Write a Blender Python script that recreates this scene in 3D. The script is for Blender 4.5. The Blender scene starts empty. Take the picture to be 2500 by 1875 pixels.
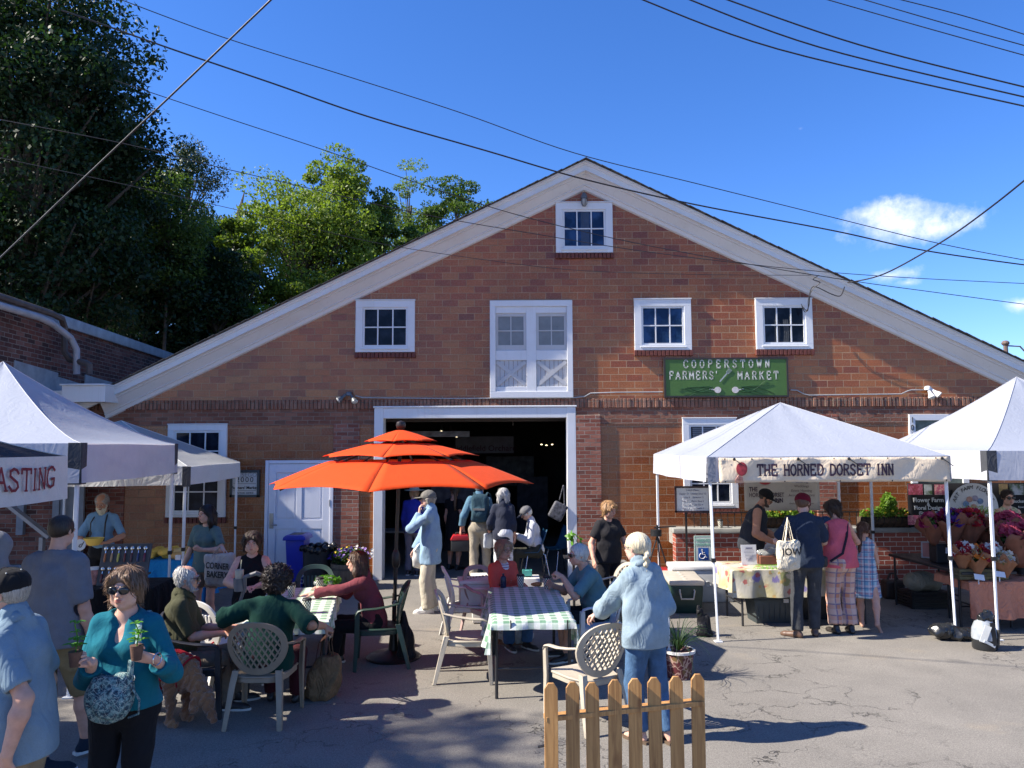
import bpy, bmesh, math, random
import numpy as np
from mathutils import Vector, Matrix, Quaternion
rnd = random.Random(7)
C = bpy.context.scene.collection
D = bpy.data
R = math.radians
# ---------------------------------------------------------------- camera
CAM_H, FPX = 2.4, 1878.0
PITCH, ROLL = R(4.58), R(0.28)
_f = Vector((0, math.cos(PITCH), math.sin(PITCH)))
_u0 = Vector((0, -math.sin(PITCH), math.cos(PITCH)))
_r0 = Vector((1, 0, 0))
_u = _u0*math.cos(ROLL) + _r0*math.sin(ROLL)
_r = _r0*math.cos(ROLL) - _u0*math.sin(ROLL)
cam = D.objects.new('camera', D.cameras.new('camera'))
C.objects.link(cam)
cam.matrix_world = Matrix(((_r.x, _u.x, -_f.x, 0), (_r.y, _u.y, -_f.y, 0), (_r.z, _u.z, -_f.z, CAM_H), (0, 0, 0, 1)))
cam.data.sensor_width = 36
cam.data.lens = 36*FPX/2500
cam.data.clip_end = 3000
bpy.context.scene.camera = cam
# ---------------------------------------------------------------- sun, sky, exposure
SUN_DIR = Vector((1.15, 0.17, -1.0)).normalized()      # direction the light travels
sun = D.objects.new('sun', D.lights.new('sun', 'SUN'))
C.objects.link(sun)
sun.data.energy = 5.0
sun.data.angle = R(0.5)
sun.data.color = (1.0, 0.92, 0.80)
sun.rotation_mode = 'QUATERNION'
sun.rotation_quaternion = (-SUN_DIR).to_track_quat('Z', 'Y')
wd = D.worlds.new('World'); bpy.context.scene.world = wd
wd.use_nodes = True
nt = wd.node_tree; nt.nodes.clear()
_o = nt.nodes.new('ShaderNodeOutputWorld'); _b = nt.nodes.new('ShaderNodeBackground')
sky = nt.nodes.new('ShaderNodeTexSky'); sky.sky_type = 'NISHITA'; sky.sun_disc = False
_s = -SUN_DIR
sky.sun_elevation = math.asin(_s.z)
sky.sun_rotation = math.atan2(_s.x, _s.y)
sky.altitude = 400; sky.air_density = 1.0; sky.dust_density = 0.25; sky.ozone_density = 4.0
_b.inputs['Strength'].default_value = 0.081
# deep blue of a clear dry day, and three small fair-weather clouds placed by direction
hs = nt.nodes.new('ShaderNodeHueSaturation'); hs.inputs['Saturation'].default_value = 1.2; hs.inputs['Value'].default_value = 1.0
nt.links.new(sky.outputs[0], hs.inputs['Color'])
tn = nt.nodes.new('ShaderNodeMixRGB'); tn.blend_type = 'MULTIPLY'; tn.inputs[0].default_value = 1; tn.inputs[2].default_value = (.93, 1.0, 1.33, 1)
nt.links.new(hs.outputs['Color'], tn.inputs[1]); last = tn.outputs[0]
geo = nt.nodes.new('ShaderNodeTexCoord')
def ray(px, py):
 d = _f + _r*((px-1250)/FPX) + _u*((937.5-py)/FPX)
 return d.normalized()
def vm(op, a, b=None):
 n = nt.nodes.new('ShaderNodeVectorMath'); n.operation = op
 for i, x in enumerate((a, b)):
  if x is None: continue
  if isinstance(x, (tuple, list, Vector)): n.inputs[i].default_value = tuple(x)
  else: nt.links.new(x, n.inputs[i])
 return n
def mm(op, a, b=None, clamp=False):
 n = nt.nodes.new('ShaderNodeMath'); n.operation = op; n.use_clamp = clamp
 for i, x in enumerate((a, b)):
  if x is None: continue
  if isinstance(x, (int, float)): n.inputs[i].default_value = x
  else: nt.links.new(x, n.inputs[i])
 return n.outputs[0]
dirn = geo.outputs['Generated']
nz = nt.nodes.new('ShaderNodeTexNoise'); nz.inputs['Scale'].default_value = 22; nz.inputs['Detail'].default_value = 8; nz.inputs['Roughness'].default_value = 0.62
nt.links.new(dirn, nz.inputs['Vector'])
nz2 = nt.nodes.new('ShaderNodeTexNoise'); nz2.inputs['Scale'].default_value = 9; nz2.inputs['Detail'].default_value = 5
nt.links.new(dirn, nz2.inputs['Vector'])
for (px, py, wx, wy, cut) in ((2215, 545, 165, 62, .0), (2120, 522, 85, 42, .0), (2290, 560, 90, 38, .0), (2180, 672, 105, 30, .22), (2215, 690, 60, 18, .25), (2500, 745, 75, 28, .1), (1955, 314, 22, 14, .55)):
 c = ray(px, py)
 rx = c.cross(Vector((0, 0, 1))).normalized(); uy = rx.cross(c)
 sub = vm('SUBTRACT', dirn, c).outputs[0]
 a = mm('DIVIDE', vm('DOT_PRODUCT', sub, rx).outputs['Value'], wx*.76/FPX)
 b = mm('DIVIDE', vm('DOT_PRODUCT', sub, uy).outputs['Value'], wy*.78/FPX)
 d2 = mm('SQRT', mm('ADD', mm('MULTIPLY', a, a), mm('MULTIPLY', b, b)))
 v = mm('SUBTRACT', 1.0, d2)
 v = mm('ADD', v, mm('MULTIPLY', mm('SUBTRACT', nz.outputs[0], 0.5), 2.6))
 v = mm('SUBTRACT', v, cut)
 front = mm('GREATER_THAN', vm('DOT_PRODUCT', dirn, c).outputs['Value'], 0.8)
 v = mm('MULTIPLY', mm('MULTIPLY', v, .95, True), front)
 v = mm('SMOOTHSTEP' if False else 'POWER', v, 1.4)
 # clouds: white above, greyer base, the shading painted into their colour
 sh = nt.nodes.new('ShaderNodeMixRGB'); sh.inputs[1].default_value = (5.6, 6.1, 6.9, 1); sh.inputs[2].default_value = (8.2, 8.3, 8.5, 1)
 nt.links.new(mm('ADD', mm('MULTIPLY', b, .5), nz2.outputs[0], True), sh.inputs[0])
 mx = nt.nodes.new('ShaderNodeMixRGB')
 nt.links.new(mm('MULTIPLY', v, 0.92 if cut < .5 else .3), mx.inputs[0]); nt.links.new(last, mx.inputs[1]); nt.links.new(sh.outputs[0], mx.inputs[2])
 last = mx.outputs[0]
nt.links.new(last, _b.inputs['Color'])
nt.links.new(_b.outputs[0], _o.inputs[0])
vs = bpy.context.scene.view_settings
vs.view_transform = 'Standard'; vs.look = 'None'; vs.exposure = 1.2; vs.gamma = 1.0; vs.use_curve_mapping = False
bpy.context.scene.cycles.max_bounces = 6
bpy.context.scene.cycles.transparent_max_bounces = 8
bpy.context.scene.cycles.use_denoising = True
# ---------------------------------------------------------------- picture helper: the world point seen at a photo pixel, at a given distance
def W(px, py, Y):
 d = _f + _r*((px-1250)/FPX) + _u*((937.5-py)/FPX)
 t = Y/d.y
 return Vector((d.x*t, Y, CAM_H + d.z*t))
def G(px, py, z=0.0):
 d = _f + _r*((px-1250)/FPX) + _u*((937.5-py)/FPX)
 t = (z-CAM_H)/d.z
 return Vector((d.x*t, d.y*t, z))
# ---------------------------------------------------------------- objects
def tag(o, label=None, cat=None, group=None, kind=None):
 if label: o['label'] = label
 if cat: o['category'] = cat
 if group: o['group'] = group
 if kind: o['kind'] = kind
 return o
def thing(name, label, cat, loc=(0, 0, 0), rotz=0.0, group=None):
 o = D.objects.new(name, None); C.objects.link(o)
 o.empty_display_size = .1
 o.location = loc; o.rotation_euler = (0, 0, rotz)
 return tag(o, label, cat, group)
def dup(root, loc=None, rotz=None, label=None, group=None):
 def cp(o, par):
  c = o.copy(); C.objects.link(c); c.parent = par
  for ch in o.children: cp(ch, c)
  return c
 r = cp(root, root.parent)
 if loc is not None: r.location = loc
 if rotz is not None: r.rotation_euler = (0, 0, rotz)
 if label: r['label'] = label
 if group: r['group'] = group
 return r
def rotm(rx=0, ry=0, rz=0):
 return Matrix.Rotation(rz, 3, 'Z') @ Matrix.Rotation(ry, 3, 'Y') @ Matrix.Rotation(rx, 3, 'X')
def inv_of(o):
 return (Matrix.Translation(o.location) @ Matrix.Rotation(o.rotation_euler.z, 4, 'Z')).inverted()
class MB:
 def __init__(s): s.v = []; s.f = []; s.m = []; s.uv = []; s.cur = 0
 def add(s, vs, fs, uvs=None):
  n = len(s.v); s.v += [tuple(p) for p in vs]
  for i, f in enumerate(fs):
   s.f.append([a+n for a in f]); s.m.append(s.cur)
   s.uv.append(uvs[i] if uvs else None)
  return s
 def mat(s, i): s.cur = i; return s
 def box(s, c, d, rot=None):
  c = Vector(c); vs = []
  for x in (-.5, .5):
   for y in (-.5, .5):
    for z in (-.5, .5):
     p = Vector((x*d[0], y*d[1], z*d[2]))
     vs.append(c + (rot @ p if rot else p))
  return s.add(vs, [(0, 1, 3, 2), (4, 6, 7, 5), (0, 4, 5, 1), (2, 3, 7, 6), (0, 2, 6, 4), (1, 5, 7, 3)])
 def bb(s, x0, x1, y0, y1, z0, z1):
  return s.box(((x0+x1)/2, (y0+y1)/2, (z0+z1)/2), (abs(x1-x0), abs(y1-y0), abs(z1-z0)))
 def bar(s, a, b, w, h=None, up=(0, 0, 1)):
  a = Vector(a); b = Vector(b); h = h or w
  z = (b-a); L = z.length
  if L < 1e-6: return s
  z.normalize(); x = Vector(up).cross(z)
  if x.length < 1e-3: x = Vector((1, 0, 0)).cross(z)
  if x.length < 1e-3: x = Vector((0, 1, 0)).cross(z)
  x.normalize(); y = z.cross(x)
  return s.box((a+b)/2, (w, h, L), Matrix((x, y, z)).transposed())
 def tube(s, pts, r, n=8, cap=True, flat=1.0):
  pts = [Vector(p) for p in pts]; m = len(pts)
  rr = r if isinstance(r, (list, tuple)) else [r]*m
  vs = []; prev = None
  for i, p in enumerate(pts):
   t = (pts[min(i+1, m-1)] - pts[max(i-1, 0)])
   if t.length < 1e-9: t = Vector((0, 0, 1))
   t.normalize()
   if prev is None:
    x = Vector((0, 0, 1)).cross(t)
    if x.length < 1e-2: x = Vector((0, 1, 0)).cross(t)
   else: x = prev - t*prev.dot(t)
   if x.length < 1e-6: x = Vector((1, 0, 0))
   x.normalize(); prev = x; y = t.cross(x)
   for k in range(n):
    a = 2*math.pi*k/n
    vs.append(p + x*(math.cos(a)*rr[i]) + y*(math.sin(a)*rr[i]*flat))
  fs = []
  for i in range(m-1):
   for k in range(n):
    k2 = (k+1) % n
    fs.append((i*n+k, i*n+k2, (i+1)*n+k2, (i+1)*n+k))
  if cap: fs += [tuple(range(n))[::-1], tuple((m-1)*n+k for k in range(n))]
  return s.add(vs, fs)
 def lathe(s, prof, n=20, c=(0, 0, 0), sx=1, sy=1, cap=True):
  vs = []; m = len(prof)
  for r, z in prof:
   for k in range(n):
    a = 2*math.pi*k/n
    vs.append((c[0]+r*math.cos(a)*sx, c[1]+r*math.sin(a)*sy, c[2]+z))
  fs = []
  for i in range(m-1):
   for k in range(n):
    k2 = (k+1) % n
    fs.append((i*n+k, i*n+k2, (i+1)*n+k2, (i+1)*n+k))
  if cap:
   fs += [tuple(range(n))[::-1], tuple((m-1)*n+k for k in range(n))]
  return s.add(vs, fs)
 def ell(s, c, r, n=12, rot=None):
  vs = []; m = n//2+1; c = Vector(c)
  if isinstance(r, (int, float)): r = (r, r, r)
  for i in range(m):
   th = math.pi*i/(m-1)
   for k in range(n):
    a = 2*math.pi*k/n
    p = Vector((r[0]*math.sin(th)*math.cos(a), r[1]*math.sin(th)*math.sin(a), -r[2]*math.cos(th)))
    vs.append(c + (rot @ p if rot else p))
  fs = []
  for i in range(m-1):
   for k in range(n):
    k2 = (k+1) % n
    if i == 0: fs.append((k, (i+1)*n+k2, (i+1)*n+k))
    elif i == m-2: fs.append((i*n+k, i*n+k2, (i+1)*n+k))
    else: fs.append((i*n+k, i*n+k2, (i+1)*n+k2, (i+1)*n+k))
  return s.add(vs, fs)
 def prism(s, poly, fn, t):
  """poly: 2d outline; fn(u, v, w) -> point; extruded w from 0 to t"""
  n = len(poly)
  vs = [fn(u, v, 0) for u, v in poly] + [fn(u, v, t) for u, v in poly]
  fs = [tuple(range(n))[::-1], tuple(range(n, 2*n))] + [(i, (i+1) % n, n+(i+1) % n, n+i) for i in range(n)]
  return s.add(vs, fs)
 def grid(s, fn, nu, nv, uvf=None, closed=False):
  """sheet of nu x nv cells; fn(i/nu, j/nv) -> point"""
  vs = [fn(i/nu, j/nv) for j in range(nv+1) for i in range(nu+1)]
  fs = []; uvs = []
  for j in range(nv):
   for i in range(nu):
    a = j*(nu+1)+i
    f = (a, a+1, a+nu+2, a+nu+1)
    fs.append(f)
    uvs.append([(uvf or (lambda a, b: (a, b)))(x/nu, y/nv) for x, y in ((i, j), (i+1, j), (i+1, j+1), (i, j+1))])
  return s.add(vs, fs, uvs)
 def build(s, name, mats, parent=None, world=False, smooth=None, bevel=0, thick=0, loc=None):
  if not isinstance(mats, (list, tuple)): mats = [mats]
  me = D.meshes.new(name)
  vs = s.v
  if parent is not None and world:
   iv = inv_of(parent); vs = [tuple(iv @ Vector(p)) for p in vs]
  if loc is not None and parent is None:
   vs = [(p[0]-loc[0], p[1]-loc[1], p[2]-loc[2]) for p in vs]
  me.from_pydata(vs, [], s.f)
  for m in mats: me.materials.append(m)
  if len(mats) > 1: me.polygons.foreach_set('material_index', s.m)
  if any(u is not None for u in s.uv):
   ul = me.uv_layers.new(name='UVMap')
   for p, u in zip(me.polygons, s.uv):
    if u:
     for k, li in enumerate(p.loop_indices): ul.data[li].uv = u[k]
  bm = bmesh.new(); bm.from_mesh(me)
  bmesh.ops.recalc_face_normals(bm, faces=bm.faces)
  if bevel:
   es = [e for e in bm.edges if len(e.link_faces) == 2 and e.calc_face_angle(0) > R(30)]
   try: bmesh.ops.bevel(bm, geom=es, offset=bevel, segments=2 if bevel > .008 else 1, affect='EDGES', profile=.6, clamp_overlap=True)
   except Exception: pass
  bm.to_mesh(me); bm.free()
  if smooth is not None or bevel:
   me.shade_smooth()
   me.set_sharp_from_angle(angle=R(smooth if smooth else 35))
  o = D.objects.new(name, me); C.objects.link(o)
  if parent is not None: o.parent = parent
  if loc is not None: o.location = loc
  if thick:
   md = o.modifiers.new('thickness', 'SOLIDIFY'); md.thickness = thick; md.offset = 0
  return o
# ---------------------------------------------------------------- materials
_mc = {}
class NT:
 """small node helper"""
 def __init__(s, name):
  s.m = D.materials.new(name); s.m.use_nodes = True
  s.t = s.m.node_tree; s.b = s.t.nodes['Principled BSDF']; s.out = s.t.nodes['Material Output']
  s.tc = None
 def n(s, typ, **kw):
  x = s.t.nodes.new('ShaderNode'+typ)
  for k, v in kw.items(): setattr(x, k, v)
  return x
 def l(s, a, b): s.t.links.new(a, b)
 def co(s, kind='Object'):
  if s.tc is None: s.tc = s.n('TexCoord')
  return s.tc.outputs[kind]
 def math(s, op, a, b=None, clamp=False):
  x = s.n('Math', operation=op, use_clamp=clamp)
  for i, v in enumerate((a, b)):
   if v is None: continue
   if isinstance(v, (int, float)): x.inputs[i].default_value = v
   else: s.l(v, x.inputs[i])
  return x.outputs[0]
 def noise(s, scale, detail=4, rough=.55, vec=None, dist=0):
  x = s.n('TexNoise'); x.inputs['Scale'].default_value = scale; x.inputs['Detail'].default_value = detail; x.inputs['Roughness'].default_value = rough; x.inputs['Distortion'].default_value = dist
  s.l(vec if vec is not None else s.co(), x.inputs['Vector']); return x.outputs[0]
 def map(s, sc=(1, 1, 1), rot=(0, 0, 0), loc=(0, 0, 0), vec=None):
  x = s.n('Mapping'); x.inputs['Scale'].default_value = sc; x.inputs['Rotation'].default_value = rot; x.inputs['Location'].default_value = loc
  s.l(vec if vec is not None else s.co(), x.inputs[0]); return x.outputs[0]
 def mix(s, f, a, b, bt='MIX'):
  x = s.n('MixRGB', blend_type=bt)
  for i, v in enumerate((f, a, b)):
   if isinstance(v, (int, float)): x.inputs[i].default_value = v if i == 0 else (v, v, v, 1)
   elif isinstance(v, (tuple, list)): x.inputs[i].default_value = tuple(v)[:3]+(1,)
   else: s.l(v, x.inputs[i])
  return x.outputs[0]
 def ramp(s, f, stops, interp='LINEAR'):
  x = s.n('ValToRGB'); x.color_ramp.interpolation = interp
  e = x.color_ramp.elements
  while len(e) < len(stops): e.new(0.5)
  for el, (p, c) in zip(e, stops):
   el.position = p; el.color = tuple(c)[:3]+(1,) if isinstance(c, (tuple, list)) else (c, c, c, 1)
  s.l(f, x.inputs[0]); return x.outputs[0]
 def rng(s, f, a, b, c, d):
  x = s.n('MapRange'); x.inputs[1].default_value = a; x.inputs[2].default_value = b; x.inputs[3].default_value = c; x.inputs[4].default_value = d
  s.l(f, x.inputs[0]); return x.outputs[0]
 def bump(s, h, strength=.3, dist=.01):
  x = s.n('Bump'); x.inputs['Strength'].default_value = strength; x.inputs['Distance'].default_value = dist
  s.l(h, x.inputs['Height']); s.l(x.outputs[0], s.b.inputs['Normal']); return x
 def col(s, c):
  if isinstance(c, (tuple, list)): s.b.inputs['Base Color'].default_value = tuple(c)[:3]+(1,)
  else: s.l(c, s.b.inputs['Base Color'])
 def set(s, **kw):
  for k, v in kw.items():
   k = {'rough': 'Roughness', 'metal': 'Metallic', 'spec': 'Specular IOR Level', 'sheen': 'Sheen Weight', 'trans': 'Transmission Weight', 'coat': 'Coat Weight', 'sss': 'Subsurface Weight'}.get(k, k)
   if isinstance(v, (int, float, tuple)): s.b.inputs[k].default_value = v
   else: s.l(v, s.b.inputs[k])
  return s
def hexc(h):
 h = h.lstrip('#'); c = [int(h[i:i+2], 16)/255 for i in (0, 2, 4)]
 return tuple(x/12.92 if x <= .04045 else ((x+.055)/1.055)**2.4 for x in c)
def mat(name, c, rough=.7, var=.18, scale=6, bump=.0, bscale=60, bdist=.004, **kw):
 if isinstance(c, str): c = hexc(c)
 key = (name, tuple(c), rough)
 if key in _mc: return _mc[key]
 t = NT(name)
 n = t.noise(scale, 5)
 t.col(t.mix(1, c, t.rng(n, .25, .75, 1-var, 1+var), 'MULTIPLY'))
 t.set(rough=t.rng(t.noise(scale*3, 3), .3, .7, max(0, rough-.08), min(1, rough+.08)), **kw)
 if bump: t.bump(t.noise(bscale, 6), bump, bdist)
 _mc[key] = t.m
 return t.m
def cloth(name, c, weave=True, var=.12, rough=.9, bump=.25, thin=0.0):
 """fabric: mottled wear, soft creases and a fine weave"""
 if isinstance(c, str): c = hexc(c)
 key = ('cloth', name, tuple(c), thin)
 if key in _mc: return _mc[key]
 t = NT(name)
 n = t.noise(9, 5, .6)
 f = t.noise(420, 2)
 cc = t.mix(1, c, t.rng(n, .25, .75, 1-var, 1+var), 'MULTIPLY')
 cc = t.mix(1, cc, t.rng(f, .3, .7, .86, 1.14), 'MULTIPLY')
 t.col(cc); t.set(rough=rough, sheen=.03, spec=.15)
 r1 = t.math('ABSOLUTE', t.math('SUBTRACT', t.noise(1, 2, .45, vec=t.map((6.5, 6.5, 4.2)), dist=1.6), .5))
 r2 = t.math('ABSOLUTE', t.math('SUBTRACT', t.noise(1, 2, .5, vec=t.map((15, 15, 11), loc=(3, 1, 7)), dist=1.0), .5))
 h = t.math('ADD', t.math('ADD', t.math('MULTIPLY', r1, 1.6), t.math('MULTIPLY', r2, .22)), t.math('MULTIPLY', f, .03))
 t.bump(h, min(1, bump*1.25), .045)
 if thin:
  tr = t.n('BsdfTranslucent'); t.l(cc, tr.inputs[0])
  mx = t.n('MixShader'); mx.inputs[0].default_value = thin
  t.l(t.b.outputs[0], mx.inputs[1]); t.l(tr.outputs[0], mx.inputs[2]); t.l(mx.outputs[0], t.out.inputs[0])
 _mc[key] = t.m
 return t.m
def text(body, size, mats, parent, loc, rot=(R(90), 0, 0), depth=.002, align='CENTER', name='lettering', sx=1.0, spacing=1.0, shear=0, xf=None, offset=0.0):
 cu = D.curves.new(name, 'FONT'); cu.body = body; cu.size = size; cu.extrude = depth; cu.align_x = align; cu.align_y = 'CENTER'
 cu.space_character = spacing; cu.shear = shear; cu.offset = offset; cu.resolution_u = 3
 o = D.objects.new(name, cu); C.objects.link(o)
 dg = bpy.context.evaluated_depsgraph_get()
 me = D.meshes.new_from_object(o.evaluated_get(dg))
 D.objects.remove(o)
 me.name = name
 for v in me.vertices:
  v.co.x *= sx
  if xf: v.co = xf(v.co)
 me.materials.clear(); me.materials.append(mats)
 o = D.objects.new(name, me); C.objects.link(o)
 o.parent = parent; o.location = loc; o.rotation_euler = rot
 return o
# slab-serif lettering drawn with strokes in a unit box (width ~.7)
SLAB = {
 'A': [[(0, 0), (.35, 1), (.7, 0)], [(.14, .36), (.56, .36)]], 'C': [[(.68, .78), (.55, .95), (.35, 1), (.12, .86), (.02, .5), (.12, .14), (.35, 0), (.58, .05), (.7, .22)]],
 'D': [[(.1, 0), (.1, 1), (.36, 1), (.6, .85), (.7, .5), (.6, .15), (.36, 0), (.1, 0)]], 'E': [[(.62, .82), (.62, 1), (.1, 1), (.1, 0), (.65, 0), (.65, .2)], [(.1, .52), (.48, .52)]],
 'F': [[(.64, .8), (.64, 1), (.12, 1), (.12, 0)], [(.12, .52), (.48, .52)]], 'G': [[(.66, .8), (.5, .97), (.35, 1), (.12, .86), (.02, .5), (.12, .14), (.35, 0), (.6, .08), (.64, .4), (.42, .4)]],
 'H': [[(.1, 0), (.1, 1)], [(.62, 0), (.62, 1)], [(.1, .52), (.62, .52)]], 'I': [[(.3, 0), (.3, 1)]], 'K': [[(.1, 0), (.1, 1)], [(.62, 1), (.12, .42)], [(.28, .6), (.66, 0)]],
 'M': [[(.06, 0), (.06, 1), (.38, .3), (.7, 1), (.7, 0)]], 'N': [[(.1, 0), (.1, 1), (.62, 0), (.62, 1)]], 'O': [[(.35, 1), (.12, .86), (.02, .5), (.12, .14), (.35, 0), (.58, .14), (.68, .5), (.58, .86), (.35, 1)]],
 'P': [[(.1, 0), (.1, 1), (.42, 1), (.62, .9), (.64, .68), (.5, .52), (.1, .5)]], 'R': [[(.1, 0), (.1, 1), (.42, 1), (.62, .9), (.62, .66), (.45, .52), (.1, .52)], [(.36, .52), (.68, 0)]],
 'S': [[(.62, .8), (.5, .95), (.32, 1), (.12, .88), (.12, .66), (.34, .52), (.56, .38), (.62, .18), (.46, .02), (.25, 0), (.06, .2)]], 'T': [[(.02, .8), (.02, 1), (.68, 1), (.68, .8)], [(.35, 1), (.35, 0)]],
 'W': [[(.0, 1), (.18, 0), (.36, .8), (.54, 0), (.72, 1)]], "'": [[(.1, 1), (.08, .78)]], 'U': [[(.1, 1), (.1, .25), (.25, .03), (.46, .03), (.6, .25), (.6, 1)]], ' ': [], '&': [[(.68, 0), (.15, .8), (.3, 1), (.45, .8), (.05, .25), (.25, 0), (.65, .4)]],
}
SERIF = {'A': [(0, 0), (.7, 0)], 'D': [], 'H': [(.1, 0), (.1, 1), (.62, 0), (.62, 1)], 'I': [(.3, 0), (.3, 1)], 'K': [(.1, 0), (.1, 1), (.62, 1), (.66, 0)], 'M': [(.06, 0), (.06, 1), (.7, 1), (.7, 0)], 'N': [(.1, 0), (.1, 1), (.62, 1)], 'P': [(.1, 0)], 'R': [(.1, 0), (.68, 0)], 'T': [(.35, 0)], 'W': [(0, 1), (.72, 1)], 'F': [(.12, 0)], 'E': [], 'U': [(.1, 1), (.6, 1)]}
def slab(mb, s, x0, z0, h, track, fn, w=.11, serif=.13, narrow=1.0):
 """writes s from x0 with letter height h; fn(x, z) -> 3d point; returns the end"""
 x = x0
 for ch in s:
  if ch == 'I': x -= .12*h*narrow
  for st in SLAB.get(ch, []):
   for a, b in zip(st[:-1], st[1:]):
    d = Vector((b[0]-a[0], b[1]-a[1])); L = d.length; d.normalize(); nn = Vector((-d.y, d.x))*w*.5
    e = d*w*.32
    q = [(a[0]-e.x+nn.x, a[1]-e.y+nn.y), (b[0]+e.x+nn.x, b[1]+e.y+nn.y), (b[0]+e.x-nn.x, b[1]+e.y-nn.y), (a[0]-e.x-nn.x, a[1]-e.y-nn.y)]
    mb.add([fn(x+u*h*narrow, z0+v*h) for u, v in q], [(0, 1, 2, 3)])
  for (u, v) in SERIF.get(ch, []):
   t = .045
   q = [(u-serif, v-t), (u+serif, v-t), (u+serif, v+t), (u-serif, v+t)]
   mb.add([fn(x+a*h*narrow, z0+b*h) for a, b in q], [(0, 1, 2, 3)])
  x += h*(track-(.18 if ch == 'I' else 0))*narrow
 return x
# surfaces
WALLY = 14.1
def tile_mat(name, bw, bh, stops, mortar, msize=.012, rough=.38, streak=.5, bumpd=.006, off=(0, 0), squash=None, stain=.25, rotate=False):
 t = NT(name)
 sp = t.n('SeparateXYZ'); t.l(t.co(), sp.inputs[0])
 cb = t.n('CombineXYZ')
 t.l(t.math('ADD', t.math('ADD', sp.outputs[0], sp.outputs[1]), off[0]), cb.inputs[0]); t.l(t.math('ADD', sp.outputs[2], off[1]), cb.inputs[1])
 wob = t.n('VectorMath', operation='ADD')
 if rough > .6:
  nv = t.n('TexNoise'); nv.inputs['Scale'].default_value = 14; nv.inputs['Detail'].default_value = 3
  t.l(t.co(), nv.inputs['Vector'])
  sc = t.n('VectorMath', operation='SCALE'); sc.inputs['Scale'].default_value = .014
  sb = t.n('VectorMath', operation='SUBTRACT'); sb.inputs[1].default_value = (.5, .5, .5)
  t.l(nv.outputs[1], sb.inputs[0]); t.l(sb.outputs[0], sc.inputs[0]); t.l(cb.outputs[0], wob.inputs[0]); t.l(sc.outputs[0], wob.inputs[1])
  vec = wob.outputs[0]
 else: vec = cb.outputs[0]
 b = t.n('TexBrick'); t.l(vec, b.inputs['Vector'])
 b.inputs['Color1'].default_value = (0, 0, 0, 1); b.inputs['Color2'].default_value = (1, 1, 1, 1); b.inputs['Mortar'].default_value = (0, 0, 0, 1)
 b.inputs['Scale'].default_value = 1; b.inputs['Brick Width'].default_value = bw; b.inputs['Row Height'].default_value = bh
 b.inputs['Mortar Size'].default_value = msize*.5; b.inputs['Mortar Smooth'].default_value = .25; b.inputs['Bias'].default_value = 0
 if rotate: b.offset = 0.0
 base = t.ramp(b.outputs['Color'], stops)
 st = t.noise(1, 4, .6, vec=t.map((2.5, 2.5, 95), vec=t.co()))
 base = t.mix(1, base, t.rng(st, .3, .7, 1-streak*.4, 1+streak*.4), 'MULTIPLY')
 big = t.noise(.7, 5, .6)
 base = t.mix(1, base, t.rng(big, .3, .7, 1-stain*1.15, 1+stain*.5), 'MULTIPLY')
 mc = t.mix(1, mortar, t.rng(t.noise(3, 4), .3, .7, .55, 1.25), 'MULTIPLY')
 t.col(t.mix(b.outputs['Fac'], base, mc))
 t.set(rough=t.mix(b.outputs['Fac'], t.rng(t.noise(30, 3), .3, .7, rough-.08, rough+.12), .9), spec=.5)
 h = t.math('SUBTRACT', t.math('ADD', t.math('MULTIPLY', st, .18 if rough < .6 else .1), t.math('MULTIPLY', t.noise(35, 5), .1 if rough < .6 else .7)), b.outputs['Fac'])
 t.bump(h, .8, bumpd)
 return t.m
ORANGE = [(0, (.235, .055, .017)), (.2, (.29, .077, .019)), (.45, (.325, .093, .021)), (.65, (.32, .10, .025)), (.82, (.335, .12, .034)), (.93, (.26, .068, .020)), (1, (.19, .046, .016))]
M_tile = tile_mat('glazed orange brown tile', .295, .1275, ORANGE, (.40, .27, .165), .011, .24, .55, .003)
M_tile_low = tile_mat('glazed wall tile', .30, .138, [(0, (.21, .056, .018)), (.3, (.275, .083, .024)), (.55, (.265, .092, .030)), (.8, (.295, .108, .038)), (1, (.235, .078, .027))], (.33, .235, .15), .0095, .24, .7, .003, off=(.07, .02))
REDB = [(0, (.16, .045, .028)), (.3, (.24, .075, .048)), (.6, (.31, .105, .066)), (.85, (.34, .15, .10)), (1, (.13, .05, .04))]
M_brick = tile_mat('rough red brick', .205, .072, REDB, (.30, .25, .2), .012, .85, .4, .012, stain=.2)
M_brick_dark = tile_mat('weathered brown brick band', .205, .072, [(0, (.17, .06, .035)), (.4, (.23, .085, .05)), (.8, (.27, .12, .075)), (1, (.15, .07, .045))], (.25, .19, .14), .012, .88, .5, .012, stain=.3)
M_soldier = tile_mat('upright brick course', .0745, .2, [(0, (.20, .08, .048)), (.5, (.25, .11, .07)), (1, (.29, .15, .10))], (.21, .15, .11), .014, .88, .4, .012, rotate=True, off=(0, .0))
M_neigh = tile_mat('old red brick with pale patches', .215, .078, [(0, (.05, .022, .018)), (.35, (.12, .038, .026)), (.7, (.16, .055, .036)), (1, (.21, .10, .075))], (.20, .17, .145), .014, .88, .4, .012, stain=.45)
def white_paint(name, c=(.64, .65, .66), rough=.5, dirt=.12):
 t = NT(name)
 n = t.noise(1.6, 6, .65); g = t.noise(1, 3, .5, vec=t.map((30, 30, 1.2)))
 cc = t.mix(t.rng(n, .5, .75, 0, dirt*2), c, (.42, .37, .30))
 cc = t.mix(t.rng(g, .58, .75, 0, dirt*1.5), cc, (.36, .33, .28))
 sp = t.noise(55, 2, .5)
 cc = t.mix(t.rng(sp, .72, .78, 0, .6), cc, (.22, .18, .14))
 t.col(cc); t.set(rough=rough); t.bump(t.math('ADD', t.noise(90, 3), g), .15, .004)
 return t.m
M_white = white_paint('white painted trim')
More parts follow.
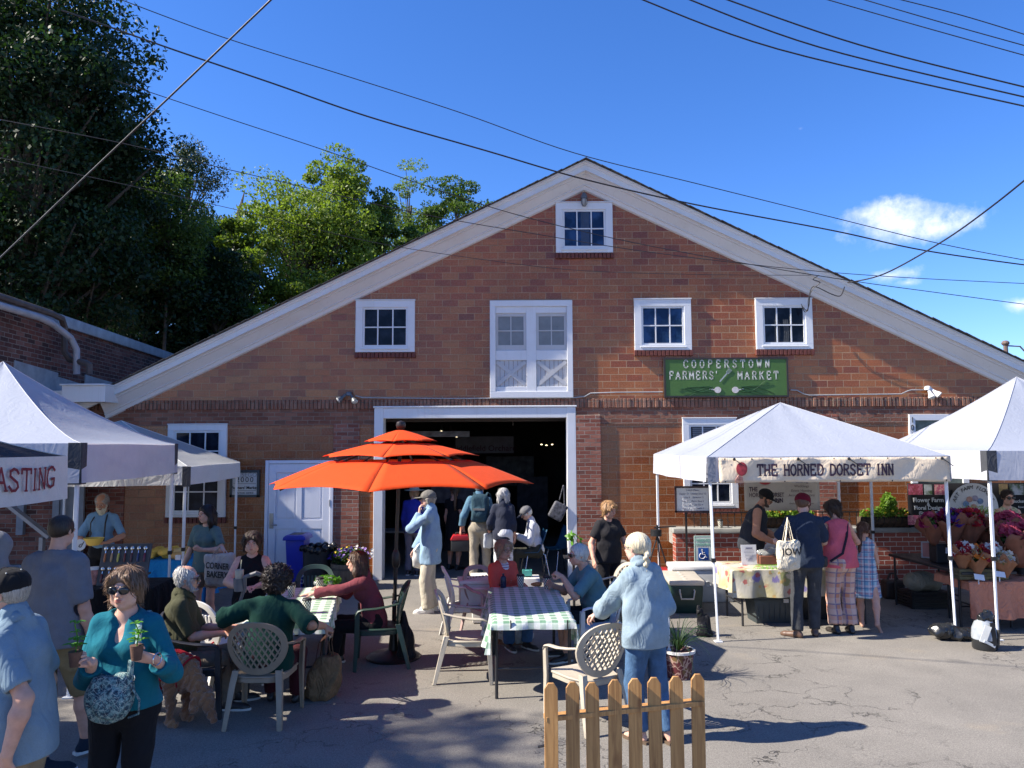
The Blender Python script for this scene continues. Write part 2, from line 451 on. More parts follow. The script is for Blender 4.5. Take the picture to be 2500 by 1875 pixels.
M_soffit = white_paint('pale painted sloping soffit', (.62, .61, .60), .6, .14)
M_doorwhite = white_paint('white painted door', (.66, .68, .74), .45, .08)
M_greypanel = white_paint('pale grey painted boards', (.46, .46, .46), .6, .2)
def glass_dark(name, c=(.012, .016, .03), rough=.06):
 t = NT(name)
 t.col(t.mix(t.rng(t.noise(2.5, 4, .6), .45, .6, 0, 1), c, tuple(x*2.2+.004 for x in c)))
 t.set(rough=rough, spec=.12); t.bump(t.noise(3, 2), .05, .02)
 return t.m
M_glass = glass_dark('dark window glass', (.006, .009, .016))
M_glass_blue = glass_dark('window glass with painted sky blue', (.010, .028, .07))  # sky reflection put into the glass base colour
M_curtain = cloth('striped curtain', (.045, .07, .12), rough=.6)
M_blind = mat('slatted blind', (.12, .14, .17), .6)
M_black = mat('black enamel', (.012, .012, .013), .45)
M_blackmatte = mat('black plastic', (.016, .016, .017), .65)
M_conduit = mat('galvanised conduit', (.36, .36, .36), .5, metal=.3)
M_roof = tile_mat('dark asphalt shingles', .33, .14, [(0, (.05, .05, .055)), (1, (.10, .095, .09))], (.03, .03, .03), .01, .9, .3, .01)
# ground
def asphalt():
 t = NT('old cracked asphalt')
 big = t.noise(.35, 6, .6); med = t.noise(2.3, 6, .6); fine = t.noise(95, 3, .6); grain = t.noise(240, 2, .5)
 c = t.ramp(big, [(.3, (.168, .153, .133)), (.5, (.20, .185, .163)), (.7, (.238, .22, .192))])
 c = t.mix(t.rng(med, .4, .72, 0, .55), c, (.15, .14, .125))
 sand = t.noise(.8, 5, .6, vec=t.map((1, 1.6, 1), loc=(4, 1.2, 0)))
 c = t.mix(t.rng(sand, .62, .74, 0, .55), c, (.26, .22, .165))
 c = t.mix(1, c, t.rng(fine, .3, .7, .60, 1.38), 'MULTIPLY')
 c = t.mix(1, c, t.rng(t.noise(38, 4, .7), .3, .7, .84, 1.16), 'MULTIPLY')
 c = t.mix(t.rng(grain, .62, .7, 0, .5), c, (.42, .39, .35))
 c = t.mix(t.rng(t.noise(150, 1), .68, .73, 0, .8), c, (.07, .068, .065))
 # oil spots
 c = t.mix(t.rng(t.noise(1.3, 3, .5, vec=t.map(loc=(7, 3, 0))), .69, .73, 0, .35), c, (.08, .078, .075))
 def crack(scale, w, loc, lo, hi, warp):
  nv = t.n('TexNoise'); nv.inputs['Scale'].default_value = scale*2.2; nv.inputs['Detail'].default_value = 5; nv.inputs['Roughness'].default_value = .65
  t.l(t.map(loc=loc), nv.inputs['Vector'])
  s1 = t.n('VectorMath', operation='SUBTRACT'); s1.inputs[1].default_value = (.5, .5, .5); t.l(nv.outputs[1], s1.inputs[0])
  s2 = t.n('VectorMath', operation='SCALE'); s2.inputs['Scale'].default_value = warp/scale; t.l(s1.outputs[0], s2.inputs[0])
  s3 = t.n('VectorMath', operation='ADD'); t.l(t.map(sc=(1, 1.25, 0), loc=loc), s3.inputs[0]); t.l(s2.outputs[0], s3.inputs[1])
  v = t.n('TexVoronoi', feature='DISTANCE_TO_EDGE'); v.inputs['Scale'].default_value = scale; t.l(s3.outputs[0], v.inputs['Vector'])
  line = t.rng(v.outputs['Distance'], w*.3, w, 1, 0)
  mask = t.rng(t.noise(.45, 3, .5, vec=t.map(loc=loc)), lo, hi, 0, 1)
  wid = t.rng(t.noise(3, 3), .35, .6, 0, 1)
  return t.math('MULTIPLY', t.math('MULTIPLY', line, mask, True), wid, True)
 k1 = crack(.42, .0068, (2.3, 0, 0), .44, .54, 1.0)
 k2 = crack(1.5, .018, (5.0, 1.7, 0), .50, .6, .8)
 kk = t.math('MAXIMUM', k1, k2)
 c = t.mix(t.math('MULTIPLY', kk, .85), c, (.035, .033, .03))
 t.col(c); t.set(rough=t.rng(med, .3, .7, .82, .95), spec=.25)
 h = t.math('ADD', t.math('MULTIPLY', fine, .5), t.math('SUBTRACT', t.math('MULTIPLY', grain, .35), t.math('MULTIPLY', kk, 1.6)))
 t.bump(h, .55, .006)
 return t.m
mb = MB()
def gz(x, y): return .0 + (.012*math.sin(x*.9+1)*math.sin(y*.7) if 3 < y < 13.5 and abs(x) < 9 else 0)
mb.grid(lambda u, v: (-12+24*u, -2+17*v, 0), 1, 1)
g = MB(); g.grid(lambda u, v: (-400+800*u, -300+900*v, 0), 1, 1)
tag(g.build('ground', asphalt()), kind='structure')
# the market building
AX, AZ = W(1426, 445, WALLY).x, W(1426, 445, WALLY).z          # wall apex
SL = .482
XL, XR = W(205, 990, WALLY).x, AX + (AX - W(205, 990, WALLY).x)*1.02
LEDGE = W(1300, 974, WALLY).z
bld = thing('market_building', 'long brown tiled market hall with a wide white trimmed gable and an open garage door', 'building', (AX, WALLY, 0))
def gzr(x): return AZ - abs(x-AX)*SL
DOPX0, DOPX1 = W(932, 1100, WALLY).x, W(1388, 1100, WALLY).x
DTOP = W(1150, 1018, WALLY).z
BZ = W(1300, 1036, WALLY).z                                     # underside of the brick band
T = .30
def wallprism(mbx, poly, y0, y1):
 mbx.prism(poly, lambda u, v, w: (u, y0+w, v), y1-y0)
up = MB()
e_l = AX-(AZ-LEDGE)/SL; e_r = AX+(AZ-LEDGE)/SL
wallprism(up, [(e_l, LEDGE), (e_r, LEDGE), (AX, AZ)], WALLY, WALLY+T)
up.build('upper_wall', M_tile, bld, True)
lw = MB()
WL = W(212, 1100, WALLY).x; WR = e_r+.35
lw.bb(WL, DOPX0, WALLY+.002, WALLY+T, 0, BZ); lw.bb(DOPX1, WR, WALLY+.002, WALLY+T, 0, BZ)
lw.build('lower_wall', M_tile_low, bld, True)
bd = MB()
bd.bb(WL-.01, DOPX0, WALLY-.012, WALLY+T, BZ, LEDGE-.17); bd.bb(DOPX1, WR, WALLY-.012, WALLY+T, BZ, LEDGE-.17)
bd.bb(DOPX0, DOPX1, WALLY-.012, WALLY+T, DTOP, LEDGE-.17)
bd.build('brick_band', M_brick_dark, bld, True)
sd = MB()
# each upright brick of the projecting course is its own slightly irregular block
x = WL-.02
while x < WR:
 w = .072+rnd.uniform(-.004, .004); j = rnd.uniform(-.006, .008)
 sd.box((x+w/2, WALLY-.035+j+.15, LEDGE-.085+rnd.uniform(-.003, .003)), (w-.012, .3, .168+rnd.uniform(-.006, .004)), rotm(0, rnd.uniform(-.03, .03), 0))
 x += w
sd.bb(WL-.02, WR, WALLY-.015, WALLY+T-.02, LEDGE-.166, LEDGE-.006)
sd.build('upright_brick_course', M_soldier, bld, True, bevel=.006)
def pilaster(px0, px1, ztop, dy=.05, name='pilaster'):
 m = MB(); a, b = W(px0, 1200, WALLY).x, W(px1, 1200, WALLY).x
 m.bb(a, b, WALLY-dy, WALLY+.1, 0, ztop)
 return m.build(name, M_brick, bld, True, bevel=.006)
pilaster(813, 877, BZ+.03, .028); pilaster(1408, 1468, LEDGE-.30, .05); pilaster(1993, 2050, LEDGE-.32, .05); pilaster(214, 304, BZ-.01, .03)
# garage door frame
fr = MB(); fy = WALLY-.05
fx0, fx1 = W(914, 1100, WALLY).x, W(1406, 1100, WALLY).x
ftop = W(1150, 995, WALLY).z
fr.bb(fx0, DOPX0+.03, fy, WALLY+.25, 0, ftop); fr.bb(DOPX1-.03, fx1, fy, WALLY+.25, 0, ftop)
fr.bb(DOPX0+.03, DOPX1-.03, fy+.004, WALLY+.25, DTOP-.02, ftop-.004)
fr.bb(fx0-.02, fx1+.02, fy-.02, WALLY, ftop, ftop+.03)
fr.build('garage_door_frame', M_white, bld, True, bevel=.006)
# gable trim: fascia with crown and a sloping soffit back to the wall
def rake(side):
 # (dz below the roof line, y)
 fas = [(.30, WALLY-.285), (.30, WALLY-.35), (.272, WALLY-.35), (.262, WALLY-.325), (.235, WALLY-.315), (.228, WALLY-.298), (.145, WALLY-.295), (.14, WALLY-.305), (.125, WALLY-.305), (.122, WALLY-.26), (.30, WALLY-.26)]
 sof = [(.135, WALLY-.262), (.085, WALLY-.235), (.075, WALLY-.20), (.015, WALLY-.02), (-.17, WALLY+.0), (-.17, WALLY+.02), (.05, WALLY+.02)]
 sof = [(.125, WALLY-.262), (.10, WALLY-.225), (.085, WALLY-.225), (.075, WALLY-.20), (-.06, WALLY-.085), (-.07, WALLY-.095), (-.085, WALLY-.09), (-.09, WALLY-.07), (-.155, WALLY-.045), (-.175, WALLY-.004), (.30, WALLY-.004)]
 for prof, nm, m_, xe in ((fas, 'fascia_board', M_white, XL-AX if side < 0 else XR-AX), (sof, 'soffit', M_soffit, (W(262, 985, WALLY).x-AX) if side < 0 else XR-AX)):
  k = MB(); n = len(prof); vs = []
  for X in (0, xe):
   for dz, y in prof: vs.append((AX+X, y, AZ-abs(X)*SL+dz))
  fs = [(i, (i+1) % n, n+(i+1) % n, n+i) for i in range(n)] + [tuple(range(n))[::-1], tuple(range(n, 2*n))]
  k.add(vs, fs); k.build(nm, m_, bld, True)
rake(-1); rake(1)
rf = MB()
for sgn, xe in ((-1, XL-.12-AX), (1, XR+.1-AX)):
 vs = []
 for y in (WALLY-.37, WALLY+16):
  for X in (0, xe):
   z = AZ-abs(X)*SL
   vs += [(AX+X, y, z+.301), (AX+X, y, z+.312)]
 rf.add(vs, [(0, 1, 3, 2), (4, 6, 7, 5), (0, 4, 5, 1), (2, 3, 7, 6), (0, 2, 6, 4), (1, 5, 7, 3)])
 # ragged shingle butts along the verge
 L = math.hypot(xe, xe*SL); k = int(L/.16)
 for i in range(k):
  t_ = (i+.5)/k; X = xe*t_
  rf.box((AX+X, WALLY-.30, AZ-abs(X)*SL+.317+rnd.uniform(-.004, .006)), (.17, .20+rnd.uniform(0, .05), .010), rotm(0, math.atan(SL)*(1 if sgn > 0 else -1)+(.05 if sgn > 0 else -.05), 0))
rf.build('roof', M_roof, bld, True)
rest = MB()
rest.bb(WL, WL+.25, WALLY+T, WALLY+15, 0, gzr(WL)+.2); rest.bb(WR-.25, WR, WALLY+T, WALLY+15, 0, 3.0); rest.bb(WL, WR, WALLY+15, WALLY+15.3, 0, 3)
rest.build('side_wall', M_brick, bld, True)
# gutter box at the left eave
gb = MB(); a = W(160, 948, WALLY-.5); b = W(266, 938, WALLY-.5)
gb.bb(a.x, b.x, WALLY-.62, WALLY+.5, b.z-.32, b.z-.03); gb.bb(a.x-.02, b.x+.01, WALLY-.66, WALLY+.55, b.z-.03, b.z+.0)
gb.bb(a.x-1.4, a.x-.01, WALLY-.5, WALLY+.5, b.z-.42, b.z-.11)
gb.build('gutter_box', M_white, bld, True, bevel=.005)
# windows ---------------------------------------------------------
def window(px0, py0, px1, py1, cols, rows, glass, sill=True, fw=.13, kind='small', y=WALLY):
 A, B_ = W(px0, py0, y), W(px1, py1, y)
 x0, x1, z1, z0 = A.x, B_.x, A.z, B_.z
 f = MB()
 f.bb(x0, x1, y-.055, y+.02, z1-fw, z1); f.bb(x0, x1, y-.055, y+.02, z0, z0+fw*.75)
 f.bb(x0, x0+fw, y-.055, y+.02, z0+fw*.75, z1-fw); f.bb(x1-fw, x1, y-.055, y+.02, z0+fw*.75, z1-fw)
 f.bb(x0-.01, x1+.01, y-.07, y, z1, z1+.018)
 f.bb(x0+fw*.75, x1-fw*.75, y-.075, y-.05, z0+fw*.35, z0+fw*.5)
 w = f.build('window', M_white, bld, True, bevel=.004)
 ix0, ix1, iz0, iz1 = x0+fw, x1-fw, z0+fw*.75, z1-fw
 s = MB(); sw = .035
 s.bb(ix0, ix1, y-.035, y, iz1-sw, iz1); s.bb(ix0, ix1, y-.035, y, iz0, iz0+sw); s.bb(ix0, ix0+sw, y-.035, y, iz0+sw, iz1-sw); s.bb(ix1-sw, ix1, y-.035, y, iz0+sw, iz1-sw)
 for i in range(1, cols):
  xx = ix0+(ix1-ix0)*i/cols; s.bb(xx-.011, xx+.011, y-.03, y, iz0+sw, iz1-sw)
 for i in range(1, rows):
  zz = iz0+(iz1-iz0)*i/rows
  ww = .028 if (kind == 'tall' and i == rows//2) else .011
  s.bb(ix0+sw, ix1-sw, y-.032, y, zz-ww, zz+ww)
 s.build('sash', M_white, bld, True).parent = w
 p = MB(); p.bb(ix0+.01, ix1-.01, y-.014, y-.006, iz0+.01, iz1-.01)
 p.build('pane', glass, bld, True).parent = w
 w_loc = (x0, x1, z0, z1)
 for ch in w.children: ch.matrix_parent_inverse = Matrix()
 if sill:
  q = MB(); n = int((x1-x0+.04)/.072)
  for i in range(n):
   q.box((x0-.02+(i+.5)*(x1-x0+.04)/n, y-.02, z0-.055+rnd.uniform(-.003, .003)), ((x1-x0+.04)/n-.012, .09, .10), rotm(.0, rnd.uniform(-.02, .02), 0))
  q.bb(x0-.01, x1+.01, y-.03, y+.02, z0-.10, z0-.008)
  sl = q.build('brick_sill', M_sillb, bld, True, bevel=.004)
 return w, w_loc
M_sillb = mat('dark red sill brick', (.13, .035, .025), .8, .3, 25, .4, 70)
_w1 = window(870, 735, 1013, 860, 3, 2, M_glass)[0]
_w2 = window(1356, 497, 1496, 618, 3, 2, M_glass_blue)[0]
_w3 = window(1547, 732, 1688, 855, 3, 2, M_glass_blue)[0]
_w4 = window(1842, 731, 1984, 853, 3, 2, M_glass)[0]
window(413, 1037, 551, 1262, 3, 4, M_glass, kind='tall', fw=.115)
window(1665, 1022, 1802, 1240, 3, 4, M_glass, kind='tall', fw=.115)
# curtains and blinds just behind the panes
cu = MB(); a = W(1418, 560, WALLY)
cu.grid(lambda u, v: (a.x-.0+.16*u, WALLY-.0155+.0012*math.sin(u*22), a.z-.38+.70*v), 16, 2)
cu.build('curtain', M_curtain, bld, True)
for xx in (1888, 1910):
 cu = MB(); a = W(xx, 800, WALLY)
 cu.grid(lambda u, v: (a.x+.10*u+.02*math.sin(v*3), WALLY-.0155+.0012*math.sin(u*19), a.z-.3+.45*v), 12, 3)
 cu.build('curtain', cloth('pale net curtain', (.05, .055, .06)), bld, True)
bl = MB(); a = W(1690, 1046, WALLY); b = W(1777, 1120, WALLY)
for i in range(16):
 z = a.z-(a.z-b.z)*i/15; bl.box(((a.x+b.x)/2, WALLY-.017, z), (b.x-a.x, .004, .030), rotm(.12, 0, 0))
bl.build('window_blind', M_blind, bld, True)
# hay door --------------------------------------------------------
A, B_ = W(1196, 735, WALLY), W(1399, 971, WALLY)
x0, x1, z1, z0 = A.x, B_.x, A.z, B_.z; fw = .115; xm = (x0+x1)/2; y = WALLY
f = MB()
f.bb(x0, x1, y-.07, y+.02, z1-fw, z1); f.bb(x0, x1, y-.07, y+.02, z0, z0+fw)
f.bb(x0, x0+fw*.9, y-.07, y+.02, z0+fw, z1-fw); f.bb(x1-fw*.9, x1, y-.07, y+.02, z0+fw, z1-fw)
hd = f.build('hay_door', M_white, bld, True, bevel=.005)
f = MB(); zm = z0+(z1-z0)*.435
f.bb(xm-.09, xm+.09, y-.045, y, z0+fw, z1-fw)
for sx in (0, 1):
 p0 = x0+fw*.9 if sx == 0 else xm+.09; p1 = xm-.09 if sx == 0 else x1-fw*.9
 f.bb(p0, p1, y-.043, y, zm-.09, zm+.09); f.bb(p0, p1, y-.043, y, z0+fw, z0+fw+.09); f.bb(p0, p1, y-.043, y, z1-fw-.12, z1-fw)
f.build('door_frame', M_white, bld, True, bevel=.004)
f = MB()
for sx in (0, 1):
 p0 = x0+fw*.9 if sx == 0 else xm+.09; p1 = xm-.09 if sx == 0 else x1-fw*.9
 lz0, lz1 = z0+fw+.09, zm-.09
 n = 7
 for i in range(n): f.bb(p0+(p1-p0)*i/n+.003, p0+(p1-p0)*(i+1)/n-.003, y-.018, y-.002, lz0, lz1)
 for s in (-1, 1):
  a = (p0+.02, y-.026, lz0+.03 if s < 0 else lz1-.03); b = (p1-.02, y-.026+(.003*s), lz1-.03 if s < 0 else lz0+.03)
  f.bar(a, b, .07, .02, up=(0, 1, 0))
f.build('cross_braced_panel', M_greypanel, bld, True)
f = MB()
for sx in (0, 1):
 p0 = x0+fw*.9 if sx == 0 else xm+.09; p1 = xm-.09 if sx == 0 else x1-fw*.9
 uz0, uz1 = zm+.09, z1-fw-.12
 for q in ((p0, p0+.05, uz0, uz1), (p1-.05, p1, uz0, uz1), (p0+.05, p1-.05, uz1-.06, uz1), (p0+.05, p1-.05, uz0, uz0+.1)): f.bb(q[0], q[1], y-.024, y, q[2], q[3])
 f.bb((p0+p1)/2-.01, (p0+p1)/2+.01, y-.02, y, uz0+.1, uz1-.06); f.bb(p0+.05, p1-.05, y-.021, y, (uz0+uz1)/2+.01, (uz0+uz1)/2+.03)
f.build('door_sash', M_greypanel, bld, True)
f = MB()
for sx in (0, 1):
 p0 = x0+fw*.9 if sx == 0 else xm+.09; p1 = xm-.09 if sx == 0 else x1-fw*.9
 f.bb(p0+.03, p1-.03, y-.010, y-.004, zm+.12, z1-fw-.15)
f.build('door_pane', mat('dusty glass behind mesh', (.17, .18, .185), .35), bld, True)
# side door, lower left -------------------------------------------
A, B_ = W(650, 1124, WALLY), W(812, 1405, WALLY)
x0, x1, z1, z0 = A.x, B_.x, A.z, 0.02
f = MB(); f.bb(x0, x0+.06, y-.05, y+.02, z0, z1); f.bb(x1-.06, x1, y-.05, y+.02, z0, z1); f.bb(x0+.06, x1-.06, y-.05, y+.02, z1-.06, z1)
dr = f.build('door', M_doorwhite, bld, True, bevel=.005)
a0, a1 = x0+.065, x1-.065; dz1 = z1-.065
f = MB(); xm = (a0+a1)/2
st = .13
zr = [z0, z0+.22, .92, 1.08, dz1-.16, dz1]
f.bb(a0, a0+st, y-.035, y, z0, dz1); f.bb(a1-st, a1, y-.035, y, z0, dz1); f.bb(xm-.05, xm+.05, y-.034, y, z0+.22, dz1-.16)
for (q0, q1) in ((z0, z0+.22), (.92, 1.08), (dz1-.16, dz1)): f.bb(a0+st, a1-st, y-.0345, y, q0, q1)
for q0, q1 in ((z0+.22, .92), (1.08, dz1-.16)):
 for s0, s1 in ((a0+st, xm-.05), (xm+.05, a1-st)):
  f.bb(s0, s1, y-.012, y-.002, q0, q1); f.box(((s0+s1)/2, y-.018, (q0+q1)/2), (s1-s0-.07, .016, q1-q0-.07))
f.build('door_leaf', M_doorwhite, dr, bevel=.004).matrix_parent_inverse = Matrix()
for ch in list(dr.children):   # geometry was given in world coordinates
 ch.data.transform(Matrix.Translation((-AX, -WALLY, 0)))
f = MB(); f.bb(a0+.03, a0+.10, y-.05, y-.035, .93, 1.2); f.tube([(a0+.065, y-.05, 1.0), (a0+.065, y-.09, 1.0), (a0+.18, y-.095, .995)], .012, 8)
h = f.build('handle', mat('brushed steel', (.35, .35, .36), .35, metal=.9), bld, True); h.parent = dr
f = MB(); f.tube([(a1+.005, y-.045, 1.32), (a1+.005, y-.045, 1.44)], .012, 8)
h = f.build('hinge', mat('brushed steel', (.35, .35, .36), .35, metal=.9), bld, True); h.parent = dr
# glazed door 101, right ------------------------------------------
A, B_ = W(2216, 1012, WALLY), W(2359, 1100, WALLY)
x0, x1, z1 = A.x, B_.x, A.z
f = MB(); f.bb(x0, x0+.11, y-.05, y+.02, 1.0, z1-.11); f.bb(x1-.11, x1, y-.05, y+.02, 1.0, z1-.11); f.bb(x0, x1, y-.05, y+.02, z1-.11, z1)
zt = W(2280, 1068, WALLY).z; f.bb(x0+.11, x1-.11, y-.045, y, zt-.09, zt)
ed = f.build('entrance_door', M_white, bld, True, bevel=.004)
f = MB(); f.bb(x0+.11, x1-.11, y-.02, y-.005, zt, z1-.11); f.bb(x0+.11, x1-.11, y-.02, y-.005, 1.0, zt-.09)
p = f.build('pane', glass_dark('greenish door glass', (.075, .09, .08), .12), bld, True); p.parent = ed
for k, (ch, yy) in enumerate((('1', 1026), ('0', 1045), ('1', 1064))):
 a = W(2224, yy, WALLY)
 o = text(ch, .15, M_black, ed, (a.x-AX, -.056, a.z), depth=.003, name='house_number', sx=.85)
# interior --------------------------------------------------------
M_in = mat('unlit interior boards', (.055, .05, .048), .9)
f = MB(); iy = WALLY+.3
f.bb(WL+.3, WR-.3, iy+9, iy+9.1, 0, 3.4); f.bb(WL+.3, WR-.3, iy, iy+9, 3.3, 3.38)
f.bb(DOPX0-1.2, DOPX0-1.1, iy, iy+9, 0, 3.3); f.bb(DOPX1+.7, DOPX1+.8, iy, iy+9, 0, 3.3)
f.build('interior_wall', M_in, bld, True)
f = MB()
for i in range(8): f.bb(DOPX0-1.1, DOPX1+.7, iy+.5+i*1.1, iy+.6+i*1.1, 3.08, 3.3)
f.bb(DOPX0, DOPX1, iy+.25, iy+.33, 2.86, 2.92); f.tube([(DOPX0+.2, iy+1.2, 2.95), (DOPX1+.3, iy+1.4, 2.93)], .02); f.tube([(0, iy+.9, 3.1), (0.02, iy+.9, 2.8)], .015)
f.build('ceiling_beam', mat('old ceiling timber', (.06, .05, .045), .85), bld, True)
# stone blocks at the door jamb foot
f = MB(); a = W(1520, 1400, WALLY-.1)
f.bb(DOPX1+.15, DOPX1+1.0, WALLY-.25, WALLY+.0, 0, .34)
f.build('stone_step', mat('grey concrete', (.24, .23, .21), .9, .25, 8, .4, 50), bld, True, bevel=.02)
# neighbour on the left
nb = thing('brick_warehouse', 'old dark red brick warehouse wall with a grey metal coping beside the market hall', 'building', (-9, 15, 0))
def NW(px, py, d): return W(px, py, d)
P0, P1 = W(-90, 676, 11.3), W(425, 861, 20.5)
ztop = 4.86
f = MB(); dx = P1.x-P0.x; dy = P1.y-P0.y; nrm = Vector((dy, -dx, 0)).normalized()
def NP(t, z, off=0): return (P0.x+dx*t+nrm.x*off, P0.y+dy*t+nrm.y*off, z)
f.prism([(0, 3.1), (1, 3.1), (1, ztop), (0, ztop)], lambda u, v, w: NP(u, v, -w), .3)
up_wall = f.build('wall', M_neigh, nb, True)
M_coping = mat('dull zinc flashing', (.30, .33, .36), .5, .3, 4, .1, 30, metal=.35)
f = MB(); f.prism([(0, ztop-.19), (1, ztop-.19), (1, ztop+.02), (0, ztop+.02)], lambda u, v, w: NP(u, v, .06-w), .42)
f.build('coping', M_coping, nb, True, bevel=.01)
f = MB()
for a, b, z0_, z1_ in ((0, .16, 3.2, 3.75), (.16, .32, 3.2, 3.86), (.32, .44, 3.2, 3.72), (.44, .62, 3.2, 3.86), (.62, .82, 3.2, 3.66), (.82, 1.0, 3.2, 3.98)):
 f.prism([(a, z0_), (b, z0_), (b, z1_-.07), (a, z1_)], lambda u, v, w: NP(u, v, .02-w), .02)
f.build('flashing', M_coping, nb, True)
f = MB(); f.add([(-15, 10.6, 3.0), (-7.75, 13.4, 2.95), (-7.9, 22, 3.30), (-9.2, 22, 3.55), (P0.x-1, P0.y-.5, 3.42)], [(0, 1, 2, 3, 4)])
f.build('low_roof', mat('black rolled roofing', (.022, .024, .03), .9, .3, 3), nb, True, thick=.05)
f = MB()
pp = [W(-20, 745, 11.9), W(90, 778, 13.0), W(120, 792, 13.4), W(165, 826, 14.0), W(180, 855, 14.1), W(180, 915, 14.1)]
f.tube([(p.x+.12, p.y-.12, p.z) for p in pp], .058, 10)
f.build('vent_pipe', mat('pale painted pipe', (.30, .30, .32), .5), nb, True, smooth=40)
f = MB(); pp = [W(-20, 722, 12.0), W(120, 768, 13.6), W(145, 780, 14), W(152, 800, 14.2), W(152, 860, 14.2), W(165, 880, 14.2), W(205, 888, 14.0), W(212, 892, 14.0), W(212, 915, 14.0)]
f.tube([(p.x+.1, p.y-.1, p.z) for p in pp], .06, 8)
f.build('drain_pipe', mat('rusty brown pipe', (.09, .07, .06), .7, .4), nb, True, smooth=40)
# ground-floor front of the same building
f = MB(); f.bb(-16, WL-.03, 13.55, 13.85, 0, 3.05)
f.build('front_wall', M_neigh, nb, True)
f = MB(); a, b = W(25, 1200, 13.5), W(58, 1290, 13.5)
f.bb(a.x-.6, a.x-.45, 13.47, 13.55, .9, 2.7); f.bb(b.x-.12, b.x, 13.47, 13.55, .9, 2.7); f.bb(W(132, 1200, 13.5).x, W(148, 1200, 13.5).x, 13.47, 13.55, .1, 2.7); f.bb(W(148, 1200, 13.5).x, W(205, 1200, 13.5).x, 13.5, 13.549, .1, 2.7)
f.build('window_frame', mat('grey blue painted wood', (.16, .18, .21), .6), nb, True)
# stair with a sloping handrail beside it
st = thing('handrail', 'dark steel angle handrail sloping down in front of the shaded brick wall', 'handrail', (W(60, 1300, 12.4).x, 12.4, 0))
f = MB(); a, b = W(-30, 1192, 12.2), W(122, 1312, 12.2)
f.bar(a, b, .05, .12, up=(0, 1, 0)); f.bar((b.x-.12, 12.2, b.z), (b.x-.12, 12.2, 0), .08, .06); f.bar((a.x, 12.2, a.z), (a.x, 12.2, 0), .06, .06)
f.build('rail', mat('worn grey steel', (.24, .24, .25), .5), st, True)
# far building at the right edge
fb = thing('brick_annex', 'small orange brick building with a green roof edge seen past the right eave', 'building', (W(2490, 880, 24).x, 24, 0))
f = MB(); a = W(2446, 905, 24); f.bb(a.x, a.x+8, 24, 28, 0, W(2446, 893, 24).z)
f.build('wall', tile_mat('orange brick', .22, .08, [(0, (.32, .11, .07)), (1, (.45, .19, .13))], (.4, .34, .3), .014, .85, .3, .01), fb, True)
f = MB(); f.bb(a.x-.1, a.x+8, 23.9, 28, W(2446, 893, 24).z, W(2446, 884, 24).z)
f.build('roof_edge', mat('green metal edge', (.06, .12, .08), .5), fb, True)
f = MB(); a = W(2457, 880, 18.5)
f.tube([(a.x, 18.5, a.z-2), (a.x, 18.5, a.z+.38)], .05, 8); f.ell((a.x, 18.5, a.z+.42), (.09, .09, .07)); f.tube([(a.x, 18.5, a.z+.36), (a.x+.35, 18.5, a.z+.34), (a.x+.6, 18.5, a.z+.05)], .018, 6)
tag(f.build('service_mast', mat('rusty mast pipe', (.13, .09, .075), .7), None, loc=(a.x, 18.5, a.z-2)), 'rusty electrical mast with a weather head poking up behind the right eave', 'mast')
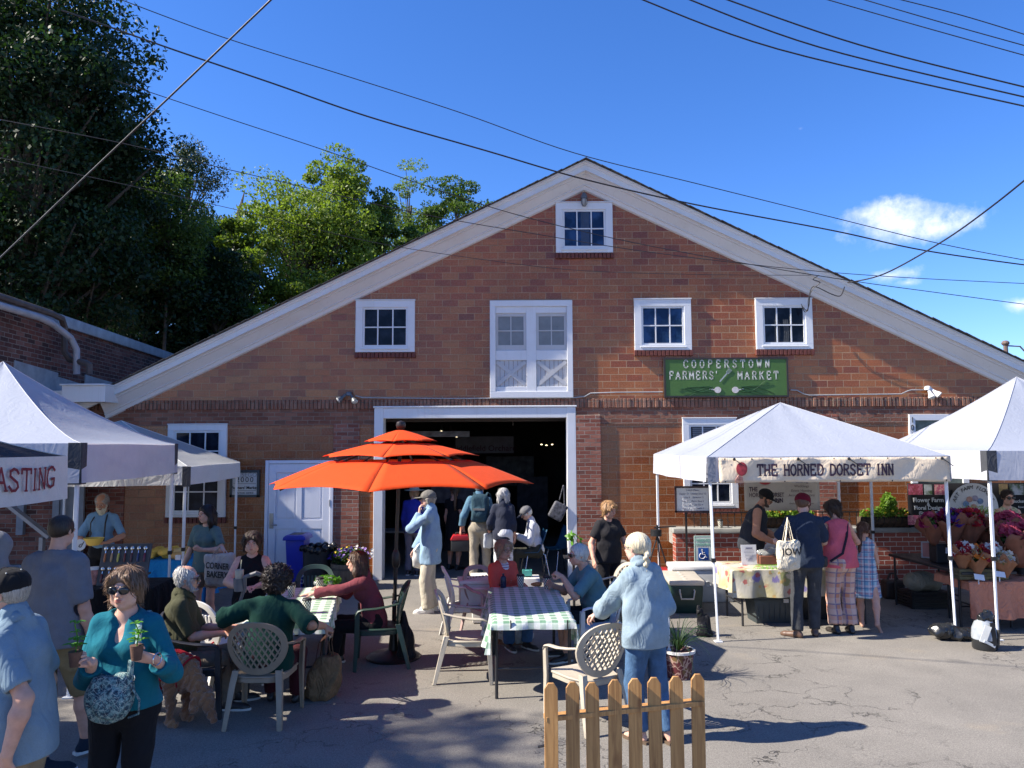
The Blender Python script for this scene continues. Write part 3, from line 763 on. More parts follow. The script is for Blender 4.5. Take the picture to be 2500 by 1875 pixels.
# soft bodies: distance fields turned into one continuous surface
def _a(v): return np.array([v[0], v[1], v[2]], dtype=np.float64)
class Sdf:
 def __init__(s): s.p = []
 def cone(s, a, b, r0, r1, k=.03, flat=None, m=0):
  """tapered limb; flat=(axis, factor) squeezes it along an axis"""
  s.p.append(('c', _a(a), _a(b), r0, r1, k, flat, m)); return s
 def ell(s, c, r, rot=None, k=.03, neg=False):
  r = (r, r, r) if isinstance(r, (int, float)) else r
  s.p.append(('e', _a(c), np.array(r, float), (np.array(rot) if rot is not None else np.eye(3)), k, neg)); return s
 def rbox(s, c, h, rad, rot=None, k=.01, neg=False):
  s.p.append(('b', _a(c), np.array(h, float), (np.array(rot) if rot is not None else np.eye(3)), k, neg, rad)); return s
 def cut(s, p, n):
  """removes everything on the side the normal points to"""
  n = _a(n); n = n/np.linalg.norm(n)
  s.p.append(('h', _a(p), n)); return s
 def bounds(s):
  lo = np.full(3, 1e9); hi = -lo
  for q in s.p:
   if q[0] == 'c':
    r = max(q[3], q[4])+.01
    lo = np.minimum(lo, np.minimum(q[1], q[2])-r); hi = np.maximum(hi, np.maximum(q[1], q[2])+r)
   elif q[0] == 'e' and not q[5]:
    r = q[2].max(); lo = np.minimum(lo, q[1]-r); hi = np.maximum(hi, q[1]+r)
   elif q[0] == 'b' and not q[5]:
    r = np.linalg.norm(q[2]); lo = np.minimum(lo, q[1]-r); hi = np.maximum(hi, q[1]+r)
  return lo, hi
 def mesh(s, h, disp=None):
  lo, hi = s.bounds(); pad = 3*h + (.02 if disp else 0); lo = lo-pad; hi = hi+pad
  n = np.ceil((hi-lo)/h).astype(int)+1
  ax = [lo[i]+h*np.arange(n[i]) for i in range(3)]
  F = np.full(n, .2); prims = s.p
  if disp is not None:     # creases go on the solid before it is cut open
   ng = [q for q in s.p if q[0] == 'h' or (q[0] != 'c' and q[5])]
   prims = [q for q in s.p if not any(q is z for z in ng)]+[None]+ng
  for q in prims:
   if q is None: F = F+disp(ax[0][:, None, None], ax[1][None, :, None], ax[2][None, None, :]); continue
   if q[0] == 'h':
    X = (ax[0]-q[1][0])*q[2][0]; Y = (ax[1]-q[1][1])*q[2][1]; Z = (ax[2]-q[1][2])*q[2][2]
    d = X[:, None, None]+Y[None, :, None]+Z[None, None, :]
    F = np.maximum(F, d); continue
   if q[0] == 'c': r = max(q[3], q[4]); l2 = np.minimum(q[1], q[2])-r; h2 = np.maximum(q[1], q[2])+r; k = q[5]
   elif q[0] == 'e': r = q[2].max(); l2 = q[1]-r; h2 = q[1]+r; k = q[4]
   else: r = np.linalg.norm(q[2]); l2 = q[1]-r; h2 = q[1]+r; k = q[4]
   mg = max(k*1.5, 2.5*h)+h*2
   i0 = np.clip(np.floor((l2-mg-lo)/h).astype(int), 0, n-1); i1 = np.clip(np.ceil((h2+mg-lo)/h).astype(int)+1, 1, n)
   sl = tuple(slice(i0[i], i1[i]) for i in range(3))
   X = ax[0][sl[0]][:, None, None]; Y = ax[1][sl[1]][None, :, None]; Z = ax[2][sl[2]][None, None, :]
   if q[0] == 'c':
    a, b, r0, r1, k, flat = q[1:7]
    if flat is not None:
     fax, ff = _a(flat[0]), flat[1]; fax = fax/np.linalg.norm(fax)
     px, py, pz = X-a[0], Y-a[1], Z-a[2]
     dt = (px*fax[0]+py*fax[1]+pz*fax[2])*(1/ff-1)
     px = px+dt*fax[0]; py = py+dt*fax[1]; pz = pz+dt*fax[2]
     ab = b-a; ab = ab + fax*np.dot(ab, fax)*(1/ff-1)
    else:
     px, py, pz = X-a[0], Y-a[1], Z-a[2]; ab = b-a; ff = 1
    L = max(np.dot(ab, ab), 1e-9)
    t = np.clip((px*ab[0]+py*ab[1]+pz*ab[2])/L, 0, 1)
    d = np.sqrt((px-t*ab[0])**2+(py-t*ab[1])**2+(pz-t*ab[2])**2)-(r0+(r1-r0)*t)
    if flat is not None: d = d*(.5+.5*ff)
    neg = False
   else:
    M = q[3]; px, py, pz = X-q[1][0], Y-q[1][1], Z-q[1][2]
    lx = px*M[0, 0]+py*M[1, 0]+pz*M[2, 0]; ly = px*M[0, 1]+py*M[1, 1]+pz*M[2, 1]; lz = px*M[0, 2]+py*M[1, 2]+pz*M[2, 2]
    if q[0] == 'e':
     rr = q[2]; k0 = np.sqrt((lx/rr[0])**2+(ly/rr[1])**2+(lz/rr[2])**2); k1 = np.sqrt((lx/rr[0]**2)**2+(ly/rr[1]**2)**2+(lz/rr[2]**2)**2)
     d = k0*(k0-1)/np.maximum(k1, 1e-6)
    else:
     hh = q[2]-q[6]
     qx, qy, qz = np.abs(lx)-hh[0], np.abs(ly)-hh[1], np.abs(lz)-hh[2]
     d = np.sqrt(np.maximum(qx, 0)**2+np.maximum(qy, 0)**2+np.maximum(qz, 0)**2)+np.minimum(np.maximum(qx, np.maximum(qy, qz)), 0)-q[6]
    neg = q[5]
   k = max(k, 1e-4); f = F[sl]
   if neg:
    d = -d; hh = np.clip(.5-.5*(f-d)/k, 0, 1); F[sl] = f*(1-hh)+d*hh+k*hh*(1-hh)
   else:
    hh = np.clip(.5+.5*(f-d)/k, 0, 1); F[sl] = f*(1-hh)+d*hh-k*hh*(1-hh)
  F[0], F[-1] = .2, .2; F[:, 0], F[:, -1] = .2, .2; F[:, :, 0], F[:, :, -1] = .2, .2
  return surf_nets(F, lo, h)
def surf_nets(F, lo, h):
 S = F < 0
 nx, ny, nz = F.shape
 c = np.zeros((nx-1, ny-1, nz-1), np.int8)
 for dx in (0, 1):
  for dy in (0, 1):
   for dz in (0, 1): c += S[dx:nx-1+dx, dy:ny-1+dy, dz:nz-1+dz]
 act = np.argwhere((c > 0) & (c < 8))
 if len(act) == 0: return [], []
 idx = -np.ones((nx-1, ny-1, nz-1), np.int64); idx[act[:, 0], act[:, 1], act[:, 2]] = np.arange(len(act))
 acc = np.zeros((len(act), 3)); cnt = np.zeros(len(act))
 cor = [(0, 0, 0), (1, 0, 0), (0, 1, 0), (1, 1, 0), (0, 0, 1), (1, 0, 1), (0, 1, 1), (1, 1, 1)]
 for a in range(8):
  for bit in (1, 2, 4):
   b = a | bit
   if a & bit: continue
   A, B_ = np.array(cor[a]), np.array(cor[b])
   fa = F[act[:, 0]+A[0], act[:, 1]+A[1], act[:, 2]+A[2]]; fb = F[act[:, 0]+B_[0], act[:, 1]+B_[1], act[:, 2]+B_[2]]
   m = (fa < 0) != (fb < 0)
   t = np.where(m, fa/np.where(m, fa-fb, 1), 0)
   acc += (A+(B_-A)*t[:, None])*m[:, None]; cnt += m
 v = (act+acc/cnt[:, None])*h+lo
 faces = []
 for axis in range(3):
  o = [0, 1, 2]; o.remove(axis)
  sl0 = [slice(0, None)]*3; sl1 = [slice(0, None)]*3
  sl0[axis] = slice(0, F.shape[axis]-1); sl1[axis] = slice(1, F.shape[axis])
  s0 = S[tuple(sl0)]; s1 = S[tuple(sl1)]
  e = np.argwhere(s0 != s1)
  ok = (e[:, o[0]] > 0) & (e[:, o[1]] > 0) & (e[:, o[0]] < F.shape[o[0]]-1) & (e[:, o[1]] < F.shape[o[1]]-1)
  e = e[ok]
  if len(e) == 0: continue
  flip = s0[e[:, 0], e[:, 1], e[:, 2]]
  q = []
  for du, dv in ((-1, -1), (0, -1), (0, 0), (-1, 0)):
   p = e.copy(); p[:, o[0]] += du; p[:, o[1]] += dv
   q.append(idx[p[:, 0], p[:, 1], p[:, 2]])
  q = np.stack(q, 1)
  if axis == 1: flip = ~flip
  q[~flip] = q[~flip][:, ::-1]
  faces.append(q)
 return v, np.concatenate(faces)
def merge(parts):
 """[(verts, faces, material index)] -> one mesh's arrays"""
 V = []; Fc = []; M = []; n = 0
 for v, f, m in parts:
  if len(v) == 0: continue
  V.append(np.asarray(v)); Fc.append(np.asarray(f)+n); M.append(np.full(len(f), m)); n += len(v)
 return np.concatenate(V), np.concatenate(Fc), np.concatenate(M)
def nmesh(name, V, Fc, mats, parent=None, M=None, smooth=True, loc=None, world=False):
 """fast mesh object from quad arrays"""
 me = D.meshes.new(name); V = np.asarray(V, dtype=np.float32)
 if parent is not None and world:
  iv = np.array(inv_of(parent)); V = V @ iv[:3, :3].T + iv[:3, 3]
 if loc is not None and parent is None: V = V-np.array(loc)
 me.vertices.add(len(V)); me.vertices.foreach_set('co', np.asarray(V, np.float32).ravel())
 nf = len(Fc); k = Fc.shape[1]
 me.loops.add(nf*k); me.loops.foreach_set('vertex_index', Fc.astype(np.int32).ravel())
 me.polygons.add(nf); me.polygons.foreach_set('loop_start', np.arange(nf, dtype=np.int32)*k)
 try: me.polygons.foreach_set('loop_total', np.full(nf, k, dtype=np.int32))
 except Exception: pass
 if not isinstance(mats, (list, tuple)): mats = [mats]
 for m in mats: me.materials.append(m)
 if M is not None: me.polygons.foreach_set('material_index', M.astype(np.int32))
 me.update(calc_edges=True); me.validate()
 if smooth: me.polygons.foreach_set('use_smooth', np.ones(len(me.polygons), bool))
 o = D.objects.new(name, me); C.objects.link(o)
 if parent is not None: o.parent = parent
 if loc is not None: o.location = loc
 return o
_rs = np.random.RandomState(5)
def folds(amp=.006, scale=9., seed=0, stretch=(1, 1, .45), oct=3):
 """soft cloth creases: summed warped waves"""
 r = np.random.RandomState(seed+11); ws = []
 for o in range(oct):
  for i in range(4):
   d = r.normal(size=3)*np.array(stretch); d /= np.linalg.norm(d)
   ws.append((d*scale*(1.7**o)*r.uniform(.7, 1.3), r.uniform(0, 6.28), r.uniform(.5, 1)/(1.5**o)))
 def f(X, Y, Z):
  wx = X+.03*np.sin(Z*11+seed)+.02*np.sin(Y*17); wz = Z+.035*np.sin(X*13+seed*2)+.02*np.sin(Y*9)
  t = 0
  for w, ph, a in ws: t = t+a*np.sin(wx*w[0]*6.28/6+Y*w[1]*6.28/6+wz*w[2]*6.28/6+ph)
  return np.minimum(amp*np.abs(t/2.2)-amp*.75, 0)
 return f
# people
def V3(*a): return Vector(a if len(a) == 3 else a[0])
class Fr:
 """a local frame: origin, rotation, scale"""
 def __init__(s, o, Rm, k=1.0): s.o = Vector(o); s.R = Rm; s.k = k
 def __call__(s, x, y, z): return s.o + s.R @ Vector((x*s.k, y*s.k, z*s.k))
 def r(s, *v): return tuple(x*s.k for x in v)
def ik(a, t, l1, l2, pole):
 a = Vector(a); t = Vector(t); d = t-a; L = d.length
 mx = (l1+l2)*.995
 if L > mx: t = a+d*(mx/L); d = t-a; L = mx
 if L < abs(l1-l2)*1.05+.02: L = abs(l1-l2)*1.05+.02; t = a+d.normalized()*L; d = t-a
 d.normalize(); p = Vector(pole); p = p-d*p.dot(d)
 if p.length < 1e-4: p = Vector((0, 1, 0))-d*d.y
 p.normalize()
 c = (l1*l1+L*L-l2*l2)/(2*l1*L); c = max(-1, min(1, c))
 return a+d*(l1*c)+p*(l1*math.sqrt(1-c*c)), t
def skin_mat(c, name='skin'):
 c = hexc(c) if isinstance(c, str) else c
 key = (name, tuple(c))
 if key in _mc: return _mc[key]
 t = NT(name)
 n = t.noise(22, 4, .6); n2 = t.noise(7, 3)
 cc = t.mix(t.rng(n2, .35, .7, 0, .45), c, (c[0]*.98, c[1]*.72, c[2]*.62))
 cc = t.mix(1, cc, t.rng(n, .3, .7, .88, 1.1), 'MULTIPLY')
 t.col(cc); t.set(rough=.55, spec=.35, sss=.08)
 t.b.inputs['Subsurface Radius'].default_value = (.012, .005, .003)
 t.bump(t.noise(140, 3), .12, .002)
 _mc[key] = t.m; return t.m
def hair_mat(c, name='hair', var=.5):
 c = hexc(c) if isinstance(c, str) else c
 key = (name, tuple(c), var)
 if key in _mc: return _mc[key]
 t = NT(name)
 n = t.noise(1, 4, .7, vec=t.map((140, 140, 14)), dist=.8)
 t.col(t.mix(1, c, t.rng(n, .3, .7, 1-var, 1+var), 'MULTIPLY')); t.set(rough=.5, spec=.35)
 t.bump(n, .5, .004)
 _mc[key] = t.m; return t.m
M_eyew = mat('eye white', (.55, .52, .50), .3, 0)
M_iris = mat('dark iris', (.02, .014, .01), .15, 0)
M_lens = mat('dark sunglass lens', (.008, .008, .010), .12, 0, spec=.7)
M_rim = mat('dark spectacle frame', (.02, .015, .012), .4, 0)
def skeleton(H, p):
 k = {}
 bw = p.get('w', 1.0); sh = p.get('sh', 1.0)
 P = Vector(p.get('pelvis', (0, 0, .53*H)))
 lean, side, twist = R(p.get('lean', 2)), R(p.get('side', 0)), R(p.get('twist', 0))
 R1 = rotm(lean*.45, side*.5, twist*.4); R2 = rotm(lean, side, twist)
 k['P'] = P; k['R0'] = rotm(lean*.1, 0, 0); k['R1'] = R1; k['R2'] = R2
 k['waist'] = P+R1 @ V3(0, 0, .085*H)
 k['chest'] = k['waist']+R2 @ V3(0, 0, .115*H)
 k['neck'] = k['chest']+R2 @ V3(0, .005*H, .105*H)
 up = p.get('shrug', 0)
 k['sh'] = {s: k['chest']+R2 @ V3(s*(.093 if not p.get('_f') else .086)*H*sh, .004, .062*H+up) for s in (1, -1)}
 yaw, pit, rol = p.get('head', (0, 0, 0))
 Rn = rotm(lean*.65+R(pit)*.4, side*.5, twist)
 hh = p.get('hh', .228); hk = hh/.222
 hc = k['neck']+Rn @ V3(0, -.012*H, .052*H+.060*hk)
 k['hf'] = Fr(hc, rotm(0, 0, R(yaw)) @ rotm(R(pit), R(rol), 0), hk)
 k['hip'] = {s: P+V3(s*.052*H*(bw*.5+.5), 0, -.03*H) for s in (1, -1)}
 k['el'] = {}; k['wr'] = {}; k['kn'] = {}; k['an'] = {}
 la, lb = .175*H, .148*H
 for s, nm in ((1, 'L'), (-1, 'R')):
  t = p.get('hand'+nm)
  S = k['sh'][s]
  if t is None: t = S+V3(s*.030*H, -.035*H, -.312*H)
  pole = p.get('elbow'+nm, (s*.28, .9, -.35))
  k['el'][s], k['wr'][s] = ik(S, t, la, lb, pole)
  t = p.get('foot'+nm)
  if t is None: t = (s*.058*H, .01, .045*H)
  pole = p.get('knee'+nm, (s*.12, -1, .1))
  k['kn'][s], k['an'][s] = ik(k['hip'][s], t, .236*H, .2235*H, pole)
 return k
def torso_shape(S, k, H, p, inf=0.0, fem=False, kk=.04):
 w = p.get('w', 1.0); b = p.get('belly', 0.0); c = H/1.75
 R0, R1, R2 = k['R0'], k['R1'], k['R2']
 S.ell(k['P']+R0 @ V3(0, .012, -.015)*c, ((.156 if not fem else .165)*w*c+inf, .112*w*c+inf, .125*c+inf), R0, kk)
 S.ell(k['waist']+R1 @ V3(0, -b*.45, -.01*c), (.132*w*c+inf+b*.25, .098*w*c+inf+b*.6, .13*c+inf), R1, kk)
 S.ell(k['chest']+R2 @ V3(0, .008, -.005*c), ((.148 if not fem else .134)*w*c+inf, (.110 if not fem else .100)*w*c+inf, .152*c+inf), R2, kk)
 for s in (1, -1):
  S.cone(k['neck']+R2 @ V3(0, .012, -.020), k['sh'][s]+R2 @ V3(-s*.018, 0, -.004), .050*c+inf*.5, .046*c*math.sqrt(w)+inf*.8, kk)
  if fem: S.ell(k['chest']+R2 @ V3(s*.066*w, -.070*w, -.015)*c, .058*c*w+inf, None, .06)
 return S
def arm_shape(S, k, H, p, s, inf0=0, inf1=0, upto=2.0, kk=.025, cloth_=False):
 """upto: 1 = elbow, 2 = wrist"""
 c = H/1.75*p.get('limb', 1.0)
 sh, el, wr = k['sh'][s], k['el'][s], k['wr'][s]
 u = min(1, upto); e = sh.lerp(el, u)
 if cloth_:
  S.cone(sh, e, .049*c+inf0, (.049-.006*u)*c+inf0+(inf1-inf0)*u*.5, kk)
  if upto > 1:
   f = upto-1; q = el.lerp(wr, f); S.cone(el, q, .042*c+(inf0+inf1)/2, (.042-.011*f)*c+inf1, kk); return q
  return e
 r1 = (.048-.009*u)*c
 S.cone(sh, e, .048*c+inf0, r1+inf0+(inf1-inf0)*u*.5, kk)
 if upto > 1:
  f = upto-1; q = el.lerp(wr, f)
  mid = el.lerp(wr, min(.3, f))
  S.cone(el, mid, .040*c+(inf0+inf1)/2, .043*c+(inf0+inf1)/2, kk)
  S.cone(mid, q, .043*c+(inf0+inf1)/2, (.043-.0175*min(1, max(0, (f-.3)/.7)))*c+inf1, kk)
 return e if upto <= 1 else q
def leg_shape(S, k, H, p, s, inf0=0, inf1=0, upto=2.0, kk=.03, bare=False, cloth_=False):
 c = H/1.75*p.get('leg', 1.0)
 hp, kn, an = k['hip'][s], k['kn'][s], k['an'][s]
 if cloth_:
  u = min(1, upto); e = hp.lerp(kn, u)
  S.cone(hp+V3(0, 0, -.01), e, .086*c+inf0, (.086-.024*u)*c+inf0, kk)
  if upto > 1:
   f = upto-1; q = kn.lerp(an, f); S.cone(kn, q, .062*c+inf0, (.062-.014*f)*c+inf1, kk); return q
  return e
 u = min(1, upto); e = hp.lerp(kn, u)
 S.cone(hp+V3(0, 0, -.01), e, .086*c+inf0, (.086-.030*u)*c+inf0*(1-u*.5)+inf1*u*.5, kk)
 if upto > 1:
  f = upto-1; q = kn.lerp(an, f); mid = kn.lerp(an, min(.33, f))
  i = (inf0+inf1)/2
  S.cone(kn, mid, .054*c+i, .056*c+i, kk); S.cone(mid, q, .056*c+i, (.056-.022*min(1, max(0, (f-.33)/.67)))*c+inf1, kk)
  return q
 return e
def hand_parts(S, w, d, n, side, H, curl=.35, thumb=.4, spread=1.0, pinch=0):
 """palm, four fingers and a thumb in a distance field; d points along the hand, n out of the palm"""
 c = H/1.75
 d = Vector(d).normalized(); n = Vector(n); n = (n-d*n.dot(d)).normalized(); t = d.cross(n)*side   # t: towards the thumb
 t.normalize()
 P = lambda a, b, e: w+(d*a+t*b+n*e)*c
 offs = (.029, .0095, -.0105, -.029); base = (.088, .093, .089, .080); ln = (.072, .080, .074, .058)
 for o, b, L in zip(offs, base, ln):
  S.cone(P(.005, o*.45, 0), P(b, o, 0), .0155*c, .0115*c, .012)
 S.cone(P(.02, .02, .006), P(.05, .03, .010), .015*c, .013*c, .012)
 for i, (o, b, L) in enumerate(zip(offs, base, ln)):
  a = 0; q = P(b, o, 0); cu = curl[i] if isinstance(curl, (list, tuple)) else curl*(1+.08*i)
  sp = (o*1.6*spread)
  for j, (f, bend) in enumerate(((.44, .9), (.31, 1.15), (.25, .8))):
   a += cu*bend*1.15
   v = (d*math.cos(a)+n*math.sin(a)+t*sp*(1 if cu < .6 else .2))
   q2 = q+v.normalized()*(L*f*c)
   S.cone(q, q2, (.0088-.0008*j)*c, (.0082-.0009*j)*c, .0025); q = q2
 q = P(.030, .030, .008); v1 = (d*.62+t*(.80-.5*thumb)+n*(.15+.7*thumb)).normalized(); q2 = q+v1*.038*c
 S.cone(q, q2, .0125*c, .0105*c, .006)
 v2 = (d*.85+t*(.45-.75*thumb)+n*(.15+.6*thumb)).normalized(); S.cone(q2, q2+v2*.032*c, .0100*c, .0082*c, .003)
def head_parts(S, f, p):
 E = lambda x, y, z, r, k=.02, neg=False, rot=None: S.ell(f(x, y, z), tuple(q*f.k for q in (r if isinstance(r, tuple) else (r, r, r))), f.R if rot is None else rot, k, neg)
 fat = p.get('face', 1.0)
 E(0, .014, .026, (.075, .092, .084)); E(0, -.026, -.034, (.058*fat, .060, .076), .03)
 E(0, -.060, -.086, .023*fat, .025)
 for s in (1, -1):
  E(s*.033*fat, -.056, -.030, .024, .02); E(s*.040*fat, -.03, -.07, .024*fat, .03)
  S.cone(f(s*.012, -.085, .020), f(s*.042, -.072, .018), .010*f.k, .009*f.k, .012)
  E(s*.031, -.097, .003, (.016, .015, .010), .010, True)
  E(s*.0105, -.098, -.026, .0085, .006)
  E(s*.077, .010, -.004, (.008, .017, .029), .006)
  E(s*.079, .004, -.004, (.005, .009, .018), .004, True)
 S.cone(f(0, -.086, .012), f(0, -.108, -.021), .0075*f.k, .0115*f.k, .008)
 E(0, -.084, -.056, (.026, .014, .016), .012)
 E(0, -.0945, -.0515, (.021, .0075, .005), .004); E(0, -.0935, -.0615, (.018, .0075, .006), .004)
 E(0, -.104, -.0565, (.026, .008, .0016), .003, True)
def place(S, f, lst, k=.02):
 """[(x,y,z,rx,ry,rz)] ellipsoids in the head's frame"""
 for q in lst: S.ell(f(*q[:3]), tuple(v*f.k for v in q[3:6]), f.R, k, q[6] if len(q) > 6 else False)
def strands(f, amp=.004, fr=30, seed=0):
 Ri = np.array(f.R.transposed()); o = np.array(f.o)
 def g(X, Y, Z):
  x = (X-o[0]); y = (Y-o[1]); z = (Z-o[2])
  lx = Ri[0, 0]*x+Ri[0, 1]*y+Ri[0, 2]*z; ly = Ri[1, 0]*x+Ri[1, 1]*y+Ri[1, 2]*z; lz = Ri[2, 0]*x+Ri[2, 1]*y+Ri[2, 2]*z
  th = np.arctan2(lx, -ly+.02)
  return amp*(np.sin(th*fr+np.sin(lz*40+seed)*1.2+seed)*.6+np.sin(th*fr*.43+lz*22+seed*2)*.6+np.sin(th*fr*1.7+lz*9)*.3)
 return g
def curls(amp=.012, sc=95):
 def g(X, Y, Z):
  return .5*amp*np.sin(X*sc*2.3+np.sin(Y*70))*np.sin(Y*sc*2.2+np.sin(Z*80))*np.sin(Z*sc*2.4)+amp*(np.sin(X*sc+2*np.sin(Z*sc*.6))*np.sin(Y*sc*.93+1.5*np.sin(X*sc*.5))*np.sin(Z*sc*1.05+1.3*np.sin(Y*sc*.7)))
 return g
def hair_field(style, f, seed=0):
 S = Sdf(); k = f.k; long_ = None
 if style in ('short', 'buzz', 'fringe', 'combed'):
  i = {'short': .016, 'buzz': .007, 'fringe': .010, 'combed': .018}[style]
  place(S, f, [(0, .018, .030, .075+i, .090+i, .080+i)]); place(S, f, [(0, .052, -.018+(.02 if style == 'buzz' else 0), .064+i*.5, .042+i*.5, .060)])
  for s in (1, -1): S.ell(f(s*.070, .012, .012), (.012*k, .045*k, .035*k), f.R, .015)
  place(S, f, [(0, -.105, -.018, .085, .068 if style != 'buzz' else .072, .082, True)], .012)
  if style == 'fringe': place(S, f, [(0, -.03, .11, .06, .09, .062, True)], .012)
  for s in (1, -1): S.ell(f(s*.088, .006, -.022), (.022*k, .024*k, .036*k), f.R, .006, True)
 elif style == 'bob':
  place(S, f, [(0, .018, .032, .092, .106, .092)])
  for s in (1, -1):
   S.cone(f(s*.078, .0, .02), f(s*.082, -.005, -.085), .030*k, .026*k, .03); S.cone(f(s*.05, .07, .0), f(s*.055, .062, -.09), .042*k, .034*k, .03)
   S.cone(f(s*.02, -.080, .080), f(s*.062, -.078, .02), .018*k, .016*k, .015)
  place(S, f, [(0, -.115, -.035, .054, .075, .085, True)], .012)
 elif style == 'bobshort':
  place(S, f, [(0, .018, .032, .093, .108, .090)])
  for s in (1, -1): S.cone(f(s*.074, .012, .02), f(s*.074, .012, -.055), .030*k, .022*k, .03); S.cone(f(s*.035, -.078, .075), f(s*.068, -.055, .03), .018*k, .014*k, .015)
  S.cone(f(0, .07, .0), f(0, .06, -.075), .055*k, .04*k, .03); place(S, f, [(0, -.115, -.030, .066, .080, .084, True)], .012)
 elif style in ('long', 'verylong'):
  L = -.17 if style == 'long' else -.26
  place(S, f, [(0, .018, .030, .088, .102, .088)])
  for s in (1, -1):
   S.cone(f(s*.072, .005, .01), f(s*.088, .0, -.09), .030*k, .036*k, .03); S.cone(f(s*.088, .0, -.09), f(s*.078, -.012, L), .036*k, .018*k, .03)
   S.cone(f(s*.045, .07, -.02), f(s*.055, .07, L+.01), .05*k, .03*k, .03)
  place(S, f, [(0, -.112, -.030, .057, .070, .090, True)], .012)
 elif style == 'curly':
  place(S, f, [(0, .02, .045, .128, .132, .118)]); place(S, f, [(0, .06, -.03, .10, .075, .075)]); place(S, f, [(0, -.13, -.04, .065, .08, .085, True)], .015)
 elif style == 'braid':
  place(S, f, [(0, .020, .030, .088, .105, .089)]); S.cone(f(0, .085, .01), f(0, .098, -.05), .045*k, .030*k, .02)
  for i in range(8): S.ell(f((.010 if i % 2 else -.010)+.025, .112-.004*i, -.055-.026*i), (.022*k, .020*k, .020*k), f.R, .006)
  S.cone(f(.028, .094, -.26), f(.03, .080, -.34), .012*k, .028*k, .01)
  place(S, f, [(0, -.108, -.030, .070, .070, .092, True)], .012)
 elif style == 'pony':
  place(S, f, [(0, .018, .030, .084, .100, .086)]); place(S, f, [(0, -.108, -.028, .068, .068, .088, True)], .012)
  S.cone(f(.02, .10, .03), f(.05, .13, -.02), .022*k, .032*k, .015); S.cone(f(.05, .13, -.02), f(.07, .10, -.30), .034*k, .020*k, .02)
 return S
def flyaway(v, f_, hf, style, d, seed):
 """adds fine locks lying along the hair surface and a few that lift off it"""
 rs = np.random.RandomState(seed); cen = np.array(hf.o); tri = v[f_]; c = tri.mean(1); nn = np.cross(tri[:, 2]-tri[:, 0], tri[:, 3]-tri[:, 1]); nn /= np.linalg.norm(nn, axis=1)[:, None]+1e-9
 n = 1700 if d < 10 else 700; i = rs.randint(0, len(c), n); P = c[i]; N = nn[i]; N *= np.sign((N*(P-cen)).sum(1))[:, None]
 if style == 'curly': T = rs.normal(size=(n, 3))+N*.9; L = .028
 else:
  up = np.array(hf.R @ Vector((0, .15, 1))); T = -up[None]+rs.normal(size=(n, 3))*.13; top = P-(cen+np.array(hf.R @ Vector((0, .02, .07)))); T += top/np.linalg.norm(top, axis=1)[:, None]*.9; L = .034 if style in ('short', 'combed', 'fringe') else .060
 T -= N*((T*N).sum(1))[:, None]*(.9 if style != 'curly' else .2); T /= np.linalg.norm(T, axis=1)[:, None]
 B = np.cross(T, N); B /= np.linalg.norm(B, axis=1)[:, None]+1e-9
 L = L*rs.uniform(.5, 1.3, n)[:, None]; w = (.0016+.00022*d)*rs.uniform(.5, 1.2, n)[:, None]; lift = rs.uniform(.0, .0035, n)[:, None]+(rs.uniform(0, 1, n) > .95)[:, None]*.006
 a = P+N*.0005; b = P+T*L*.5+N*(lift+.002); e = P+T*L+N*(lift*.6-.003)
 le = (e-cen) @ np.array(hf.R)/hf.k; ok = ~((le[:, 1] < -.055) & (le[:, 2] < .062) & (np.abs(le[:, 0]) < .062)); a, b, e, B, w = a[ok], b[ok], e[ok], B[ok], w[ok]; n = len(a)
 V = np.stack([a-B*w, a+B*w, b+B*w, b-B*w, e+B*w*.3, e-B*w*.3], 1).reshape(-1, 3); k = np.arange(n)[:, None]*6+len(v)
 F = np.concatenate([k+np.array([[0, 1, 2, 3]]), k+np.array([[3, 2, 4, 5]])])
 return np.concatenate([v, V]), np.concatenate([f_, F])
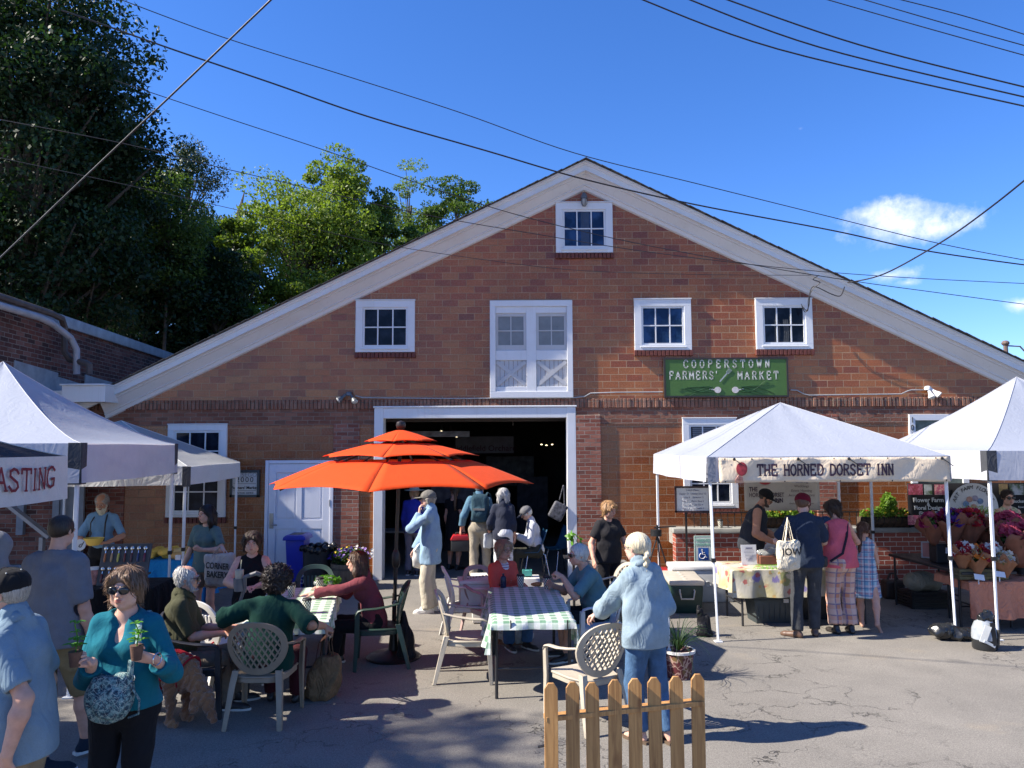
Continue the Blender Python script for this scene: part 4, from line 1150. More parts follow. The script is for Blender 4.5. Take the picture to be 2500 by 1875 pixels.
def person(label, px, d, H, face, skin=(.56, .33, .24), hair=('short', (.05, .035, .025)), top=None, bottom=None, shoes=None, pose=None, hat=None, glasses=None, beard=None, fem=False, group=None, name='person', seed=1, loc=None, z0=0, extra=None):
 p = dict(pose or {}); p['_f'] = fem; k = skeleton(H, p)
 if loc is None: loc = (W(px, 1088, d).x, d, z0)
 hb = min(.02, max(.0085, d*.0016)); hd = min(.009, max(.0045, d*.0009)); hn = min(.0065, max(.0034, d*.0007))
 sk_m = skin_mat(skin); parts = []
 far = d > 13
 # body, one continuous surface -------------------------------------------------
 S = Sdf(); torso_shape(S, k, H, p, -.004, fem)
 hf = k['hf']
 S.cone(k['neck']+k['R2'] @ V3(0, .012, -.03), hf(0, .012, -.045), .053*H/1.75*p.get('neckw', 1), .049*H/1.75*p.get('neckw', 1), .03)
 for s in (1, -1):
  arm_shape(S, k, H, p, s, -.007 if top and top.get('sleeve', .62) > 0 else 0, -.002 if top and top.get('sleeve', .62) > 1.2 else 0); leg_shape(S, k, H, p, s, -.010 if bottom else 0, -.007 if bottom and bottom.get('len', 1.93) > 1.3 else 0)
  if shoes is None or shoes[0] == 'bare' or shoes[0] == 'sandal':
   a = k['an'][s]; td = V3(*(p.get('toe'+('L' if s > 0 else 'R'), (s*.18, -1, 0)))).normalized(); c = H/1.75
   S.cone(a+V3(0, 0, 0), a-td*.03*c+V3(0, 0, -.045)*c, .032*c, .028*c, .02); S.cone(a+V3(0, 0, -.01), a+td*.12*c+V3(0, 0, -.055)*c, .032*c, .024*c, .02, flat=None)
   S.cone(a+td*.12*c+V3(0, 0, -.055)*c, a+td*.165*c+V3(0, 0, -.062)*c, .030*c, .018*c, .015)
 v, f_ = S.mesh(hb); parts.append((v, f_, 0))
 S = Sdf(); S.cone(k['neck'].lerp(hf(0, .012, -.045), .35), hf(0, .012, -.045), .050*H/1.75*p.get('neckw', 1), .050*H/1.75*p.get('neckw', 1), .025); head_parts(S, hf, p)
 v, f_ = S.mesh(hd); parts.append((v, f_, 0))
 for s, nm in ((1, 'L'), (-1, 'R')):
  if p.get('hide'+nm): continue
  S = Sdf(); w = k['wr'][s]; fd = (w-k['el'][s]).normalized()
  hdv = Vector(p.get('hdir'+nm, fd)); pal = p.get('palm'+nm, (-s*1, .25, 0))
  S.cone(k['el'][s].lerp(w, .8), w, .030*H/1.75*p.get('limb', 1), .0255*H/1.75, .02)
  hand_parts(S, w, hdv, pal, s, H, p.get('curl'+nm, .38), p.get('thumb'+nm, .35))
  v, f_ = S.mesh(hn); parts.append((v, f_, 0))
  k['hand'+nm] = w+hdv.normalized()*.09*H/1.75
 fm = MB()
 if not far:
  for s in (1, -1):
   fm.cur = 1; fm.ell(hf(s*.031, -.0785, .003), tuple(q*hf.k for q in (.0125, .0105, .0085)), 10, hf.R)
   fm.cur = 2; fm.ell(hf(s*.031, -.0875, .003), tuple(q*hf.k for q in (.0055, .0030, .0060)), 8, hf.R)
   fm.cur = 0; fm.tube([hf(s*.017, -.0875, .0088), hf(s*.031, -.0895, .0120), hf(s*.046, -.0805, .0075)], .0028*hf.k, 5)
   fm.cur = 4; fm.tube([hf(s*.013, -.094, .0215), hf(s*.030, -.0915, .027), hf(s*.048, -.079, .021)], [.0028*hf.k, .0034*hf.k, .002*hf.k], 5)
  fm.cur = 3; fm.ell(hf(0, -.0975, -.0515), tuple(q*hf.k for q in (.0205, .0052, .0038)), 10, hf.R); fm.ell(hf(0, -.0968, -.0605), tuple(q*hf.k for q in (.0175, .0055, .0048)), 10, hf.R)
 V, Fc, Mi = merge(parts)
 body = nmesh(name, V, Fc, [sk_m], smooth=True)
 if fm.v:
  bm = bmesh.new(); bm.from_mesh(body.data); n0 = len(bm.verts)
  vv = [bm.verts.new(q) for q in fm.v]
  for fc, mi in zip(fm.f, fm.m):
   try: q = bm.faces.new([vv[i] for i in fc]); q.material_index = mi; q.smooth = True
   except Exception: pass
  bm.to_mesh(body.data); bm.free()
  for m_ in (M_eyew, M_iris, skin_mat((skin[0]*.78, skin[1]*.42, skin[2]*.42) if not isinstance(skin, str) else (.4, .15, .13), 'lips'), hair_mat(hair[1] if hair else (.05, .04, .03), 'brow')): body.data.materials.append(m_)
 body.location = loc; body.rotation_euler = (0, 0, R(face))
 tag(body, label, 'person', group)
 def garment(nm, S, m_, h=hb, dsp=None):
  v, f_ = S.mesh(h, dsp)
  if len(v) == 0: return None
  return nmesh(nm, v, f_, m_, body)
 c = H/1.75
 # top -------------------------------------------------
 if top:
  kind = top.get('kind', 'shirt'); inf = top.get('loose', .018)*.45; sl = top.get('sleeve', .62)
  S = Sdf(); torso_shape(S, k, H, p, inf, fem, .04)
  hem = top.get('hem', .10)
  if hem > 0:   # untucked: the cloth hangs from the chest past the hips
   rr = .162*p.get('w', 1)*c+inf+top.get('flare', 0)*.6
   if kind != 'dress':
    S.cone(k['waist']+V3(0, -p.get('belly', 0)*.4, 0), k['P']+k['R0'] @ V3(0, 0, -hem*c*.9), rr-.008, rr, .05, flat=((0, 1, 0), .72+p.get('belly', 0)*1.2))
   else:
    S.cone(k['waist'], k['P']+V3(0, 0, -hem*c), rr-.03, rr+top.get('flare', .06)*.8, .05, flat=((0, 1, 0), .8))
  if sl > 0:
   ends = {}
   for s in (1, -1):
    ends[s] = arm_shape(S, k, H, p, s, inf*.55+.002, inf*.55+top.get('cuff', .008), sl, .03, True)
  hz = k['P']+k['R0'] @ V3(0, 0, -hem*c)
  if p.get('sit'): S.cut(k['P']+V3(0, -.10, -.03-hem*.2), (0, -.55, -1))
  else: S.cut(hz, (0, 0, -1))
  if sl > 0:
   for s in (1, -1):
    a = (k['el'][s]-k['sh'][s]).normalized() if sl <= 1 else (k['wr'][s]-k['el'][s]).normalized()
    # open cuff: hollow out the very end of the sleeve
    S.ell(ends[s]+a*(.052*c+inf), (.056*c+inf*.6,)*3, None, .006, True)
  nk = top.get('neck', 'crew'); n_ = k['neck']; R2 = k['R2']
  if kind in ('tank',):
   for s in (1, -1): S.ell(k['sh'][s]+R2 @ V3(s*.055, 0, .01)*c, (.075*c, .12*c, .115*c), R2, .012, True)
  if nk == 'crew': S.ell(n_+R2 @ V3(0, -.034, .048)*c, (.078*c, .092*c, .068*c), R2, .008, True)
  elif nk == 'v':
   S.ell(n_+R2 @ V3(0, -.036, .046)*c, (.090*c, .092*c, .070*c), R2, .008, True); S.ell(n_+R2 @ V3(0, -.12, .0)*c, (.070*c, .085*c, .095*c), R2, .012, True); S.ell(n_+R2 @ V3(0, -.15, -.085)*c, (.034*c, .085*c, .075*c), R2, .02, True)
  elif nk in ('scoop', 'tank'):
   S.ell(n_+R2 @ V3(0, -.05, .05)*c, (.088*c, .10*c, .075*c), R2, .01, True); S.ell(n_+R2 @ V3(0, -.13, -.01)*c, (.072*c, .07*c, .085*c), R2, .012, True)
   if nk == 'tank': S.ell(n_+R2 @ V3(0, .10, .02)*c, (.065*c, .07*c, .07*c), R2, .012, True)
  elif nk == 'collar':
   S.cone(n_+R2 @ V3(0, .012, -.01)*c, n_+R2 @ V3(0, .000, .040)*c, .070*c+.004, .066*c, .01)
   S.ell(n_+R2 @ V3(0, -.030, .085)*c, (.060*c, .075*c, .068*c), R2, .006, True)
  g = garment(top.get('name', 'shirt'), S, top['mat'], hb, folds(top.get('fold', .022), 8, seed, (1, 1, .55)))
  if top.get('open'):   # a contrasting shirt front in the opening
   S = Sdf(); torso_shape(S, k, H, p, .012, fem, .05); S.cut(k['P'], (0, 0, -1))
   S.ell(n_+R2 @ V3(0, -.034, .048)*c, (.078*c, .092*c, .068*c), R2, .008, True)
   S.cut(k['chest']+R2 @ V3(top['open'][1], 0, 0), R2 @ V3(1, 0, 0)); S.cut(k['chest']+R2 @ V3(-top['open'][1], 0, 0), R2 @ V3(-1, 0, 0)); S.cut(k['chest']+R2 @ V3(0, .0, 0), R2 @ V3(0, 1, 0))
   v, f_ = S.mesh(hb); v = v+np.array(R2 @ V3(0, -(inf-.012)-.010, 0)); nmesh('undershirt', v, f_, top['open'][0], body)
  if nk == 'collar' and not far:
   cm = MB();
   for s in (1, -1):
    a = n_+R2 @ V3(s*.010, -.082, .018)*c; b = n_+R2 @ V3(s*.066, -.030, .050)*c; e = n_+R2 @ V3(s*.055, -.112, -.030)*c; b2 = n_+R2 @ V3(s*.082, -.038, .006)*c; q = n_+R2 @ V3(0, .082, .056)*c; q2 = n_+R2 @ V3(0, .100, .010)*c; m1 = n_+R2 @ V3(s*.066, .045, .055)*c; m2 = n_+R2 @ V3(s*.086, .052, .006)*c
    cm.add([a, b, b2, e, m1, m2, q, q2], [(0, 1, 2, 3), (1, 4, 5, 2), (4, 6, 7, 5)])
   o = cm.build('collar', top['mat'], body, thick=.006, smooth=60)
 # bottom -------------------------------------------------
 if bottom:
  kind = bottom.get('kind', 'trousers'); inf = bottom.get('loose', .014)*.7; up = bottom.get('len', 1.93)
  S = Sdf(); R0 = k['R0']
  S.ell(k['P']+R0 @ V3(0, .012, -.02)*c, ((.168 if not fem else .176)*p.get('w', 1)*c+inf*.6, .122*p.get('w', 1)*c+inf*.6, .125*c), R0, .04)
  S.ell(k['P']+R0 @ V3(0, -.0-p.get('belly', 0)*.2, .06)*c, (.150*p.get('w', 1)*c+inf*.6, .108*p.get('w', 1)*c+inf*.6, .09*c), R0, .04)
  if kind == 'skirt':
   S.cone(k['P'], k['P']+V3(0, 0, -bottom['drop']), .17*c, .19*c+bottom.get('flare', .03), .04, flat=((0, 1, 0), .8)); S.cut(k['P']+V3(0, 0, -bottom['drop']), (0, 0, -1))
  else:
   en = {}
   for s in (1, -1): en[s] = leg_shape(S, k, H, p, s, inf*.6, bottom.get('flare', .012)+inf*.3, up, .03, cloth_=True)
   for s in (1, -1):
    a = (k['kn'][s]-k['hip'][s]).normalized() if up <= 1 else (k['an'][s]-k['kn'][s]).normalized()
    S.ell(en[s]+a*(.058*c+inf), (.060*c+inf,)*3, None, .006, True)
  S.cut(k['P']+R0 @ V3(0, 0, .115*c), R0 @ V3(0, 0, 1))
  garment(bottom.get('name', 'trousers'), S, bottom['mat'], hb, folds(bottom.get('fold', .016), 8.5, seed+5, (1, 1, .8)))
  if bottom.get('belt'):
   S = Sdf(); w_ = p.get('w', 1)
   S.ell(k['P']+R0 @ V3(0, -p.get('belly', 0)*.2, .085)*c, (.158*w_*c+inf, .116*w_*c+inf, .09*c), R0, .04); S.cut(k['P']+R0 @ V3(0, 0, .118)*c, R0 @ V3(0, 0, 1)); S.cut(k['P']+R0 @ V3(0, 0, .085)*c, R0 @ V3(0, 0, -1))
   garment('belt', S, bottom['belt'], min(hb, .012))
 # shoes -------------------------------------------------
 if shoes and shoes[0] != 'bare':
  for s, nm in ((1, 'L'), (-1, 'R')):
   a = k['an'][s]; td = V3(*p.get('toe'+nm, (s*.18, -1, 0))).normalized(); rt = Matrix((td.cross(V3(0, 0, 1)), -td, td.cross(V3(0, 0, 1)).cross(td))).transposed()
   up_ = td.cross(V3(0, 0, 1)).normalized().cross(td); side_ = td.cross(up_)
   FF = lambda t, u, q=0: a+(td*t+up_*u+side_*q)*c
   if shoes[0] == 'sandal':
    m_ = MB()
    for i in range(1):
     poly = [(-.075, -.035), (-.08, 0), (-.075, .035), (0, .036), (.09, .048), (.15, .045), (.19, .02), (.195, -.01), (.16, -.04), (.08, -.045)]
     m_.prism(poly, lambda u, v, w: FF(u, -.083+w, v), .022)
    m_.tube([FF(.09, -.06, .05), FF(.09, -.028, .02), FF(.09, -.026, -.02), FF(.09, -.06, -.048)], .012, 6); m_.tube([FF(.03, -.06, .045), FF(.04, -.010, .02), FF(.04, -.010, -.02), FF(.03, -.06, -.045)], .011, 6)
    m_.build('sandal', shoes[1], body, smooth=50); continue
   S = Sdf(); S.cone(FF(-.035, -.048), FF(.03, -.045), .036*c, .040*c, .02); S.cone(FF(.03, -.045), FF(.15, -.056), .040*c, .034*c, .02); S.cone(FF(.15, -.056), FF(.185, -.058), .036*c, .026*c, .02)
   S.cone(FF(-.01, -.02), FF(-.005, .01 if shoes[0] != 'boot' else .06), .040*c, .040*c, .02)
   S.cut(FF(0, -.081), -up_)
   v, f_ = S.mesh(min(.010, hb)); nmesh('shoe', v, f_, shoes[1], body)
   if len(shoes) > 2:
    m_ = MB(); poly = [(-.078, -.030), (-.080, 0), (-.078, .030), (.03, .038), (.12, .045), (.18, .036), (.218, .012), (.218, -.012), (.18, -.036), (.12, -.045), (.03, -.038)]
    m_.prism(poly, lambda u, v, w: FF(u, -.083+w, v), .022); m_.build('sole', shoes[2], body, bevel=.003)
 # hair, beard, hat, glasses -------------------------------------------------
 if hair and hair[0]:
  S = hair_field(hair[0], hf)
  if hat: S.cut(hf(0, 0, .010), hf.R @ V3(0, 0, 1))
  dsp = curls() if hair[0] == 'curly' else strands(hf, .0022 if hair[0] != 'buzz' else .0008, 26, seed)
  v, f_ = S.mesh(hd*1.05 if hair[0] != 'curly' else hd*1.1, dsp)
  if hair[0] not in ('buzz', 'braid') and not hat and len(v): v, f_ = flyaway(v, f_, hf, hair[0], d, seed)
  nmesh('hair', v, f_, hair_mat(hair[1]), body)
 if beard:
  S = Sdf(); place(S, hf, [(0, -.062, -.100, .052, .040, .040+beard[1])]);
  for s in (1, -1): S.cone(hf(s*.064, -.018, -.03), hf(s*.045, -.055, -.09), .016*hf.k, .022*hf.k, .02)
  S.cone(hf(-.026, -.098, -.040), hf(.026, -.098, -.040), .007*hf.k, .007*hf.k, .01); place(S, hf, [(0, -.106, -.056, .022, .02, .009, True)], .006)
  v, f_ = S.mesh(hd, strands(hf, .005, 40, 3)); nmesh('beard', v, f_, hair_mat(beard[0]), body)
 if hat:
  S = Sdf(); kind = hat[0]
  if kind == 'cap':
   back = hat[2] if len(hat) > 2 else 1
   place(S, hf, [(0, .014, .034, .096, .112, .090)]); S.cut(hf(0, 0, .004), hf.R @ V3(0, 0, -1))
   v1, f1 = S.mesh(hd); S = Sdf(); place(S, hf, [(0, -.125, .022, .068, .070, .007), (0, -.09, .024, .075, .05, .008)], .01)
   Rm = hf.R @ rotm(-.12, 0, 0); v2, f2 = S.mesh(min(hd, .006))
   V, Fc, Mi = merge([(v1, f1, 0), (v2, f2, 0)]); cp = nmesh('cap', V, Fc, hat[1], body)
   m_ = MB(); m_.ell(hf(0, .014, .125), tuple(q*hf.k for q in (.008, .008, .004)), 8, hf.R)
   for i in range(3):
    pts = [hf(math.sin(a)*math.cos(i*1.047)*.0975, .014+math.sin(a)*math.sin(i*1.047)*.1135, .034+math.cos(a)*.0915) for a in [x*math.pi/12-math.pi/2 for x in range(13)]]
    m_.tube(pts, .0014, 4)
   m_.build('cap_seam', hat[1], cp)
   if len(hat) > 3:
    m_ = MB()
    for i in range(6):
     a = i*1.047+.5; m_.ell(hf(math.cos(a)*.070, .014+math.sin(a)*.082, .098), .0045, 6)
    m_.build('eyelet', hat[3], cp)
  elif kind == 'hood':
   place(S, hf, [(0, .025, .022, .104, .118, .115)]); S.cone(hf(0, .05, -.03), hf(0, .08, -.15), .085*hf.k, .10*hf.k, .04); S.cone(hf(0, .0, -.15), hf(0, -.02, -.17), .10*hf.k, .09*hf.k, .04)
   place(S, hf, [(0, -.12, -.02, .062, .085, .085, True)], .02)
   v, f_ = S.mesh(hb, folds(.02, 14, 2)); nmesh('hood', v, f_, hat[1], body)
  else:
   place(S, hf, [(0, .014, .050, .088, .104, .075)]); S.cut(hf(0, 0, .035), hf.R @ V3(0, 0, -1)); S.ell(hf(0, .012, .040), tuple(q*hf.k for q in (.19, .20, .010)), hf.R, .02)
   v, f_ = S.mesh(hd); nmesh('sun_hat', v, f_, hat[1], body)
 if glasses:
  m_ = MB(); dark = glasses in ('sun',)
  for s in (1, -1):
   if dark: m_.cur = 1; m_.ell(hf(s*.032, -.103, .003), tuple(q*hf.k for q in (.027, .005, .020)), 12, hf.R @ rotm(0, 0, s*.22)); m_.cur = 0
   pts = [hf(s*.032+math.cos(a)*.027, -.104+abs(math.cos(a)*.5+s*.5*0)*.0+(.006 if math.cos(a)*s > .5 else 0), .003+math.sin(a)*.020) for a in [x*math.pi/8 for x in range(17)]]
   m_.tube(pts, (.0028 if dark else .0014)*hf.k, 5)
   m_.tube([hf(s*.058, -.096, .010), hf(s*.078, -.05, .010), hf(s*.082, .005, .006)], .0022*hf.k, 5)
  m_.tube([hf(-.010, -.108, .008), hf(.010, -.108, .008)], .0024*hf.k, 5)
  gl = m_.build('sunglasses' if dark else 'glasses', [M_rim, M_lens] if dark else [M_rim], body, smooth=40)
 body['_k'] = 0; del body['_k']
 return body, k
def wpt(body, v):
 """a point of the figure's own frame in the world"""
 return Matrix.Translation(body.location) @ Matrix.Rotation(body.rotation_euler.z, 4, 'Z') @ Vector(v)
# tents
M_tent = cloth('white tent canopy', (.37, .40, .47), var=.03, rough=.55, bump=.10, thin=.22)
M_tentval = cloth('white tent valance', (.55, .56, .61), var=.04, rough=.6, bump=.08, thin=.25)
M_pole = mat('white enamelled tent leg', (.66, .68, .70), .35, .06)
M_greyflap = cloth('charcoal reinforcing cloth', (.055, .058, .065), rough=.6)
def tent(label, corner, rot, size, eave, val, peak, canopy=M_tent, valance=M_tentval, flap=None, bulge=.0, conc=1.15, lean=None, group='pop up canopies', name='canopy_tent', legs=(0, 1, 2, 3)):
 """corner: the front right corner (local +x, -y)"""
 Rm = Matrix.Rotation(rot, 2); h = size/2
 c = Vector(corner)-Rm @ Vector((h, -h))
 t = thing(name, label, 'tent', (c.x, c.y, 0), rot, group)
 sg = [(1, -1), (1, 1), (-1, 1), (-1, -1)]
 m = MB()
 for i in range(4):
  a = Vector(sg[i])*h; b = Vector(sg[(i+1) % 4])*h
  def fn(u, v, a=a, b=b, i=i):
   e = a.lerp(b, u); q = e*(1-v); z = eave+(peak-eave)*(v**conc)
   sag = -.045*math.sin(math.pi*u)*math.sin(math.pi*min(1, v*1.1))*(1-v*.5)
   wr = .007*math.sin((u-.5)*34*(1.1-v)+i)*math.sin(math.pi*u)*(v**.5) + .006*math.sin(v*26+u*5+i*2)*math.sin(math.pi*u)
   return (q.x, q.y, z+sag+wr)
  m.grid(fn, 18, 14)
 o = m.build('canopy', canopy, t, smooth=60)
 for sx, sy in sg: m = MB(); m.tube([(sx*h*(1-v/12), sy*h*(1-v/12), eave+(peak-eave)*((v/12)**conc)+.004) for v in range(13)], .0045, 5); m.build('seam', valance, t, smooth=60)
 m = MB()
 for i in range(4):
  a = Vector(sg[i])*(h+.004); b = Vector(sg[(i+1) % 4])*(h+.004); nrm = Vector(((a+b)/2)).normalized()
  def fn(u, v, a=a, b=b, nrm=nrm, i=i):
   e = a.lerp(b, u)+nrm*(.006+v*.022*math.sin(u*17+i)*math.sin(math.pi*u)+.012*v)
   return (e.x, e.y, eave+.005-val*v-(.012*math.sin(math.pi*u)*v))
  m.grid(fn, 24, 5)
 vo = m.build('valance', valance, t, smooth=60)
 m = MB()
 for i in range(4):
  a = Vector(sg[i])*(h-.03); b = Vector(sg[(i+1) % 4])*(h-.03); zt, zb = eave-.06, eave-val+.05
  md = (a+b)/2
  for (p, q) in ((a, md), (md, b)):
   m.bar((p.x, p.y, zt), (q.x, q.y, zb), .012, .026); m.bar((p.x, p.y, zb), (q.x, q.y, zt), .012, .026)
  m.bar((a.x, a.y, zt), (0, 0, peak-.35), .014, .024)
 m.bar((0, 0, peak-.45), (0, 0, peak-.03), .03)
 m.build('truss', M_pole, t)
 for i in legs:
  m = MB(); a = Vector(sg[i])*(h-.035); lx, ly = (lean or {}).get(i, (0, 0))
  m.bar((a.x, a.y, eave-.02), (a.x+lx*.4, a.y+ly*.4, .95), .036); m.bar((a.x+lx*.4, a.y+ly*.4, 1.0), (a.x+lx, a.y+ly, .012), .028)
  l = m.build('leg', M_pole, t, bevel=.004)
  m = MB(); m.box((a.x+lx, a.y+ly, .006), (.09, .09, .012)); m.build('foot', M_pole, l)
  m = MB(); m.box((a.x+lx*.4, a.y+ly*.4, .98), (.046, .046, .05)); m.build('clamp', M_black, l)
  if flap:
   m = MB(); hc = Vector(sg[i])*(h+.008)
   sx, sy = sg[i]
   m.box((hc.x-sx*.055, hc.y+sy*.006, eave-val/2), (.13, .008, val+.02)); m.box((hc.x+sx*.006, hc.y-sy*.055, eave-val/2), (.008, .13, val+.02))
   m.build('corner_flap', flap, t, bevel=.003)
 return t
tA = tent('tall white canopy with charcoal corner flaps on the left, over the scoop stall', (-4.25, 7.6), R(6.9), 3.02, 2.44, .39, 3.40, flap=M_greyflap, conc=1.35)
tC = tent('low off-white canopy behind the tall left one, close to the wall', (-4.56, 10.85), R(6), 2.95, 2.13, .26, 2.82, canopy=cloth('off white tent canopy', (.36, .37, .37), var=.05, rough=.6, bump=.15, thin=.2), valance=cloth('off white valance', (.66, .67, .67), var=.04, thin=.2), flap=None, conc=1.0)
m = MB(); m.box((1.47, -1.49, 1.99), (.11, .02, .28)); m.build('corner_flap', M_greyflap, tC)
M_dark = cloth('dark brown canopy', (.022, .016, .018), rough=.7)
M_cream = cloth('cream cloth', (.60, .55, .50), var=.05, rough=.8, bump=.15)
tB = tent('dark canopy with a cream valance lettered in dark red, at the left edge', (-3.8, 3.58), 0, 3.0, 2.325, .36, 3.0, canopy=M_dark, valance=M_cream, legs=(0, 2, 3))
m = MB(); _ca = (-3.8+1.5*-1, 5.08)
red = mat('dark red print', (.17, .012, .022), .7)
slab(m, 'ROASTING', -1.5+6.40-3.58-.134*8, 2.325-.235, .165, .81, lambda x, z: (1.542+.012*math.sin(x*9), x+.05, z+.02*math.sin(x*4+1)), w=.13, serif=.12)
m.build('lettering', red, tB)
tD = tent('white canopy carrying a cream banner, right of the garage door', (5.48, 9.70), R(1.8), 3.06, 2.245, .31, 3.0, conc=1.0, lean={0: (.02, -.02), 3: (.05, -.02)})
for sx in (-1, 1): m = MB(); m.box((sx*1.53-sx*.045, -1.548, 2.09), (.10, .012, .31)); m.build('corner_flap', cloth('grey banded corner', (.22, .23, .26)), tD)
tE = tent('tall white canopy with dark corner flaps over the flower stall at the right edge', (5.92+3.0, 9.72), R(2.2), 3.02, 2.30, .36, 3.36, flap=M_greyflap, conc=1.3)
# banner across the inn's tent
bn = thing('fabric_banner', 'cream vinyl banner with a red radish on the front of the middle canopy', 'banner', (0, 0, 0))
bn.location = tD.location; bn.rotation_euler = tD.rotation_euler
M_vinyl = cloth('cream vinyl', (.80, .67, .50), var=.05, rough=.45, bump=.2, thin=.2)
m = MB()
def bnf(u, v):
 x = -1.40+2.90*u; cr = max(0, math.sin(u*math.pi*5))
 return (x, -1.592+.014*math.sin(u*31+v*4)*(1-v*.3)+.010*math.sin(u*13+2), 2.238-.005*math.sin(u*math.pi*6)**2-.31*v+.012*math.sin(u*math.pi)*v)
m.grid(bnf, 60, 8); m.build('sheet', M_vinyl, bn, smooth=60, thick=.003)
def bny(x): u = (x+1.40)/2.90; return -1.592+.014*math.sin(u*31+2)*.85+.010*math.sin(u*13+2)-.012
M_plum = mat('dark plum print', (.035, .012, .03), .6)
lh = .130; x_ = -.93
for wd_ in ('THE', 'HORNED', 'DORSET', 'INN'):
 m = MB(); x_ = slab(m, wd_, x_, 2.018, lh, .84, lambda x, z: (x, bny(x), z), w=.19, serif=.16, narrow=.79)+.065
 m.build('lettering', M_plum, bn)
m = MB(); m.ell((-1.13, bny(-1.13)-.004, 2.10), (.070, .004, .085), 16); m.build('radish_print', mat('radish red print', (.36, .03, .035), .6, .5, 30), bn)
m = MB()
for i in range(9):
 a = -2.3+.12*i; m.tube([(-1.14+.05*math.cos(a), bny(-1.15)-.004, 2.06+.05*math.sin(a)), (-1.15+.11*math.cos(a+.1), bny(-1.2)-.004, 2.06+.13*math.sin(a)), (-1.15+.15*math.cos(a+.35), bny(-1.25)-.004, 2.06+.17*math.sin(a+.3))], [.006, .003, .001], 4)
m.build('root_print', mat('faded pink print', (.42, .2, .16), .7), bn)
m = MB()
for x in (-1.33, -1.0, -.64, -.3, .03, .37, .7, 1.05, 1.32, 1.47): m.ell((x, bny(x)-.003, 2.222), (.010, .004, .010), 8);
for x in (-1.33, -.6, .1, .75, 1.45): m.ell((x, bny(x)-.003, 1.945), (.010, .004, .010), 8)
for x in (-1.22, -.42, .22, 1.4): m.ell((x, bny(x)-.012, 2.218), (.020, .014, .020), 10); m.tube([(x, bny(x)-.012, 2.218), (x+.07, bny(x)-.016, 2.17), (x+.14, bny(x)-.008, 2.12)], .005, 5)
m.build('grommet', M_black, bn)
# parasol
ux, uy = -1.345, 8.98
um = thing('patio_umbrella', 'three tiered bright orange patio umbrella on a dark pole before the garage door', 'umbrella', (ux, uy, 0))
M_or = cloth('orange canvas', (.84, .088, .014), var=.05, rough=.75, bump=.06, thin=.30)
def tier(r0, z0, r1, z1, nm, hang=.0):
 m = MB(); n = 8; K = 8
 for i in range(n):
  a0 = R(-93+45*i); a1 = a0+R(45)
  def fn(u, v, a0=a0, a1=a1):
   c0 = Vector((math.cos(a0), math.sin(a0))); c1 = Vector((math.cos(a1), math.sin(a1)))
   e = c0.lerp(c1, u); w = math.sin(math.pi*u)
   r = r0+(r1-r0)*v; z = z0+(z1-z0)*(v**1.12)
   z += .035*w*v*(r1/1.5)*(1 if v > .02 else 0); r *= (1-.03*w*v)
   if v > .97: z -= .0
   return (e.x*r+.045, e.y*r, z)
  m.grid(fn, 10, K)
 o = m.build(nm, M_or, um, smooth=30, thick=.003)
 return o
tier(.05, 2.585, .43, 2.455, 'top_canopy'); tier(.33, 2.432, .92, 2.285, 'middle_canopy'); tier(.82, 2.235, 1.55, 1.962, 'lower_canopy')
M_bronze = mat('dark bronze tube', (.035, .028, .024), .4, metal=.5)
m = MB(); m.tube([(-.02, 0, .03), (0, 0, 1.2), (.045, 0, 2.56)], .021, 12); m.tube([(-.02, 0, .03), (-.012, 0, .72)], .026, 12)
m.lathe([(.0, 0), (.03, .01), (.045, .05), (.05, .10), (.042, .17), (.024, .21)], 14, (.0, 0, 1.0)); m.build('pole', M_bronze, um, smooth=40)
m = MB(); m.lathe([(.025, .0), (.03, .02), (.018, .03), (.05, .05), (.06, .085), (.05, .12), (.0, .14)], 16, (.047, 0, 2.56)); m.build('finial', M_bronze, um, smooth=50)
m = MB()
for i in range(8):
 a = R(-93+45*i); m.bar((.045+.03*math.cos(a), .03*math.sin(a), 2.50), (.045+1.48*math.cos(a), 1.48*math.sin(a), 1.955), .014, .02); m.bar((.045, 0, 1.98), (.045+.75*math.cos(a), .75*math.sin(a), 2.22), .010, .014)
m.build('ribs', M_bronze, um)
m = MB(); m.lathe([(.0, 0), (.30, 0), (.31, .02), (.27, .045), (.12, .06), (.06, .09), (.04, .30), (.0, .30)], 28, (-.02, 0, 0)); m.build('base', M_bronze, um, smooth=40)
m = MB(); m.lathe([(.03, 0), (.034, .01), (.03, .045), (.028, .045)], 12, (-.012, 0, .60)); m.tube([(-.012, -.02, .62), (-.012, -.07, .62)], .008, 6); m.build('collar', mat('bright steel', (.5, .5, .5), .3, metal=.9), um)
def sdf_thing(name, label, cat, S, m_, h, loc, dsp=None, group=None):
 v, f_ = S.mesh(h, dsp); o = nmesh(name, v, f_, m_, None); o.location = loc
 return tag(o, label, cat, group)
M_nylon = cloth('black nylon', (.012, .012, .014), rough=.45, bump=.6)
S = Sdf(); S.ell((.02, 0, .17), (.085, .07, .18)); S.ell((.03, 0, .06), (.11, .08, .065)); S.cone((.0, 0, .3), (-.02, 0, .52), .055, .018)
sdf_thing('sandbag', 'black nylon sandbag slumped against the orange umbrella pole', 'sandbag', S, M_nylon, .011, (ux+.12, uy-.10, 0), folds(.02, 12, 3))
